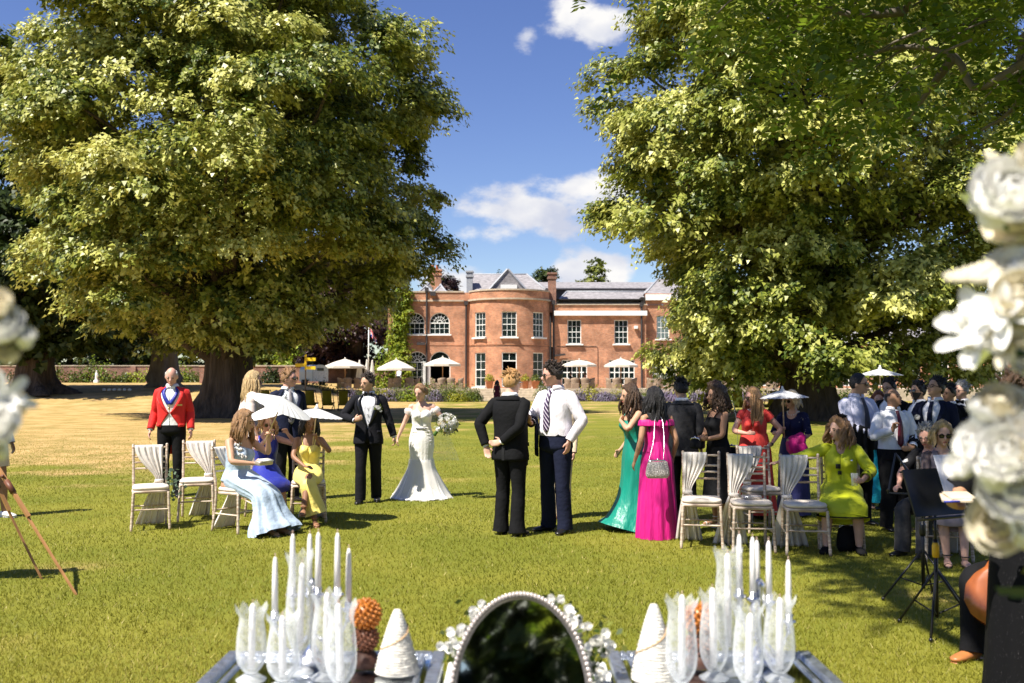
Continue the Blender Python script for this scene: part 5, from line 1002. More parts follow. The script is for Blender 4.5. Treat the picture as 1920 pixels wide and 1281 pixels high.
q.bodice(BLACK, lambda th: 1.36 - .05 * (1 - cos(th)) / 2, 1.0, .009).straps(BLACK, r=.012).skirt(BLACK, [(0, 0, 1.10, .130, .10), (0, .01, .95, .17, .13), (0, .01, .82, .186, .145), (0, .01, .6, .19, .16), (0, .01, .4, .20, .18), (0, .01, .30, .205, .19)], (7, .04)); q.hair('brown', 'curly', .26, .034, curl=1., vol=1.5, seed=17, n=120).shoes(WHITEL, sandal=True)
q = Person('blonde woman in a bright red dress and sunglasses, one hand on her hip', gY(1413, 12.3), -22, 1.585, 'f', 'pink', 1.22, head=(-48, 4, 0), bust=1.35, legk=.7, hands={'R': dict(at=(-.06, -.27, 1.15), elbow=(-1, .2, -.6), dir=(.8, -.3, .1), palm=(0, .8, -.3), curl=.45), 'L': dict(at=(.235, -.06, 1.0), elbow=(1, .5, .1), dir=(-.5, -.7, -.4), palm=(-.7, .3, .3), curl=.4)}); REDW = q
q.bodice(CORAL, V_neck(1.462, 1.425), 1.0, .010); sl = MB(); q.sleeve(sl, .012, .12); q.child('cap_sleeve', sl, CORAL); q.skirt(CORAL, [(0, 0, 1.14, .165, .135), (0, .0, 1.0, .195, .165), (0, .01, .86, .215, .18), (0, .01, .6, .23, .20), (0, .01, .3, .26, .23), (0, .01, .06, .29, .26)], (9, .045)); q.hair('strawberry', 'long', .42, .016, seed=19, n=70).glasses(True).necklace(PEARL, .006, 1.445, 34, .03).shoes(LEATHER)
w_ = q.arm[1]; q.child('watch', MB().loft([w_['wr'] - w_['d'] * .01, w_['wr'] + w_['d'] * .015], [.028, .028], n=12, caps=False).box(w_['wr'], (.035, .03, .03)), BLACK_PL)
q = Person('older blonde woman in navy florals and pearls under a parasol', gY(1486, 12.45), -34, 1.545, 'f', 'fair', 1.08, head=(-22, 6, 0), hands={'R': dict(at=(-.08, -.24, 1.18), elbow=(-1, .4, -.8), dir=(.1, -.2, 1), palm=(.9, -.3, 0), curl=1.0), 'L': dict(at=(.10, -.25, 1.05), elbow=(1, .5, -.6), dir=(-.8, -.3, .1), palm=(0, .9, .2), curl=.5)}); NAVW = q
q.bodice(NAVFL, V_neck(1.45, 1.36), 1.0, .010); sl = MB(); q.sleeve(sl, .012, .5); q.child('sleeve', sl, NAVFL); q.skirt(fab('navy_skirt', (.022, .026, .13)), [(0, 0, 1.12, .14, .115), (0, .0, 1.0, .17, .14), (0, .01, .84, .195, .16), (0, .01, .5, .205, .18), (0, .01, .2, .215, .195), (0, .01, .03, .22, .20)], (9, .04)); q.hair('pale_blonde', 'bob', .15, .012, seed=21, n=60).glasses(True).necklace(PEARL, .009, 1.45, 32, .05).shoes(LEATHER)
wp_ = MB(); a = q.arm[1]; u = np.linspace(0, 1, 16); v = np.linspace(0, 1, 10); U, V_ = np.meshgrid(u, v); ex = a['el'] * .2 + a['wr'] * .8
q.child('pink_wrap', MB().loft([ex + A3(.07, .03, .09), ex + A3(.03, -.01, .02), ex + A3(-.02, -.03, -.06), ex + A3(.06, -.02, -.15), ex + A3(.10, 0, -.20)], [.05, .10, .13, .12, .07], [.05, .08, .09, .08, .05], n=26, m=18, fold=lambda th, v: 1 + .08 * np.sin(7 * th + 3 * v)), MAG)
# ---- chartreuse lady, seated, arm along the neighbouring chair
CHP = gY(1574, 10.15)
q = Person('woman in a chartreuse dress seated with her arm stretched along a chair', CHP, -16, 1.64, 'f', 'fair', 1.22, head=(-52, 4, 0), bust=1.4, legk=.8, seat=.46, feet=[(-.17, -.40, -12), (.16, -.36, 10)], hands={'R': dict(at=(-.66, -.06, .90), elbow=(-.3, .6, -1), dir=(-.95, -.1, -.15), palm=(0, .0, -1), curl=.25), 'L': dict(at=(.20, -.26, .74), elbow=(1, .5, -.3), dir=(-.6, -.6, .1), palm=(-.6, .5, 0), curl=.85)}); CHA = q
q.bodice(CHART, V_neck(1.47, 1.36, .35), .98, .012, wr=.002); sl = MB(); q.sleeve(sl, .018, .78); q.child('sleeve', sl, CHART); q.seatskirt(CHART, .30, .215, spread=1.0, folds=(5, .02), drop=(0, -.43, .36), thick=.10)
for a in q.arm:
    p = a['el'] + (a['wr'] - a['el']) * .42
    for k in (0, .06): q.child('cuff_trim', MB().loft([p + (a['wr'] - a['el']) * k, p + (a['wr'] - a['el']) * (k + .035)], [.058, .058], right=(0, 1, .01), n=14, caps=False), BLACK)
q.child('hem_trim', MB().loft([(0, -.43, .40), (0, -.43, .385)], [.265, .268], [.145, .146], n=30, caps=False), BLACK); q.hair('sandy', 'long', .24, .03, seed=23, n=90, vol=1.35).shoes(BLACK)
q.child('fascinator', MB().loft([q.toh((.02, .0, .13)), q.toh((.05, .03, .15)), q.toh((.06, .06, .13))], [.05, .06, .03], [.02, .025, .01], n=14, fold=lambda th, v: 1 + .25 * np.sin(9 * th)), BLACK); q.child('hanging_sunglasses', MB().box(q.S(1.24, -.12, .04), (.05, .012, .05)).box(q.S(1.17, -.05, .05), (.04, .012, .04)), BLACK_PL, bevel=.008); q.child('brooch', MB().ball(q.S(1.30, .55, .03), .016, 7, 5), SILVER)
# ---- standing men on the right
def suit(label, pos, yaw, H, hair, head, sk='olive', jm=BLACK, glasses=None, shirt=WSH, tiem=None, girth=1.03, hands=None, hs='short', beard=None, seed=0, sex='m', bow=False):
    q = Person(label, pos, yaw, H, 'm', sk, girth, head=head, hands=hands); q.trousers(BLACK).shirt(shirt, False).shoes(LEATHER).hair(hair, hs, seed=seed).jacket(jm, .80).cuffs(WSH)
    if tiem: q.tie(tiem)
    if bow: q.bowtie(BLACK)
    if glasses == 'dark': q.glasses(True)
    elif glasses: q.glasses(False)
    if beard: q.beard(beard)
    return q
q = Person('heavy-built man in a pale lilac shirt, grey tie and sunglasses, jacket over clasped hands', gY(1606, 11.7), 22, 1.765, 'm', 'olive', 1.18, head=(38, 0, 0), hands={'R': dict(at=(-.04, -.27, 1.06), elbow=(-1, .5, -.6), dir=(.9, -.2, 0), palm=(0, .9, 0), curl=.6), 'L': dict(at=(.10, -.28, 1.08), elbow=(1, .5, -.6), dir=(-.9, -.2, 0), palm=(0, .9, .1), curl=.6)}); BIG = q
q.trousers(BLACK).shirt(LILAC, True, zb=1.0, off=.010, puff=.012).shoes(LEATHER).hair('black', 'crop', seed=31).glasses(True).tie(fab('grey_tie', (.05, .05, .065)), 1.06, .03)
q = Person('bald man in a white shirt and dark red tie, looking upward', gY(1674, 11.3), 8, 1.60, 'm', 'tan', 1.10, head=(30, -14, 0), hands={'R': dict(at=(-.13, -.22, 1.24), elbow=(-1, .4, -1), dir=(.1, -.2, 1), palm=(.4, -.8, 0), curl=.8), 'L': dict(at=(.10, -.26, 1.03), elbow=(1, .6, -.5), dir=(-.9, -.2, -.1), palm=(0, .8, 0), curl=.4)}); BALD = q
q.trousers(BLACK).shirt(WSH, True, zb=1.0, off=.010, puff=.010).shoes(LEATHER).hair('dark', 'fringe', vol=.35).tie(fab('dark_red_tie', (.10, .008, .02), .4), 1.03, .03)
q = Person('fair woman in a turquoise dress half hidden between two men in shirts', gY(1646, 13.2), -6, 1.53, 'f', 'fair', head=(-12, 0, 0)); q.bodice(TURQ, V_neck(1.44, 1.38), 1.0, .01).skirt(TURQ, [(0, 0, 1.1, .13, .10), (0, 0, .9, .18, .14), (0, 0, .5, .21, .18), (0, 0, .1, .23, .2)], (8, .04)); q.hair('auburn', 'long', .2, seed=33); sl = MB(); q.sleeve(sl, .012, .3); q.child('sleeve', sl, TURQ)
suit('dark-haired man in glasses and a black suit standing behind the bald man', gY(1668, 13.0), -45, 1.70, 'black', (-10, 0, 0), glasses='clear', seed=35)
suit('bearded man in sunglasses and dark suit in profile behind the man with a buttonhole', gY(1722, 12.7), -62, 1.66, 'black', (-10, -4, 0), glasses='dark', beard='dark', seed=36)
NB = suit('tall man in a navy suit and glasses with white buttonhole, chin raised', gY(1752, 11.5), -48, 1.72, 'black', (-20, -16, 0), jm=NAVY, glasses='clear', tiem=NAVY, seed=37, hands={'R': dict(at=(-.10, -.25, 1.08), elbow=(-1, .6, -.4), dir=(.7, -.4, .1), palm=(.2, .8, 0), curl=.9)})
suit('dark-haired man in black suit just behind the navy-suited man with raised chin', gY(1779, 12.9), -40, 1.63, 'black', (-20, 0, 0), 'tan', seed=38)
suit('grey-haired man in glasses and a black suit with bow tie', gY(1803, 13.2), -52, 1.66, 'grey', (-12, 0, 0), 'fair', glasses='clear', seed=39, bow=True)
q = suit('man in a dark flat cap and navy jacket beside the white flowers', gY(1838, 11.4), -30, 1.52, 'dark', (-15, 10, 0), 'tan', jm=NAVY, seed=41); cp = MB().ball((0, -.005, .075), (.092, .115, .055), 14, 8).loft([(0, -.07, .07), (0, -.13, .06), (0, -.15, .05)], [.07, .075, .04], [.012, .01, .006], right=(1, 0, 0), n=10); q.child('flat_cap', cp, BLACK, True)
# ---- seated on the right
ELP = gY(1742, 9.85)
q = Person('grey-haired elderly woman with glasses seated in black trousers and black floral top', ELP, -52, 1.58, 'f', 'pink', 1.18, lean=8, head=(10, 6, 0), bust=1.1, seat=.45, feet=[(-.10, -.44, -8), (.12, -.40, 8)], hands={'R': dict(at=(-.14, -.40, .74), elbow=(-1, .5, 0), dir=(.1, -.9, -.25), palm=(0, 0, -1), curl=.3), 'L': dict(at=(.12, -.34, .76), elbow=(1, .5, 0), dir=(-.5, -.7, -.1), palm=(-.3, 0, -1), curl=.4)}); ELD = q
q.trousers(fab('charcoal_trousers', (.03, .03, .034)), width=1.02).shoes(LEATHER).hair('grey', 'short', vol=1.5, seed=43).glasses(False); q.bodice(BLKFL, V_neck(1.46, 1.42), .93, .012); sl = MB(); q.sleeve(sl, .02, .38); q.child('sleeve', sl, BLKFL)
BSP = gY(1766, 9.5)
q = Person('blonde woman in dark sunglasses seated with bare legs behind the music stand', BSP, -12, 1.60, 'f', 'fair', 1.0, head=(2, 4, 0), legk=.8, seat=.46, feet=[(-.06, -.42, -6), (.09, -.50, 8)], hands={'R': dict(at=(-.08, -.30, .72), elbow=(-1, .5, 0)), 'L': dict(at=(.10, -.30, .72), elbow=(1, .5, 0))}); BSU = q
q.bodice(fab('mauve', (.20, .16, .17)), V_neck(1.46, 1.36, .35), .95, .01); sl = MB(); q.sleeve(sl, .008, 1.); q.child('lace_sleeve', sl, sheer('lace_sleeve', (.10, .08, .09), .7, .8)); q.seatskirt(fab('mauve_skirt', (.30, .24, .26)), .3, .17, spread=1., folds=(5, .02), drop=(.01, -.44, .42), thick=.075); q.hair('blonde', 'bob', .15, .02, seed=45, n=60, vol=1.15).glasses(True).shoes(LEATHER, sandal=True)
# ---- left-hand group
q = Person('blonde woman in a pink and maroon floral blouse standing behind the seated ladies', gY(470, 14.2), 118, 1.80, 'f', 'pink', 1.05, head=(-12, 6, 0)); q.bodice(FLOR, V_neck(1.46, 1.40), .98, .012, wr=.003); sl = MB(); q.sleeve(sl, .03, .4, flare=1.2); q.child('sleeve', sl, FLOR); q.skirt(FLOR, [(0, 0, 1.1, .13, .10), (0, 0, .9, .18, .14), (0, 0, .5, .2, .17), (0, 0, .3, .21, .18)], (9, .04)); q.hair('blonde', 'long', .32, .012, seed=51, n=80).shoes(NUDE).glasses(True)
q = suit('sandy-haired man in a navy suit, grey tie and sunglasses standing behind the parasols', gY(540, 14.0), 32, 1.84, 'sandy', (42, 0, 0), 'pink', jm=NAVY, glasses='dark', tiem=fab('silver_tie', (.20, .18, .19), .4), girth=1.08, seed=52)
BLP = (hx(452, 11.25), 11.25, 0.)
q = Person('woman in a pale blue one-shoulder gown seated and holding up a white parasol', BLP, 58, 1.72, 'f', 'olive', 1.08, lean=6, head=(28, 2, 0), bust=1.2, legk=.6, seat=.46, feet=[(-.07, -.56, -5), (.08, -.60, 5)], hands={'L': dict(at=(.10, -.34, 1.06), elbow=(.6, .2, -1), dir=(-.2, -.3, 1), palm=(-.6, -.7, 0), curl=1.0), 'R': dict(at=(-.06, -.30, .78), elbow=(-1, .4, -.3), dir=(.2, -.95, .1), palm=(.8, .1, .2), curl=.6)}); BLU = q
q.bodice(BLUED, lambda th: 1.37 + .05 * np.sin(th + 3.14) - .03, .95, .012, wr=.003); q.seatskirt(BLUED, .01, .20, spread=1.6, folds=(9, .10), drop=(.0, -.58, .012), thick=.10); q.hair('sandy', 'long', .30, .022, seed=54, n=80).shoes(mat('glitter_gold', (.5, .4, .3), .35, metal=.5), sandal=True)
ap = MB()
for i in range(26): p = q.S(rng.uniform(1.24, 1.40), -rng.uniform(.25, 1.45), .02); ap.loft([p, p + A3(0, -.012, .004)], [.022, .010], n=8, fold=lambda th, v: 1 + .3 * np.sin(5 * th))
q.child('applique_flower', ap, fab('grey_lace', (.56, .54, .50)))
SGP = (hx(500, 12.25), 12.25, 0.)
q = Person('woman in round sunglasses and an orange headpiece seated behind the pale blue gown', SGP, 30, 1.60, 'f', 'pink', 1.05, lean=8, head=(-6, 4, 0), legk=.7, seat=.46, hands={'R': dict(at=(-.02, -.26, 1.12), elbow=(-1, .2, -1), dir=(0, -.2, 1), palm=(.5, -.8, 0), curl=.95), 'L': dict(at=(.20, -.30, 1.14), elbow=(1, .2, -.8), dir=(-.5, -.2, .8), palm=(-.5, -.5, 0), curl=.7)}); SGL = q
q.bodice(RIBB, V_neck(1.44, 1.37), .95, .01).straps(RIBB, r=.015).seatskirt(RIBB, .3, .18, spread=1., folds=(5, .02), drop=(0, -.42, .42), thick=.085); q.hair('strawberry', 'bob', .16, .02, seed=56, n=60).glasses(True, mat('tortoise', (.30, .13, .05), .3), True).shoes(NUDE, sandal=True)
q.child('orange_headpiece', MB().loft([q.toh((.05, .0, .10)), q.toh((.09, .02, .12)), q.toh((.11, .03, .09))], [.05, .075, .03], [.03, .04, .02], n=16, fold=lambda th, v: 1 + .2 * np.sin(7 * th)), fab('orange', (.52, .12, .02)))
YLP = (hx(580, 12.0), 12.0, 0.)
q = Person('dark-haired woman in a pale yellow dress seated cross-legged under a white parasol', YLP, 12, 1.60, 'f', 'brown', 1.0, head=(16, 4, 0), bust=1.1, legk=.9, seat=.46, feet=[(.08, -.50, 10), (-.06, -.58, -6, .16)], knees=[(-.1, -1, .9), (-.15, -.9, 1.3)], hands={'L': dict(at=(.10, -.22, 1.08), elbow=(1, .1, -1), dir=(-.2, -.3, 1), palm=(-.7, -.5, 0), curl=1.0), 'R': dict(at=(-.05, -.30, .74), elbow=(-1, .4, 0), dir=(.7, -.6, 0), palm=(.2, .1, -1), curl=.4)}); YEW = q
q.bodice(YEL, lambda th: 1.33 + .02 * np.exp(-((np.minimum(th, 6.283 - th) - .5) / .25) ** 2) - .07 * (1 - cos(th)) / 2, .95, .010).straps(YEL).seatskirt(YEL, .2, .18, spread=1.25, folds=(7, .06), drop=(.10, -.40, .14), thick=.08); q.hair('black', 'half', .22, .02, seed=58, n=50).shoes(SANDAL, sandal=True)
lc = MB()
for lg in q.leg:
    d = lg[1] - lg[2]
    for k in range(4): lc.loft([lg[2] + d * (.06 + .05 * k), lg[2] + d * (.075 + .05 * k)], [.042 + .002 * k] * 2, n=10, caps=False)
q.child('ankle_ties', lc, SANDAL)
# ---- edges and distance
q = Person('person in shorts and white trainers standing beside the easel', gY(-14, 12.3), 60, 1.75, 'm', 'brown', feet=[(-.1, 0, -5), (.12, -.14, 5)]); q.shirt(WSH).shoes(WHITEL, name='trainer').hair('dark', 'short'); sh_ = MB()
for lg in q.leg: sh_.loft([lg[0] + A3(0, 0, .05), lg[0] * .3 + lg[1] * .7], [.105, .10], n=14, caps=False)
sh_.grid(q.sheet(.86, 1.02, .012, m=4)); q.child('shorts', sh_, BEIGE)
q = Person('woman in a maroon dress walking up to the terrace steps', gY(932, 56.), 168, 1.62, 'f', 'tan', 1.05, head=(30, 0, 0), group='people by the house'); q.bodice(MAROON, 1.42, 1.0, .01).skirt(MAROON, [(0, 0, 1.1, .13, .10), (0, 0, .9, .185, .145), (0, 0, .6, .2, .17), (0, 0, .36, .21, .18)], (7, .04)); q.hair('black', 'long', .25); q.shoes(LEATHER)
q = Person('waiter in a white shirt and black trousers standing on the terrace by a parasol', (hx(747, 80.5), 80.5, .94), 150, 1.70, 'm', 'tan', lean=16, group='people by the house'); q.trousers(BLACK).shirt(WSH).shoes(LEATHER).hair('black', 'short')
for px, mm, lb, hh in ((1071, BLACK, 'person in dark clothes seated under a terrace parasol', 'dark'), (1096, MAROON, 'person in a red top seated under a terrace parasol', 'black')):
    q = Person(lb, (hx(px, 81.5), 81.5, .94), 100 if px < 1080 else -80, 1.68, 'f', 'tan', seat=.46, group='people by the house'); q.bodice(mm, 1.44, .95, .01); sl = MB(); q.sleeve(sl, .015, .8); q.child('sleeve', sl, mm); q.trousers(BLACK).shoes(LEATHER).hair(hh, 'bob', .15, n=40)
# ---- musicians at the right edge
LCP = (hx(1932, 4.7), 4.7, 0.)
q = Person('woman in a long black lace dress holding papers beside the white floral column', LCP, -58, 1.735, 'f', 'tan', 1.10, lean=5, head=(10, 10, 0), legk=.6, bust=1.2, hands={'R': dict(at=(-.15, -.34, 1.12), elbow=(-1, .4, -.6), dir=(.1, -.95, .1), palm=(.3, 0, 1), curl=.45), 'L': dict(at=(.06, -.36, 1.10), elbow=(1, .4, -.6), dir=(-.2, -.95, .1), palm=(-.3, 0, 1), curl=.45)}, group='musicians'); LAC = q
q.bodice(LACE, V_neck(1.45, 1.38), 1.0, .010, wr=.002); sl = MB(); q.sleeve(sl, .02, .45, flare=1.3); q.child('sleeve', sl, LACE); q.skirt(LACE, [(0, 0, 1.1, .14, .11), (0, 0, .95, .18, .14), (0, .01, .82, .20, .16), (0, .01, .5, .215, .18), (0, .01, .2, .235, .2), (0, .01, .03, .25, .21)], (9, .04)); q.hair('brown', 'short', vol=1.2, seed=61, updo=True); q.child('bracelet', MB().loft([q.arm[1]['wr'] - q.arm[1]['d'] * .03, q.arm[1]['wr'] - q.arm[1]['d'] * .015], [.026, .026], n=12, caps=False), SILVER)
CEP = (hx(1925, 6.3), 6.3, 0.)
q = Person('cellist in black seated behind the music stands with one hand on the cello', CEP, -40, 1.70, 'm', 'fair', 1.0, lean=6, head=(-10, 12, 0), seat=.46, feet=[(-.24, -.46, -20), (.24, -.42, 20)], knees=[(-.6, -1, .8), (.6, -1, .8)], hands={'R': dict(at=(-.16, -.42, .82), elbow=(-1, .1, -.3), dir=(.3, -.8, -.4), palm=(.2, .2, -1), curl=.5), 'L': dict(at=(.12, -.24, 1.20), elbow=(1, 0, -.8), dir=(-.5, 0, .8), palm=(-.5, -.5, 0), curl=.7)}, group='musicians'); CEL = q
q.trousers(BLACK).shirt(BLACK).shoes(mat('tan_shoe', (.42, .16, .05), .4)).hair('dark', 'short', seed=63)
finish_bodies()
# ================================================================ CHAIRS, PARASOLS, THINGS CARRIED
def limewash():
    m = bpy.data.materials.new('limewash'); m.use_nodes = True; t = m.node_tree; L = t.links.new; p = t.nodes['Principled BSDF']; p.inputs['Roughness'].default_value = .6; tc = N(t, 'ShaderNodeTexCoord'); wv = N(t, 'ShaderNodeTexNoise', i_Scale=14., i_Detail=6.); mp = N(t, 'ShaderNodeMapping'); mp.inputs['Scale'].default_value = (.4, .4, 3.); L(tc.outputs['Object'], mp.inputs[0]); L(mp.outputs[0], wv.inputs['Vector'])
    mr = N(t, 'ShaderNodeMapRange', i_1=.42, i_2=.62); L(wv.outputs[0], mr.inputs[0]); mx = N(t, 'ShaderNodeMix', data_type='RGBA'); L(mr.outputs[0], mx.inputs['Factor']); mx.inputs[6].default_value = (.64, .53, .42, 1); mx.inputs[7].default_value = (.36, .25, .17, 1); L(mx.outputs[2], p.inputs['Base Color']); return m
LW = limewash(); CUSH = fab('ivory_cushion', (.72, .63, .53), .7, .15); CHIF = mat('ivory_chiffon', (.80, .75, .69), .7, .06, 5., .3, 12., trans=.25)
def bamboo(mb, pts, r):
    pts = np.array(pts, float); k = 25; P_ = crom(pts, k) if len(pts) > 2 else np.linspace(pts[0], pts[1], k); rr = np.full(k, r); rr[3::6] *= 1.22; mb.loft(P_, rr, right=(0, 1, .01) if abs(pts[-1][0] - pts[0][0]) < .1 else (0, 0, 1), n=8)
def yb(z): return .185 + max(z - .45, 0) * .14
def proto_chair():
    T = thing('chiavari_chair', 'x', 'chair'); s = MB(); n = 28; th = np.linspace(0, 2 * math.pi, n, endpoint=False); rows = []
    def outline(k, z): 
        x = np.sign(np.sin(th)) * np.abs(np.sin(th)) ** .5 * .205 * k; y = -np.sign(np.cos(th)) * np.abs(np.cos(th)) ** .5 * .20 * k; x = x * (1 - .10 * (y + .2) / .4); return np.stack([x, y, np.full(n, z)], -1)
    s.grid(np.array([outline(.9, .452), outline(1, .462), outline(1.01, .478), outline(.95, .494), outline(.6, .502), outline(.05, .503)]), True, True, True); s.build('seat_cushion', CUSH, T)
    f = MB(); f.grid(np.array([outline(1.0, .418), outline(1.03, .42), outline(1.03, .447), outline(1.0, .450)]), True, True, True); f.build('seat_frame', LW, T)
    for k in (-1, 1):
        mb = MB(); bamboo(mb, [(k * .205, -.20, 0), (k * .185, -.175, .43)], .0145); mb.build('leg', LW, T)
        mb = MB(); bamboo(mb, [(k * .185, .235, 0), (k * .178, .195, .25), (k * .178, .185, .45), (k * .180, yb(.7), .70), (k * .185, yb(.93), .93)], .0145); mb.ball((k * .185, yb(.93), .935), .016, 8, 5); mb.build('leg', LW, T)
        mb = MB(); bamboo(mb, [(k * .195, -.19, .20), (k * .18, .20, .20)], .009); mb.build('stretcher', LW, T)
    mb = MB(); bamboo(mb, [(-.195, -.188, .235), (.195, -.188, .235)], .009); mb.build('stretcher', LW, T); mb = MB(); bamboo(mb, [(-.18, .20, .235), (.18, .20, .235)], .009); mb.build('stretcher', LW, T)
    for z in (.905, .80, .735, .665): mb = MB(); bamboo(mb, [(-.18, yb(z), z), (.18, yb(z), z)], .0105); mb.build('back_rail', LW, T)
    for x in (-.06, 0, .06): mb = MB(); bamboo(mb, [(x, yb(.80), .80), (x, yb(.905), .905)], .007); mb.build('spindle', LW, T)
    return T
def drape(label, chair, x0, x1, gx, tail, seed=0, zg=.53):
    r2 = np.random.default_rng(seed + 90); u = np.linspace(0, 1, 44); v = np.linspace(0, 1, 46); U, V = np.meshgrid(u, v); ph = r2.random(4) * 6.28; up = V < .5; a = np.clip(V / .5, 0, 1); b = np.clip((V - .5) / .5, 0, 1); sa = a * a * (3 - 2 * a)
    xt = x0 + U * (x1 - x0); x = np.where(up, xt * (1 - sa) + (gx + (U - .5) * .075) * sa, gx + (U - .5) * (.075 + (tail[1] - .075) * b ** .75) + (tail[0] - gx) * b); z = np.where(up, .922 + (zg - .922) * a - .05 * np.sin(a * math.pi) * (np.abs(xt - gx) / .4), zg * (1 - b) + .006)
    fo = np.sin(U * 30 + ph[0] + V * 2) * .011 + np.sin(U * 53 + ph[1]) * .005; y = np.where(up, .185 + (z - .45) * .14 - .022 - .012 * np.sin(a * math.pi), .185 - .03 * (1 - b) + .09 * b + .05 * b * b) + fo * (np.where(up, .35 + .9 * np.sin(a * math.pi), .5 + 1.6 * b))
    x = x + np.where(up, 0, .012 * np.sin(U * 17 + ph[2]) * b); G_ = np.stack([x, y, z], -1)
    back = np.stack([xt[0], np.full(44, .185 + .472 * .14 + .028), np.full(44, .84) - .02 * np.sin(u * 9)], -1)[None]; mid = np.stack([xt[0], np.full(44, .185 + .48 * .14), np.full(44, .934)], -1)[None]
    o = thing('chair_drape', label, 'cloth', chair.location, chair.rotation_euler[2], 'ivory drapes on chairs'); MB().grid(np.concatenate([back, mid, G_])).build('cloth', CHIF, o, solid=.003)
    MB().loft([(gx + .045 * math.cos(t), .165 + (.0) + .035 * math.sin(t), zg - .004) for t in np.linspace(0, 6.283, 13)], [.016] * 13, [.007] * 13, right=(0, 0, 1), n=8).build('tie_band', CHIF, o); return o
CHS = [(281, 991, 22, 'empty limewashed chair with an ivory drape tied to one side, farthest from the seated ladies', (-.17, .14, .10, (.0, .32))), (369, 974, 14, 'empty limewashed chair with ivory drape standing just in front of the man in scarlet', (-.15, .17, .12, (.0, .26))),
       (1316, 1024, -10, 'empty limewashed chair with drape standing next to the woman in magenta', (-.19, .06, -.14, (-.13, .30))), (1408, 1031, -4, 'empty limewashed chair with a silver clutch lying on its seat', (-.19, .07, -.14, (-.15, .34))), (1427, 996, 6, 'empty limewashed chair behind the one with the silver clutch', (-.17, .10, -.10, (-.06, .2))), (1509, 1036, -6, 'empty limewashed chair directly in front of the lady in chartreuse', (-.19, .08, -.14, (-.08, .36)))]
pc = proto_chair(); first = True; chairs = []
def put_chair(loc, yaw, label):
    global first
    c = pc if first else copy_tree(pc); first = False; c.location = loc; c.rotation_euler[2] = R(yaw); tag(c, label, 'chair', 'limewashed chairs'); return c
for px, py, yw, lb, dp in CHS:
    c = put_chair(gp(px, py), yw, lb); drape('ivory chiffon drape on the %s' % lb.replace('empty limewashed ', '').split(' with')[0].split(',')[0] + {281: ' farthest from the seated ladies', 369: ' in front of the man in scarlet', 1316: ' beside the woman in magenta', 1408: ' holding the silver clutch'}.get(px, ''), c, *dp, seed=px); chairs.append(c)
for P_, yw, lb in ((BLP, 58, 'limewashed chair occupied by the lady in pale blue'), (SGP, 30, 'limewashed chair occupied by the lady in round sunglasses'), (YLP, 12, 'limewashed chair occupied by the lady in yellow'), (CHP, -16, 'limewashed chair occupied by the lady in chartreuse'), (ELP, -52, 'limewashed chair occupied by the grey-haired elderly lady'), (BSP, -12, 'limewashed chair occupied by the blonde with bare legs')):
    c = put_chair(P_, yw, lb)
    if P_ in (BLP, YLP, BSP): drape('ivory chiffon drape on the ' + lb.replace('limewashed ', ''), c, -.17, .12, .1, (.06, .34), seed=int(yw) + 100)
# black chair of the cellist is hidden: a plain stool
st_ = thing('stool', 'black stool under the cellist', 'stool', CEP); MB().lathe([(.17, .40), (.18, .42), (.18, .455), (.15, .465)], n=18).build('seat', BLACK_PL, st_)
for a in range(4): MB().tube([(.13 * math.cos(a * 1.57 + .7), .13 * math.sin(a * 1.57 + .7), .41), (.17 * math.cos(a * 1.57 + .7), .17 * math.sin(a * 1.57 + .7), 0)], .012, 6).build('leg', BLACK_PL, st_)
# ---- parasols
PAPER = mat('white_paper', (.80, .80, .80), .7, .04, trans=.3); CANE = mat('pale_cane', (.60, .42, .24), .55)
def parasol(label, hand, apex, r, below=.12, depth=.30):
    hand = Vector(hand); apex = Vector(apex); ax = (apex - hand).normalized(); T = thing('paper_parasol', label, 'parasol', hand, 0, 'white paper parasols'); qn = ax.to_track_quat('Z', 'Y'); Ln = (apex - hand).length; n = 28
    th = np.linspace(0, 2 * math.pi, n * 2, endpoint=False); rows = []
    for k in np.linspace(.02, 1, 8): sc = np.where(np.arange(2 * n) % 2 == 0, 1., .985 - .02 * (k == 1)); rows.append(np.stack([np.cos(th) * r * k * sc, np.sin(th) * r * k * sc, Ln - .01 - depth * r * k ** 1.15 - .006 * (np.arange(2 * n) % 2) * k], -1))
    def mk(mb, nm, m, sm=False, **kw): o = mb.build(nm, m, T, sm, **kw); o.rotation_mode = 'QUATERNION'; o.rotation_quaternion = qn; return o
    mk(MB().grid(np.array(rows), True), 'canopy', PAPER); rb = MB(); st2 = MB()
    for i in range(n): a = th[2 * i]; rb.tube([(0, 0, Ln - .03), (math.cos(a) * r * .97, math.sin(a) * r * .97, Ln - .018 - depth * r)], .0022, 4)
    mk(rb, 'ribs', CANE); mk(MB().tube([(0, 0, -below), (0, 0, Ln)], .008, 8), 'shaft', CANE, True); mk(MB().lathe([(.022, Ln - .02), (.03, Ln - .004), (.016, Ln + .008), (.012, Ln + .035), (.003, Ln + .04)], n=12), 'finial', PAPER, True)
hb = BLU.wp(BLU.grip(1)); parasol('white paper parasol held over the lady in pale blue, its canopy tilted steeply', hb, at(534, 744, hb.y - .03), .36)
hb = SGL.wp(SGL.grip(0)); parasol('white paper parasol held by the lady in round sunglasses', hb, at(500, 761, hb.y - .05), .30)
hb = YEW.wp(YEW.grip(1)); parasol('white paper parasol held upright by the lady in yellow', hb, at(594, 764, hb.y), .315)
hb = NAVW.wp(NAVW.grip(0)); parasol('white paper parasol held by the older lady in navy florals', hb, at(1467, 730, hb.y), .315)
hb = Vector((hx(1650, 13.6), 13.6, 1.3)); parasol('cream parasol glimpsed between the men in shirts', hb, at(1650, 690, 13.6), .30)
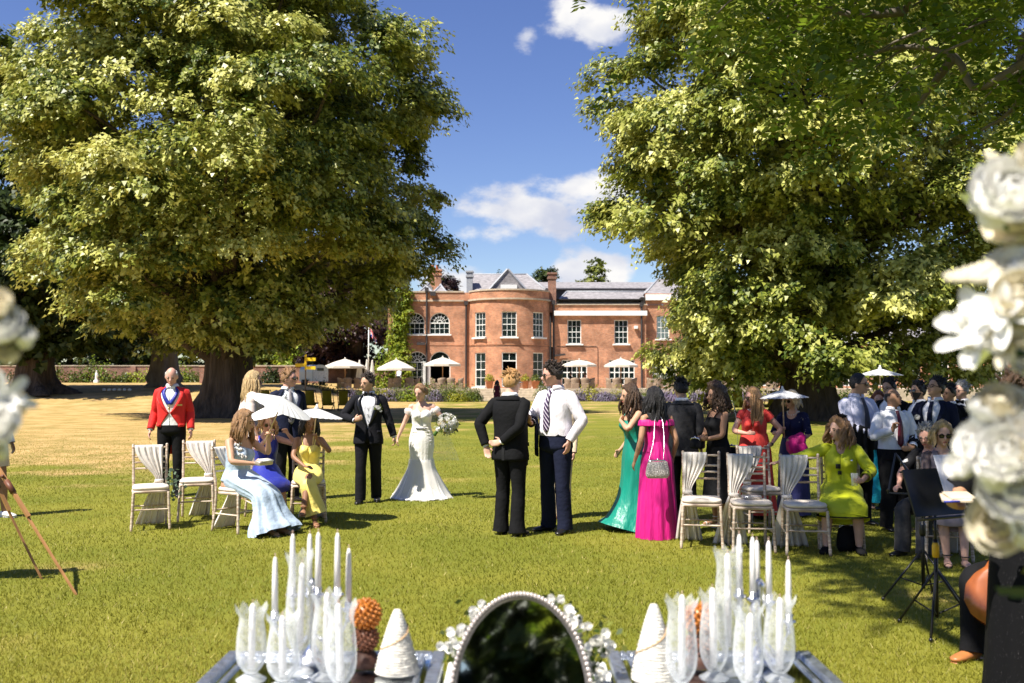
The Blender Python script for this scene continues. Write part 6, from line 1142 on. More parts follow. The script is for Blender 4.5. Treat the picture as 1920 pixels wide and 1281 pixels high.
# ---- flowers
def petal(mb, c, d, up, L, W, curl=.5, n=4, cup=.25):
    d = np.asarray(d, float); up = np.asarray(up, float); sd_ = np.cross(d, up); sd_ /= max(np.linalg.norm(sd_), 1e-6); u = np.linspace(0, 1, n + 1); v = np.linspace(-1, 1, 4); rows = []
    for k in u:
        w_ = W * (math.sin(k * math.pi * .80 + .25)) ; cen = c + d * L * math.sin(k * (1.1 + .2)) / math.sin(1.3) * 1. + up * (curl * L * k * k); rows.append([cen + sd_ * w_ * q_ + up * cup * W * q_ * q_ for q_ in v])
    mb.grid(np.array(rows))
def bloom(mb, c, ax, r, kind='rose', r2=None):
    r2 = r2 or random; ax = np.asarray(ax, float); ax = ax / np.linalg.norm(ax); t = np.cross(ax, (0.3, .2, .9)); t /= np.linalg.norm(t); b = np.cross(ax, t); c = np.asarray(c, float)
    lay = {'rose': [(4, .15, .55, .5), (5, .45, .72, .6), (6, .75, .9, .7), (7, 1.05, 1., .75)], 'peony': [(5, .1, .6, .5), (7, .4, .8, .55), (8, .7, .95, .6), (9, 1.0, 1.05, .65), (9, 1.3, 1.1, .65)], 'lily': [(6, 1.15, 1.15, .30), (5, .75, .9, .26)], 'small': [(5, 1.1, 1., .6)]}[kind]
    for n, tilt, sc, wd in lay:
        ph = r2.random() * 6.28
        for i in range(n):
            a = ph + i * 6.283 / n + r2.uniform(-.12, .12); rad = t * math.cos(a) + b * math.sin(a); d = rad * math.sin(tilt) + ax * math.cos(tilt); upv = ax * math.sin(tilt) - rad * math.cos(tilt); petal(mb, c, d, upv, r * sc, r * wd * .72, .30 if kind != 'lily' else -.12, cup=.3)
    if kind in ('rose', 'peony'): mb.ball(c + ax * r * .22, r * .52, 8, 6)
    if kind in ('lily', 'small'): mb.ball(c + ax * r * .12, r * .16, 6, 4)
def bouquet():
    h_ = BRI.wp(BRI.grip(1)); c = at(838, 796, h_.y - .06); T = thing('bridal_bouquet', 'round bouquet of white and cream roses with green leaves in the bride\'s hand', 'bouquet', h_); o0 = Vector(h_); cen = np.array(c - o0)
    for i in range(44):
        d = A3(random.gauss(0, 1), random.gauss(-.65, .7), random.gauss(.25, .8)); d /= np.linalg.norm(d); mb = MB(); bloom(mb, cen + d * .115, d, random.uniform(.038, .056), 'rose'); mb.build('flower', FLWH if i % 4 else mat('flower_cream', (.72, .62, .36), .6, trans=.2), T)
    P0 = rdir(170); leaves('leaf', cen + P0 * rng.uniform(.10, .185, 170)[:, None], rdir(170), P0, .055 * rng.uniform(.7, 1.4, 170), rng.random(170), SHRUBL, T, .5); MB().tube([cen, np.zeros(3), -(cen) * .55 + A3(0, 0, -.05)], [.035, .022, .026], 10, 6).build('stems', GREENL, T); MB().tube([cen * .3, -cen * .25], .027, 10).build('ribbon', BRID, T)
bouquet()
bh = thing('buttonhole_flower', 'white rose buttonhole on the groom\'s lapel', 'flower', GR.wp(GR.S(1.29, .62, .04))); mb = MB(); bloom(mb, (0, -.02, 0), (.4, -1, .2), .045, 'rose'); bloom(mb, (.035, -.02, -.04), (.4, -1, .2), .028, 'rose'); bloom(mb, (-.03, -.015, .02), (.2, -1, .2), .025, 'rose'); mb.build('petals', FLWH, bh); P0 = rdir(16); leaves('leaf', P0 * .05, nrm(rdir(16) + A3(0, -1, 0)), P0, np.full(16, .05), rng.random(16), SHRUBL, bh)
bh = thing('buttonhole_flower', 'white rose buttonhole on the navy-suited man with raised chin', 'flower', NB.wp(NB.S(1.28, -.6, .04))); mb = MB(); bloom(mb, (-.02, -.02, 0), (-.6, -1, .2), .045, 'rose'); mb.build('petals', FLWH, bh)
# ---- bags, jackets, glasses, papers
BEAD = mat('silver_beads', (.50, .46, .44), .3, .5, 90., .9, 130., metal=.35)
def bag(label, loc, rz, w_, h_, d, m, chain=None, name='clutch_bag'):
    T = thing(name, label, 'bag', loc, rz, None); MB().loft([(0, 0, -h_), (0, 0, -h_ * .8), (0, 0, -h_ * .4), (0, 0, -.02), (0, 0, 0)], [w_ * .42, w_ * .52, w_ * .5, w_ * .44, w_ * .40], [d * .3, d * .55, d * .5, d * .3, d * .15], n=24, m=14, fold=lambda th, v: 1 + .04 * np.sin(14 * th) * np.sin(v * 3.1)).build('pouch', m, T)
    MB().loft([(-w_ * .42, 0, -.012), (-w_ * .3, 0, .01), (0, 0, .016), (w_ * .3, 0, .01), (w_ * .42, 0, -.012)], [.009] * 5, right=(0, 1, 0), n=7).ball((0, 0, .026), .012, 7, 5).build('clasp_frame', SILVER, T)
    if chain is not None:
        mb = MB(); cpts = [Vector((-w_ * .4, 0, 0))] + [Vector(c) for c in chain] + [Vector((w_ * .25, 0, 0))]; mb.tube([tuple(c) for c in cpts], .0028, 5, len(cpts) * 5); mb.build('chain', SILVER, T)
    return T
bw_ = at(1233, 866, 10.38); top_ = MG.wp(MG.S(1.40, math.pi + .1, .03)) - Vector(bw_)
bag('silver pleated evening bag hanging on a chain down the magenta gown', bw_, .15, .245, .17, .07, BEAD, [tuple(top_ * .5 + Vector((-.05, -.02, 0))), tuple(top_ + Vector((-.04, -.03, .0))), tuple(top_ + Vector((.03, -.03, 0))), tuple(top_ * .5 + Vector((.06, -.03, 0)))])
cc = chairs[3]; T = thing('clutch_bag', 'small silver clutch lying on an empty chair seat', 'bag', cc.location + Vector((0, -.03, .503)), .15); MB().box((0, 0, .022), (.19, .10, .042)).build('case', BEAD, T, bevel=.012); MB().box((0, -.052, .03), (.19, .006, .008)).build('clasp_frame', SILVER, T)
hd = CURL.wp(CURL.grip(1)); bag('black clutch held in the folded arms of the curly-haired woman', hd + Vector((-.06, -.02, -.01)), R(-60), .20, .11, .05, BLACK)
bag('black shoulder bag with flower trim between the black and red dresses', at(1372, 838, 11.9), -.3, .28, .24, .10, BLACK, [(-.05, 0, .3), (.0, 0, .55), (.06, 0, .3)], 'shoulder_bag')
bag('black beaded handbag standing on the grass under the chartreuse lady\'s chair', Vector((hx(1585, 9.9), 9.9, .245)), .2, .22, .24, .12, BLACK, [(-.04, 0, .08), (.04, 0, .08)], 'handbag')
hl = BLU.wp(BLU.grip(0)); T = thing('clutch_bag', 'pale metallic clutch held in the lap of the lady in pale blue', 'bag', hl, R(58)); MB().box((0, -.03, .0), (.2, .09, .05), rx=.2).build('case', mat('pale_gold', (.55, .47, .40), .35, metal=.5), T, bevel=.012); MB().box((.01, -.05, .028), (.16, .09, .008), rx=.2).build('programme', WHITE, T)
def held_coat(label, pr, i, m, ln=.5, wd=.20, off=(0, 0, 0)):
    a = pr.arm[i]; p0 = a['el'] + (a['wr'] - a['el']) * .2; p1 = a['el'] + (a['wr'] - a['el']) * .85; u = np.linspace(0, 1, 14); v = np.linspace(-1, 1, 25); U, V = np.meshgrid(u, v); c = p0[None, None] + (p1 - p0)[None, None] * U[..., None]; dd = (p1 - p0); nn_ = np.cross(dd, (0, 0, 1)); nn_ /= np.linalg.norm(nn_); r_ = .055
    ang = np.clip(np.abs(V) / .18, 0, 1) * 1.57; dn = np.clip((np.abs(V) - .18) / .82, 0, 1) * ln * (1 + .12 * np.sin(U * 5) - .25 * (V < 0)); x = c + (np.sin(ang) * np.sign(V) * r_ * (1 + .25 * np.sin(U * 14 + V * 3)))[..., None] * nn_; x[..., 2] += np.cos(ang) * r_ - dn; x += np.array(off)
    T = thing('folded_jacket', label, 'jacket', pr.o.location, pr.o.rotation_euler[2]); MB().grid(x).build('cloth', m, T, solid=.016, scale=pr.s)
held_coat('navy jacket folded over the forearm of the tall man in sunglasses', TALL, 0, NAVY, .42); held_coat('black jacket hung over the heavy man\'s forearm', BIG, 0, BLACK, .55); held_coat('black jacket hung over the bald man\'s forearm', BALD, 1, BLACK, .60)
gl_ = CHA.wp(CHA.grip(1)); T = thing('drinking_glass', 'drinking glass in the hand of the chartreuse lady', 'glass', gl_ + Vector((0, 0, -.05))); MB().lathe([(.030, 0), (.036, .12), (.033, .12), (.027, .008)], n=16).build('tumbler', sheer('clear_glass', (.8, .82, .82), .12, .03, True), T)
el_ = ELD.wp(ELD.grip(1)); T = thing('programme', 'white order of service held on the elderly lady\'s lap', 'paper', el_); MB().box((0, 0, .01), (.15, .21, .006), rz=-.6, rx=.25).build('sheet', WHITE, T, False)
# flower hanging off the first drape
T = thing('eucalyptus_sprig', 'green sprig tied to the drape of the farthest empty chair', 'sprig', Vector(chairs[0].location) + Vector((.18, .12, .55))); P0 = rng.normal(0, .055, (46, 3)) + np.linspace((0, 0, .06), (.05, 0, -.14), 46); leaves('leaf', P0, rdir(46), rdir(46), np.full(46, .05), rng.random(46), leafmat('eucalyptus', [(0, (.07, .12, .07)), (1, (.20, .27, .18))]), T, .9); MB().tube([(0, 0, .08), (.02, 0, -.05), (.05, 0, -.16)], .004, 5).build('stem', GREENL, T)
# ---- easel, at the left edge
WOOD = mat('easel_wood', (.42, .21, .085), .45, .2, 6., stretch=(3, 3, .4))
ez = Vector((hx(-95, 8.3), 8.3, 0)); T = thing('easel', 'folding wooden easel with adjustable legs', 'easel', ez); ap_ = np.array((-.02, .10, 1.55))
def leg2(foot, nm='leg'):
    f = np.array(G(*foot) if len(foot) == 2 else foot) - np.array(ez); m_ = f * .42 + ap_ * .58; mb = MB(); mb.tube([tuple(f), tuple(f * .55 + ap_ * .45)], [.011, .013], 4); o = mb.build(nm, WOOD, T, False); d = ap_ - f
    MB().tube([tuple(f + d * .38 + A3(.016, -.01, 0)), tuple(ap_)], .019, 4).build('upper_leg', WOOD, o, False); MB().tube([tuple(f + d * .50 + A3(.016, -.012, 0)), tuple(f + d * .56 + A3(.016, -.012, 0))], .025, 6).ball(f + d * .585 + A3(.02, -.03, 0), .016, 7, 5).build('clamp', mat('brown_leather', (.14, .05, .025), .5), o)
leg2((143, 1116)); leg2((78, 1086)); leg2((-250, 1110)); MB().box((-.05, .0, .72), (.9, .05, .04)).build('tray', WOOD, T, False)
T = thing('display_board', 'board resting on the easel', 'board', ez + Vector((-.1, -.03, .745))); MB().box((0, .08, .32), (.62, .02, .62), rx=-.14).build('panel', mat('grey_board', (.55, .53, .50), .6), T, False)
# ---- music stands and cello
STB = mat('black_steel', (.010, .010, .011), .35, .1)
def music_stand(label, base, zd, yaw, solid, legs, yellow=False):
    T = thing('music_stand', label, 'music stand', base, yaw, 'music stands'); MB().tube([(0, 0, .10), (0, 0, .62)], .014, 8).tube([(0, 0, .55), (0, 0, zd)], .009, 8).build('pole', STB, T); MB().lathe([(.02, .50), (.024, .52), (.024, .58), (.018, .60)], n=10).build('collar', mat('yellow_plastic', (.75, .42, .02), .4) if yellow else STB, T)
    for a in legs: ca, sa = math.cos(a), math.sin(a); MB().tube([(0, 0, .40 if not yellow else .42), (ca * .30, sa * .30, .02)], .009, 6).tube([(0, 0, .12), (ca * .17, sa * .17, .18)], .006, 6).ball((ca * .30, sa * .30, .016), .016, 7, 5).build('leg', STB, T)
    d = MB()
    if solid: d.box((0, .0, .14), (.48, .012, .32), rx=-.35); d.box((0, -.10, -.02), (.48, .06, .012), rx=-.35)
    else:
        for p0, p1 in (((-.24, -.05, 0), (.24, -.05, 0)), ((-.16, .0, .16), (.16, .0, .16)), ((-.24, -.05, 0), (-.19, .06, .30)), ((.24, -.05, 0), (.19, .06, .30)), ((0, -.03, 0), (-.19, .06, .30)), ((0, -.03, 0), (.19, .06, .30)), ((-.24, -.08, .03), (-.24, -.05, 0)), ((.24, -.08, .03), (.24, -.05, 0)), ((-.19, .06, .30), (-.1, .02, .17)), ((.19, .06, .30), (.1, .02, .17))): d.tube([p0, p1], .008, 5)
    d.xf(Matrix.Translation((0, 0, zd))); d.build('desk', STB, T, False); return T
music_stand('folding black wire music stand nearer the seated guests', gp(1732, 1128), .82, R(-25), False, (R(200), R(-20), R(80)))
ms = music_stand('black music stand with a yellow collar and solid desk', gp(1757, 1186), .80, R(25), True, (R(215), R(-15), R(95)), True)
T = thing('sheet_music', 'white sheets of music on the solid black stand', 'paper', ms.location + Vector((.10, -.02, .87)), R(25)); MB().box((.06, -.035, .18), (.40, .004, .30), rx=-.35).box((.0, -.045, .16), (.22, .003, .29), rx=-.33, ry=.05).build('sheet', mat('paper', (.74, .74, .80), .6), T, False)
T = thing('papers', 'loose papers and a blue pen held by the woman in black lace', 'paper', LAC.wp(LAC.grip(0))); MB().box((0, -.02, .01), (.13, .10, .008), rx=.2, rz=-.3).box((.02, -.01, .02), (.12, .09, .006), rx=.25, rz=.1).build('sheets', mat('cream_paper', (.62, .52, .38), .7), T, False); MB().tube([(-.08, -.08, .0), (.02, -.06, .0)], .006, 6).build('pen', RIBB, T)
def cello():
    base = CEP; T = thing('cello', 'orange-brown varnished cello held between the cellist\'s knees', 'cello', (hx(1862, 5.98), 5.98, 0.)); VAR = mat('cello_varnish', (.30, .085, .020), .25, .25, 5., spec=.6, stretch=(3, 3, .6))
    zs = np.linspace(0, .76, 40); wd = np.interp(zs, [0, .03, .10, .2, .28, .33, .40, .45, .52, .60, .68, .73, .76], [.06, .15, .205, .215, .18, .135, .115, .135, .155, .16, .14, .09, .03]); out = np.concatenate([np.stack([wd, zs], 1), np.stack([-wd[::-1], zs[::-1]], 1)]); n = len(out); V = []
    for y, k in ((-.075, .0), (-.07, .7), (-.058, 1.), (.058, 1.), (.07, .7), (.075, 0.)): V.append(np.stack([out[:, 0] * k, np.full(n, y), .38 + (out[:, 1] - .38) * (.25 + .75 * k)], -1))
    M = Matrix.Translation((0, 0, .22)) @ Matrix.Rotation(R(-32), 4, 'Z') @ Matrix.Rotation(R(-24), 4, 'X') @ Matrix.Rotation(R(10), 4, 'Y')
    def b(mb, nm, m, sm=True): mb.xf(M); mb.build(nm, m, T, sm)
    b(MB().grid(np.array(V), True, True, True), 'body', VAR); b(MB().box((0, -.075, .83), (.045, .03, .34)), 'neck', VAR, False); b(MB().box((0, -.105, .72), (.05, .014, .56), rx=-.04), 'fingerboard', STB, False); b(MB().box((0, -.11, .30), (.09, .012, .08)), 'bridge', CANE, False); b(MB().box((0, -.10, .14), (.06, .02, .2), taper=.6), 'tailpiece', STB, False); b(MB().ball((0, -.06, 1.06), (.03, .045, .045), 10, 7).box((0, -.07, 1.0), (.05, .05, .1)), 'scroll', VAR); b(MB().tube([(0, 0, 0), (0, .0, -.22)], .006, 6), 'endpin', SILVER)
    s = MB()
    for x in (-.018, -.006, .006, .018): s.tube([(x, -.118, .14), (x, -.125, .31), (x * .7, -.122, .98)], .0015, 4)
    b(s, 'strings', SILVER)
cello()

# ================================================================ GARDEN FURNITURE IN THE DISTANCE
SLING = mat('olive_canvas', (.36, .29, .02), .8, .1, trans=.35); DARKW = mat('dark_wood', (.05, .032, .018), .6); RATT = mat('rattan', (.27, .195, .135), .8, .25, 30., .5, 60.); CREAM = mat('cream_canvas', (.76, .71, .62), .8, .04, trans=.25); TERRA = mat('terracotta', (.45, .17, .08), .8)
def deck_chair(label, loc, yaw):
    T = thing('deck_chair', label, 'deck chair', loc, R(yaw), 'olive deck chairs'); u = np.linspace(0, 1, 9); s = crom(np.array([(0, -.42, .40), (0, -.12, .27), (0, .12, .40), (0, .26, .72), (0, .36, 1.08)]), 9)
    MB().grid(np.stack([s + A3(-.25, 0, 0), s + A3(.25, 0, 0)], 1)).build('sling', SLING, T, solid=.008)
    for k in (-1, 1): MB().tube([(k * .28, -.45, .40), (k * .28, .42, .02)], .022, 5).build('frame_rail', DARKW, T); MB().tube([(k * .31, -.34, .02), (k * .31, .37, 1.12)], .022, 5).build('frame_rail', DARKW, T)
    for y, z in ((-.42, .42), (.365, 1.10), (.42, .03), (-.34, .03)): MB().tube([(-.31, y, z), (.31, y, z)], .02, 5).build('cross_bar', DARKW, T)
for px, Y, yw, lb in ((503, 54.5, 168, 'olive deck chair partly hidden behind the sandy-haired man, by the trunk'), (556, 54.2, 172, 'olive deck chair just beside the sandy-haired man\'s shoulder'), (584, 54, 176, 'olive deck chair in the row below the yellow signpost'), (615, 54, 180, 'olive deck chair in the middle of the row before the border'), (645, 54, 184, 'olive deck chair at the end of the row next to the groom'),
                      (1386, 50, 150, 'olive deck chair behind the curly-haired woman'), (1443, 50, 200, 'olive deck chair behind the lady in red'), (1535, 49, 160, 'olive deck chair at the foot of the lime tree with low skirts')): deck_chair(lb, gY(px, Y), yw)
def sign():
    Y = 71; z0 = float(gh(hx(573, Y), Y)); T = thing('signpost', 'yellow wooden signpost with three finger boards', 'sign', (hx(573, Y), Y, z0)); YELP = mat('yellow_paint', (.80, .56, .02), .5, .05); k = Y / F; zt = CH + (HOR - 665) * k - z0
    MB().tube([(0, 0, 0), (0, 0, zt - 1.1)], .05, 6).build('post', RATT, T); MB().box((0, 0, zt - .55), (.13, .1, 1.1)).build('post_top', YELP, T, False)
    for x0, x1, py in ((573, 592, 674), (554, 573, 685), (573, 592, 690)): MB().box(((x0 + x1) / 2 * k - 573 * k, -.08, CH + (HOR - py) * k - z0), ((x1 - x0) * k, .05, .23)).build('finger_board', YELP, T, False)
sign()
def trailer():
    Y = 78; z0 = float(gh(hx(583, Y), Y)); T = thing('horsebox_trailer', 'converted silver and white horsebox trailer bar behind the signpost', 'trailer', (hx(588, Y), Y, z0), R(38), scale=.72); AL = mat('aluminium', (.50, .50, .47), .4, .1, metal=.3); WT = mat('trailer_white', (.62, .63, .58), .5)
    th = np.linspace(0, math.pi, 13); prof = [(-.95, .45), (-.95, 1.5)] + [(-.95 * math.cos(a), 1.5 + .75 * math.sin(a) ** .8) for a in th[1:-1]] + [(.95, 1.5), (.95, .45)]; n = len(prof); Gd = np.stack([np.array([(x, y, z) for x, z in prof]) for y in (-1.6, -1.5, 1.3, 1.5)]); MB().grid(Gd, True, True, True).build('body', AL, T, False)
    MB().box((0, -1.63, 1.0), (1.7, .05, 1.1)).build('ramp', WT, T, False); MB().box((0, -1.64, 1.75), (.75, .06, .3)).build('window', mat('dark_glass', (.02, .02, .025), .1), T, False)
    for s in (-1, 1):
        for y in (-.3, .45): MB().tube([(s * .98, y, .32), (s * 1.12, y, .32)], .32, 14).build('wheel', BLACK_PL, T)
        MB().box((s * 1.05, .08, .70), (.28, 1.6, .06)).build('mudguard', WT, T, False)
    MB().tube([(0, 1.5, .45), (0, 2.6, .45), (0, 2.6, .02)], .05, 6).build('drawbar', DARKW, T)
trailer()
def big_parasol(label, px, Y, half, apex, rim, open_=True, n=8):
    k = Y / F; T = thing('garden_parasol', label, 'parasol', (hx(px, Y), Y, .94), 0, 'terrace parasols'); za = CH + (HOR - apex) * k - .94; zr = CH + (HOR - rim) * k - .94; r = half * k
    MB().tube([(0, 0, 0), (0, 0, za)], .04, 8).build('pole', DARKW if not open_ else WOOD, T); MB().lathe([(.35, 0), (.35, .08), (.08, .12)], n=14).build('base', LEAD, T)
    if open_:
        th = np.linspace(0, 2 * math.pi, n, endpoint=False) + .39; rows = [np.stack([np.cos(th) * r * q_, np.sin(th) * r * q_, np.full(n, zz)], -1) for q_, zz in ((.02, za), (.5, za * .42 + zr * .58 + .1), (1, zr), (1., zr - .16))]; MB().grid(np.array(rows), True).build('canopy', CREAM, T, False)
        rb = MB(); [rb.tube([(0, 0, za - .05), (math.cos(a) * r * .97, math.sin(a) * r * .97, zr - .02)], .015, 4) for a in th]; rb.build('ribs', WOOD, T); MB().ball((0, 0, za + .05), .07, 8, 6).build('finial', CREAM, T)
    else: MB().loft([(0, 0, zr), (0, 0, zr * .6 + za * .4), (0, 0, za)], [r, r * .8, .04], n=24, m=10, fold=lambda th, v: 1 + .16 * np.sin(8 * th)).build('canopy', CREAM, T)
for a in ((647, 79, 40, 673, 687, 'open cream parasol on the terrace beyond the deck chairs'), (743, 78.5, 37, 674, 691, 'open cream parasol in front of the climbing vine'), (830, 80, 36, 670, 683, 'open white parasol before the arched garden door'), (1086, 80.5, 34, 675, 684, 'open white parasol before the first french window of the right wing'), (1164, 80, 33, 672, 685, 'open white parasol before the french window next to the lime tree'), (1285, 80.2, 33, 673, 686, 'open cream parasol under the low lime branches')): big_parasol(a[5], a[0], a[1], a[2], a[3], a[4])
for a in ((674, 79.5, 6, 675, 712, 'furled cream parasol next to the open one beyond the deck chairs'), (688, 80, 5, 674, 712, 'furled cream parasol beside the flagpole'), (698, 79, 5, 675, 712, 'furled cream parasol nearest the climbing vine')): big_parasol(a[5], a[0], a[1], a[2], a[3], a[4], False)
def rattan(loc, yaw, label):
    T = thing('rattan_chair', label, 'chair', loc, R(yaw), 'rattan terrace chairs'); MB().box((0, 0, .22), (.56, .56, .44), taper=1.04).build('base', RATT, T, False, bevel=.03); a = np.linspace(-1.9, 1.9, 15); rows = [np.stack([np.sin(a) * r_, np.cos(a) * r_, z + .10 * np.cos(a)], -1) for r_, z in ((.29, .30), (.32, .60), (.34, .78), (.29, .78), (.26, .42))]; MB().grid(np.array(rows)).build('backrest', RATT, T); MB().box((0, -.02, .46), (.46, .46, .06)).build('cushion', CREAM, T, False, bevel=.02)
def rtable(loc, label):
    T = thing('terrace_table', label, 'table', loc, 0, 'terrace tables'); MB().lathe([(.5, .70), (.52, .72), (.52, .75), (.5, .76)], n=20).build('table_top', RATT, T, False); MB().lathe([(.28, 0), (.26, .04), (.07, .1), (.07, .7)], n=12).build('pedestal', RATT, T)
spots = [(665, 79.6, 'by the furled parasols'), (760, 79.6, 'before the climbing vine'), (838, 79.8, 'before the arched garden door'), (1086, 80.6, 'under the first right-wing parasol'), (1165, 80.2, 'under the parasol next to the lime tree'), (1240, 80, 'at the edge of the low lime branches'), (1300, 79.8, 'under the low lime branches'), (1362, 80, 'seen beneath the lime branches behind the curly hair'), (1425, 79.8, 'behind the lady in red')]
for px, Y, w1 in spots:
    rtable((hx(px, Y), Y, .94), 'round rattan table ' + w1)
    for dx, dy, yw in ((-1.0, -.3, 90), (1.0, -.3, -90), (-.45, -1.05, 200), (.5, -1.0, 165)): rattan((hx(px, Y) + dx + random.uniform(-.12, .12), Y + dy, .94), yw + random.uniform(-15, 15) + 180 * (abs(yw) == 90) * 0, 'woven rattan armchair at the round table ' + w1)
for px, Y, rr, lb in ((918, 79.0, .3, 'terracotta pot with a golden bush beside the steps, vine side'), (985, 79.0, .28, 'terracotta pot with a golden bush beside the steps, chimney side'), (1004, 78.6, .32, 'wide terracotta pot with spiky grass by the right end of the steps')):
    T = thing('plant_pot', lb, 'plant pot', (hx(px, Y), Y, .94), 0, 'terracotta pots'); MB().lathe([(rr * .7, 0), (rr, .55), (rr * 1.12, .55), (rr * 1.12, .65), (rr * .95, .65)], n=18).build('pot', TERRA, T); n = 350; d = rdir(n); d[:, 2] = np.abs(d[:, 2]); leaves('foliage', d * rng.uniform(.5, 1., n)[:, None] * A3(rr * 1.5, rr * 1.5, .6) + A3(0, 0, .6), nrm(d + rng.normal(0, .4, (n, 3))), rdir(n), np.full(n, .12), rng.random(n), GOLDL if px != 1004 else SHRUBL, T)
def flag():
    Y = 90; k = Y / F; T = thing('flagpole', 'white flagpole in front of the copper beech', 'flagpole', (hx(691, Y), Y, 1.0)); zt = CH + (HOR - 597) * k - 1; MB().tube([(0, 0, 0), (0, 0, zt)], [.07, .045], 8).ball((0, 0, zt), .09, 8, 6).build('pole', WHITE, T)
    m = bpy.data.materials.new('union_flag'); m.use_nodes = True; t = m.node_tree; L = t.links.new; p = t.nodes['Principled BSDF']; uv = N(t, 'ShaderNodeUVMap'); sp = N(t, 'ShaderNodeSeparateXYZ'); L(uv.outputs[0], sp.inputs[0])
    def mth(op, a, b=None):
        n_ = N(t, 'ShaderNodeMath', operation=op)
        for i, q_ in enumerate((a, b)):
            if q_ is None: continue
            if isinstance(q_, (int, float)): n_.inputs[i].default_value = q_
            else: L(q_, n_.inputs[i])
        return n_.outputs[0]
    x = mth('ABSOLUTE', mth('SUBTRACT', sp.outputs[0], .5)); y = mth('ABSOLUTE', mth('SUBTRACT', sp.outputs[1], .5)); cr = mth('MINIMUM', mth('MULTIPLY', x, 2.), y); dg = mth('ABSOLUTE', mth('SUBTRACT', x, y)); col_ = None
    def mixc(f, a, b):
        n_ = N(t, 'ShaderNodeMix', data_type='RGBA'); L(f, n_.inputs['Factor']); n_.inputs[6].default_value = (*b, 1) if isinstance(b, tuple) else (0, 0, 0, 1)
        if not isinstance(b, tuple): L(b, n_.inputs[6])
        n_.inputs[7].default_value = (*a, 1); return n_.outputs[2]
    W_, R_, B_ = (.75, .75, .75), (.55, .02, .03), (.02, .03, .22); c = mixc(mth('LESS_THAN', dg, .10), W_, B_); c = mixc(mth('LESS_THAN', dg, .035), R_, c); c = mixc(mth('LESS_THAN', cr, .16), W_, c); c = mixc(mth('LESS_THAN', cr, .10), R_, c); L(c, p.inputs['Base Color'])
    F_ = thing('flag', 'red, white and blue union flag hanging slack from the pole', 'flag', (hx(691, Y), Y, 1 + zt - .4)); u = np.linspace(0, 1, 20); v = np.linspace(0, 1, 12); U, V = np.meshgrid(u, v); x_ = .06 + .62 * U * (.55 + .45 * np.sin(V * 2.2)); z_ = -V * .95 - U * .95; y_ = .10 * np.sin(U * 9) * (.4 + U); mb = MB().grid(np.stack([x_, y_, z_], -1)); o = mb.build('cloth', m, F_); me = o.data; uvl = me.uv_layers.new(name='UVMap')
    for lp in me.loops: i = lp.vertex_index; uvl.data[lp.index].uv = (u[i % 20], 1 - v[i // 20])
flag()
T = thing('garden_statue', 'small white stone statue standing among shrubs by the garden wall', 'statue', (hx(181, 114), 114, 1.28)); MB().box((0, 0, .15), (.5, .5, .3)).build('plinth', WHITE, T, False, bevel=.03); MB().loft([(0, 0, .3), (0, 0, .6), (.03, 0, .9), (0, 0, 1.1), (0, 0, 1.18)], [.17, .14, .16, .12, .05], n=14, m=12).ball((.02, 0, 1.30), (.09, .10, .12), 10, 8).tube([(.12, 0, 1.05), (.2, -.05, .8), (.1, -.1, .7)], [.04, .035, .03], 7).build('figure', WHITE, T)
for i in range(6):
    px = 196 + i * 9.5; Y = 66; T = thing('marker_stone', 'small white stone laid in a row on the dry lawn', 'stone', (hx(px, Y), Y, float(gh(hx(px, Y), Y))), rng.random(), 'row of white stones'); MB().ball((0, 0, .07), (.14, .10, .10), 8, 5).build('stone', WHITE, T)
# ================================================================ THE SIGNING TABLE IN THE FOREGROUND
MIRG = mat('mirror_glass', (.78, .82, .86), .04, .02, metal=1.); MIRF = mat('silver_leaf', (.52, .56, .64), .28, .25, 30., .6, 60., metal=.85); GLASS = sheer('cut_glass', (.80, .82, .82), .10, .06, True, 60.); WAX = mat('white_wax', (.82, .79, .76), .45, .03); WICK = mat('wick', (.6, .42, .32), .6); TZ = .735
def table(label, x0, x1, y0, y1):
    T = thing('mirrored_table', label, 'table', ((x0 + x1) / 2, (y0 + y1) / 2, 0), 0, 'mirrored side tables'); w_, d = x1 - x0, y1 - y0; MB().box((0, 0, TZ - .03), (w_ - .02, d - .02, .05)).build('table_top', MIRG, T, False)
    for k in (-1, 1): MB().box((k * (w_ / 2 - .022), 0, TZ - .008), (.044, d, .03)).build('frame_bar', MIRF, T, False, bevel=.006); MB().box((0, k * (d / 2 - .022), TZ - .0085), (w_ - .09, .044, .03)).build('frame_bar', MIRF, T, False, bevel=.006)
    for k in (-1, 1): MB().box((k * (w_ / 2 - .075), 0, TZ - .006), (.016, d - .1, .018)).build('inlay_bar', MIRF, T, False, bevel=.003); MB().box((0, k * (d / 2 - .075), TZ - .0065), (w_ - .17, .016, .018)).build('inlay_bar', MIRF, T, False, bevel=.003)
    for sx in (-1, 1):
        for sy in (-1, 1): MB().box((sx * (w_ / 2 - .03), sy * (d / 2 - .03), (TZ - .06) / 2), (.05, .05, TZ - .06)).build('leg', MIRF, T, False, bevel=.004)
    MB().box((0, 0, TZ - .10), (w_ - .06, d - .06, .08)).build('apron', MIRF, T, False); return T
table('mirrored side table with silver frame carrying the orange beaded topiary', -1.0, -.235, 2.45, 3.56); table('mirrored side table with silver frame on the cello side of the oval mirror', .335, 1.05, 2.45, 3.56)
def plinth(label, x0, x1):
    T = thing('white_plinth', label, 'plinth', ((x0 + x1) / 2, 3.0, 0), 0, 'white plinths'); MB().box((0, 0, .36), (x1 - x0, 1.0, .72)).build('block', WHITE, T, False, bevel=.01)
plinth('narrow white plinth between the oval mirror and the pine cone topiary table', -.222, -.165); plinth('narrow white plinth between the oval mirror and the cello-side table', .27, .325)
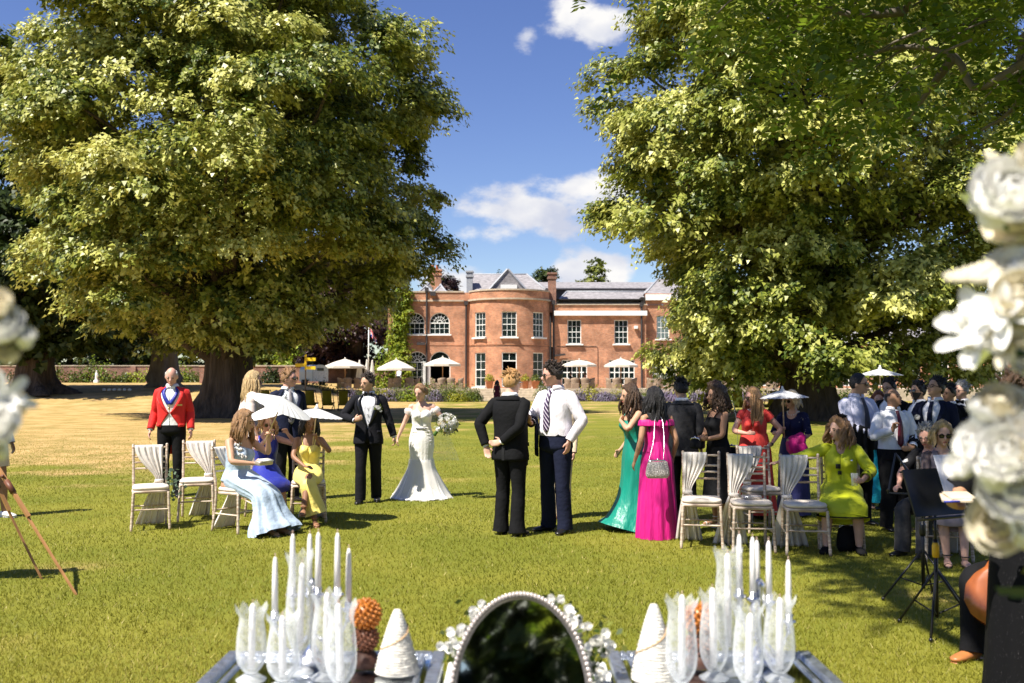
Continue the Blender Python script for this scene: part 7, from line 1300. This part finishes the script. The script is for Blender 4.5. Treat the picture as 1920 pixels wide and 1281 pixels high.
def hurricane(px, pyt, Y, r, h, label, cnd=True, lean=0.):
    top = at(px, pyt, Y); z0 = TZ + .008; H_ = top.z - z0; T = thing('hurricane_vase', label, 'glass vase', (top.x, Y, z0), 0, 'glass hurricane vases'); g = min(h * 1.12, H_ - .025); zb = H_ - g
    MB().lathe([(.045, 0), (.048, .006), (.03, .016), (.012, .03), (.016, zb * .5), (.011, zb * .75), (.020, zb)], n=20).build('stem', sheer('crystal_stem', (.75, .78, .8), .35, .05, True), T)
    prof = [(.018, zb), (r * .62, zb + g * .06), (r * .92, zb + g * .18), (r, zb + g * .34), (r * .93, zb + g * .60), (r * .80, zb + g * .80), (r * .86, zb + g * .90), (r * 1.08, zb + g)]; n = 32; th = np.linspace(0, 2 * math.pi, n, endpoint=False); P_ = crom(np.array(prof), 26); rows = []
    for i, (rr, z) in enumerate(P_):
        f = ss(.8, 1., i / 25); rows.append(np.stack([np.cos(th) * rr * (1 + .05 * f * np.cos(8 * th)), np.sin(th) * rr * (1 + .05 * f * np.cos(8 * th)), z + .012 * f * np.cos(8 * th)], -1))
    MB().grid(np.array(rows), True, True).build('bowl', GLASS, T)
    if cnd: C_ = thing('candle', 'white candle inside the ' + label.replace(' on the topiary table', '').replace('standing in front of the tallest one', 'before the tallest'), 'candle', (top.x + lean * .2, Y, z0 + zb + .012), 0, 'candles in hurricane vases'); ch = g * random.uniform(.85, 1.02); MB().loft([(0, 0, 0), (lean * .5, 0, ch * .6), (lean, 0, ch - .012), (lean, 0, ch)], [.0115, .011, .010, .004], n=14).build('wax', WAX, C_); MB().tube([(lean, 0, ch), (lean, 0, ch + .012)], .0015, 4).build('wick', WICK, C_)
hv = [(472, 1138, 3.20, .048, .245, 'hurricane vase at the outer end of the topiary table'), (531, 1152, 3.12, .050, .26, 'hurricane vase standing in front of the tallest one on the topiary table'), (562, 1038, 3.28, .044, .28, 'tallest hurricane vase on the topiary table'), (612, 1112, 3.22, .046, .26, 'hurricane vase behind the one nearest the white cone'), (640, 1132, 3.08, .048, .27, 'hurricane vase nearest the pine cone topiary'),
      (1277, 1124, 3.10, .049, .27, 'hurricane vase right beside the white cone, cello side'), (1338, 1112, 3.22, .046, .27, 'hurricane vase next to the tallest one, cello side'), (1364, 1032, 3.28, .044, .29, 'tallest hurricane vase on the cello-side table'), (1402, 1136, 3.08, .046, .26, 'hurricane vase in front of the candelabrum, cello side'), (1460, 1122, 3.20, .050, .26, 'hurricane vase at the outer end of the cello-side table')]
for a in hv: hurricane(*a, lean=random.uniform(-.008, .008))
for k, (T_, cx, cnds) in enumerate((('silver candelabrum with six tapers among the vases by the pine cone topiary', 585, [(516, 1042, 3.42), (549, 999, 3.45), (581, 999, 3.48), (597, 996, 3.38), (633, 997, 3.4), (654, 1026, 3.44)]), ('silver candelabrum with tapers among the vases on the cello-side table', 1425, [(1386, 1000, 3.42), (1411, 1005, 3.4), (1419, 1011, 3.46), (1441, 1012, 3.42), (1478, 1048, 3.42)]))):
    b = at(cx, 1200, 3.42); T = thing('candelabrum', T_, 'candelabrum', (b.x, 3.42, TZ + .008), 0, 'silver candelabra'); MB().lathe([(.065, 0), (.065, .01), (.03, .025), (.014, .06), (.02, .12), (.012, .18), (.016, .24), (.02, .26), (.005, .28)], n=18).build('column', SILVER, T)
    for px, py, Y in cnds:
        tp = at(px, py, Y); L_ = .205; cb = tp.z - L_; lp = np.array((tp.x - b.x, Y - 3.42, cb - TZ - .008)); MB().tube([(0, 0, .10), tuple(lp * .55 + A3(0, 0, -.05)), tuple(lp * A3(.95, .95, 1) + A3(0, 0, -.05)), tuple(lp + A3(0, 0, -.02))], .005, 6, 12).build('arm', SILVER, T); MB().lathe([(.005, -.05), (.014, -.035), (.008, -.02), (.022, -.010), (.024, -.004), (.012, 0), (.014, .018), (.011, .018)], tuple(lp), 14).build('socket', SILVER, T)
        C_ = thing('candle', 'white taper candle in the %s' % T_.replace('silver ', '').replace(' with six tapers', '').replace(' with tapers', ''), 'candle', (tp.x, Y, cb), 0, 'taper candles %d' % k if 0 else 'taper candles'); MB().loft([(0, 0, 0), (0, 0, L_ * .6), (0, 0, L_ - .02), (0, 0, L_ - .004)], [.0112, .0098, .0078, .003], n=14).build('wax', WAX, C_); MB().tube([(0, 0, L_ - .006), (0, 0, L_ + .008)], .0016, 4).build('wick', WICK, C_)
def cone(px, pyt, Y, r, label):
    tp = at(px, pyt, Y); h = tp.z - TZ - .01; T = thing('yarn_cone', label, 'ornament', (tp.x, Y, TZ + .008), 0, 'white cones'); th = np.linspace(0, 2 * math.pi, 36, endpoint=False); v = np.linspace(0, 1, 80); U, V = np.meshgrid(th, v); rr = (r * (1 - V) ** .8 + .010) * (1 + .05 * np.sin(V * 150 + U) + .03 * np.sin(U * 9 + V * 40)); MB().grid(np.stack([np.cos(U) * rr, np.sin(U) * rr, V * h], -1), True, True, True).build('wrap', mat('ivory_yarn', (.80, .76, .68), .85, .06, 20., .6, 50.), T)
    MB().loft([((r * (1 - k) ** .8 + .012) * math.cos(k * 9), (r * (1 - k) ** .8 + .012) * math.sin(k * 9), k * h) for k in np.linspace(.15, .8, 30)], [.0025] * 30, right=(0, 0, 1), n=5).build('twine', mat('gold_twine', (.55, .36, .18), .7), T)
cone(745, 1142, 3.30, .062, 'white wrapped cone ornament beside the orange beaded topiary'); cone(1226, 1132, 3.22, .064, 'white wrapped cone ornament beside the cello-side vases')
def topiary(px, py, Y, r, label, cc):
    c = at(px, py, Y); T = thing('beaded_topiary', label, 'ornament', (c.x, Y, TZ + .008), 0, 'pine cone topiaries'); h = c.z - TZ - .008; MB().tube([(0, 0, .0), (0, 0, h)], .014, 8).lathe([(.045, 0), (.05, .02), (.03, .05)], n=12).build('stand', mat('dark_brown', (.07, .03, .02), .6), T)
    for zc, rr, m in ((h, r, cc), (h - r * 1.5, r * .85, mat('cone_brown', (.22, .085, .045), .5, .3))):
        mb = MB(); n = 110
        for i in range(n):
            z = 1 - 2 * (i + .5) / n; a = i * 2.39996; d = A3(math.cos(a) * math.sqrt(1 - z * z), math.sin(a) * math.sqrt(1 - z * z), z); e = MB().ball((0, 0, 0), (rr * .13, rr * .20, rr * .11), 6, 4); e.xf(Matrix.Translation(Vector(d * rr * .92 + A3(0, 0, zc))) @ Vector(d).to_track_quat('Y', 'Z').to_matrix().to_4x4()); mb.add(e.verts(), e.f)
        mb.ball((0, 0, zc), rr * .85, 12, 8); tag(mb.build('beads', m, T), kind='stuff')
topiary(686, 1152, 3.36, .052, 'orange beaded ball on a stand behind the glass vases', mat('amber_bead', (.50, .17, .025), .35, .3)); topiary(1312, 1160, 3.36, .055, 'orange and brown beaded ball half hidden by the cello-side vases', mat('amber_bead', (.50, .17, .025), .35, .3))
def mirror():
    c = at(977, 1131, 3.05); a, b = .205, .31; zc = c.z - b * .97; T = thing('oval_mirror', 'oval mirror in a beaded silver frame leaning between two plinths', 'mirror', (c.x, 3.05, zc - b)); th = np.linspace(0, 2 * math.pi, 64, endpoint=False); M = Matrix.Translation((0, 0, b)) @ Matrix.Rotation(R(-10), 4, 'X')
    g = MB().add([(0, 0, 0)] + [(math.cos(t) * a, 0, math.sin(t) * b) for t in th], [(0, 1 + i, 1 + (i + 1) % 64) for i in range(64)][::1]); g.xf(M); g.build('glass', mat('dark_mirror', (.62, .64, .68), .03, .02, metal=1.), T, False)
    bk = MB(); bk.add([(math.cos(t) * a * 1.02, .012, math.sin(t) * b * 1.02) for t in th], [tuple(range(64))]); bk.xf(M); bk.build('backing', DARKW, T, False)
    f = MB().loft([(math.cos(t) * a * 1.02, .002, math.sin(t) * b * 1.015) for t in np.linspace(0, 2 * math.pi, 65)], [.011] * 65, right=(0, 1, 0), n=8); f.xf(M); f.build('frame', mat('dark_silver', (.20, .18, .18), .35, metal=.6), T); bd2 = MB()
    for t in np.linspace(0, 2 * math.pi, 120, endpoint=False): bd2.ball((math.cos(t) * a * 1.045, -.008, math.sin(t) * b * 1.04), .0075, 6, 4)
    bd2.xf(M); tag(bd2.build('beads', mat('crystal_beads', (.66, .58, .55), .2, .2, metal=.3), T), kind='stuff'); MB().tube([(0, .02, b), (0, .22, 0)], .01, 6).build('prop', DARKW, T); return T
mirror()
def small_flowers(label, pts, Y, name='white_blossom', n=6, kind='small'):
    p0 = at(*pts[0], Y); T = thing(name, label, 'flowers', (p0.x, Y, TZ), 0, 'blossoms round the oval mirror'); lp = []
    for px, py in pts:
        c = np.array(at(px, py, Y + random.uniform(-.05, .05))) - np.array((p0.x, Y, TZ))
        for k in range(3): mb = MB(); d = A3(random.gauss(0, .6), -1, random.gauss(.5, .5)); bloom(mb, c + np.array([random.gauss(0, .012) for _ in range(3)]), d, random.uniform(.016, .026), random.choice(('rose', 'small'))); mb.build('flower', FLWH, T)
        lp.append(c)
    mb = MB(); [mb.tube([(c[0] * .5, .06, 0), tuple(c * A3(.8, 1, .6)), tuple(c)], .0025, 4, 6) for c in lp]; mb.build('stem', GREENL, T); C_ = np.repeat(np.array(lp), 6, 0) + rng.normal(0, .03, (len(lp) * 6, 3)); leaves('leaf', C_, rdir(len(C_)), rdir(len(C_)), np.full(len(C_), .032), rng.random(len(C_)), SHRUBL, T, .6)
small_flowers('cluster of white blossom beside the mirror on the topiary side', [(868, 1186), (852, 1200), (840, 1212), (876, 1200), (862, 1216)], 3.25); small_flowers('spray of white blossom beside the mirror on the cello side', [(1078, 1172), (1088, 1192), (1102, 1180), (1110, 1200), (1122, 1210), (1098, 1215), (1108, 1240), (1115, 1262), (1136, 1196), (1142, 1204), (1122, 1270)], 3.2); small_flowers('thin green sprigs with white buds behind the top of the mirror', [(905, 1148), (918, 1140), (1045, 1125), (1062, 1155), (888, 1158)], 3.3, 'green_sprig')
# ---- tall floral columns either side of the photographer
def spike(mb, p0, p1, r):
    p0, p1 = np.array(p0), np.array(p1)
    for k in np.linspace(0, 1, 26):
        for j in range(4): a = k * 23 + j * 1.57; d = A3(math.cos(a), math.sin(a) * .8, math.sin(a)); mb.ball(p0 + (p1 - p0) * k + d * r * (1 - .75 * k) * .6, r * (1 - .7 * k) * .42, 6, 4)
def floral_column(label, base, items, spikes, leavesn, box):
    T = thing('floral_column', label, 'flower arrangement', base, 0, 'white floral columns'); b = np.array(base); MB().tube([(0, 0, 0), (0, 0, 2.1)], .02, 8).lathe([(.16, 0), (.16, .015), (.03, .03)], n=18).build('stand', WHITE, T)
    for px, py, Y, r, kd in items:
        c = np.array(at(px, py, Y)) - b; mb = MB(); d = A3(-c[0] * 0 + random.gauss(0, .35) - .5 * np.sign(base[0]), -.75, random.gauss(.75, .25)); bloom(mb, c, d, r, kd); mb.build('flower', FLWH if random.random() < .75 else mat('flower_ivory', (.78, .72, .56), .6, trans=.25), T); MB().tube([tuple(c), tuple(c * .5 + A3(0, 0, c[2] * .5 - .05)), (0, 0, c[2] - .12)], .004, 5, 6).build('stem', GREENL, T)
    for i in range(16):                                   # the arrangement goes all the way round its stand
        a = i * 2.4; c = A3(math.cos(a) * .11 + .05 * np.sign(base[0]), math.sin(a) * .11 + .08, 1.0 + .068 * i); mb = MB(); bloom(mb, c, (math.cos(a), math.sin(a), .4), random.uniform(.045, .065), random.choice(('rose', 'peony'))); mb.build('flower', FLWH, T)
    for (a, b2) in spikes: mb = MB(); spike(mb, np.array(at(*a)) - b, np.array(at(*b2)) - b, .032); mb.build('flower_spike', mat('flower_ivory', (.78, .72, .56), .6, trans=.25), T)
    P0 = np.stack([rng.uniform(box[0], box[1], leavesn), rng.uniform(box[2], box[3], leavesn), rng.uniform(box[4], box[5], leavesn)], 1) - b; leaves('leaf', P0, rdir(leavesn), rdir(leavesn), .07 * rng.uniform(.7, 1.3, leavesn), rng.random(leavesn), SHRUBL, T, .5)
Yr = 1.45
floral_column('tall column of white peonies, lilies and stocks beside the woman in black lace', (1.02, 1.6, 0), [(1890, 385, Yr, .062, 'peony'), (1925, 335, Yr, .05, 'rose'), (1930, 440, 1.5, .06, 'peony'), (1862, 415, Yr, .045, 'rose'), (1915, 515, Yr, .04, 'rose'), (1850, 620, Yr, .062, 'lily'), (1885, 595, 1.4, .055, 'lily'), (1830, 632, Yr, .05, 'lily'), (1905, 640, 1.42, .055, 'lily'), (1925, 570, 1.4, .05, 'rose'), (1935, 690, 1.5, .04, 'rose'),
      (1842, 792, Yr, .038, 'rose'), (1870, 775, Yr, .042, 'rose'), (1905, 800, Yr, .05, 'peony'), (1815, 850, Yr, .035, 'rose'), (1850, 850, Yr, .045, 'peony'), (1893, 870, 1.4, .05, 'peony'), (1925, 860, 1.4, .05, 'rose'), (1810, 882, Yr, .03, 'rose'), (1865, 905, 1.4, .045, 'rose'), (1900, 935, 1.42, .055, 'peony'), (1888, 985, Yr, .05, 'peony'), (1915, 1010, 1.42, .04, 'rose'), (1925, 960, 1.42, .05, 'rose')],
      [((1935, 505, Yr), (1778, 520, Yr)), ((1930, 480, 1.48), (1855, 488, 1.48)), ((1900, 345, 1.5), (1856, 290, 1.5))], 90, (.74, 1.0, 1.38, 1.62, 1.35, 2.0))
floral_column('tall column of white flowers at the easel side, only a few blooms showing', (-.93, 1.45, 0), [(8, 628, 1.3, .034, 'peony'), (48, 645, 1.3, .021, 'rose'), (18, 668, 1.32, .028, 'rose'), (-5, 600, 1.3, .04, 'rose'), (6, 752, 1.3, .036, 'lily'), (14, 775, 1.34, .032, 'rose'), (-10, 815, 1.3, .04, 'peony'), (5, 850, 1.3, .024, 'rose')], [], 16, (-.90, -.72, 1.25, 1.5, 1.5, 1.75))
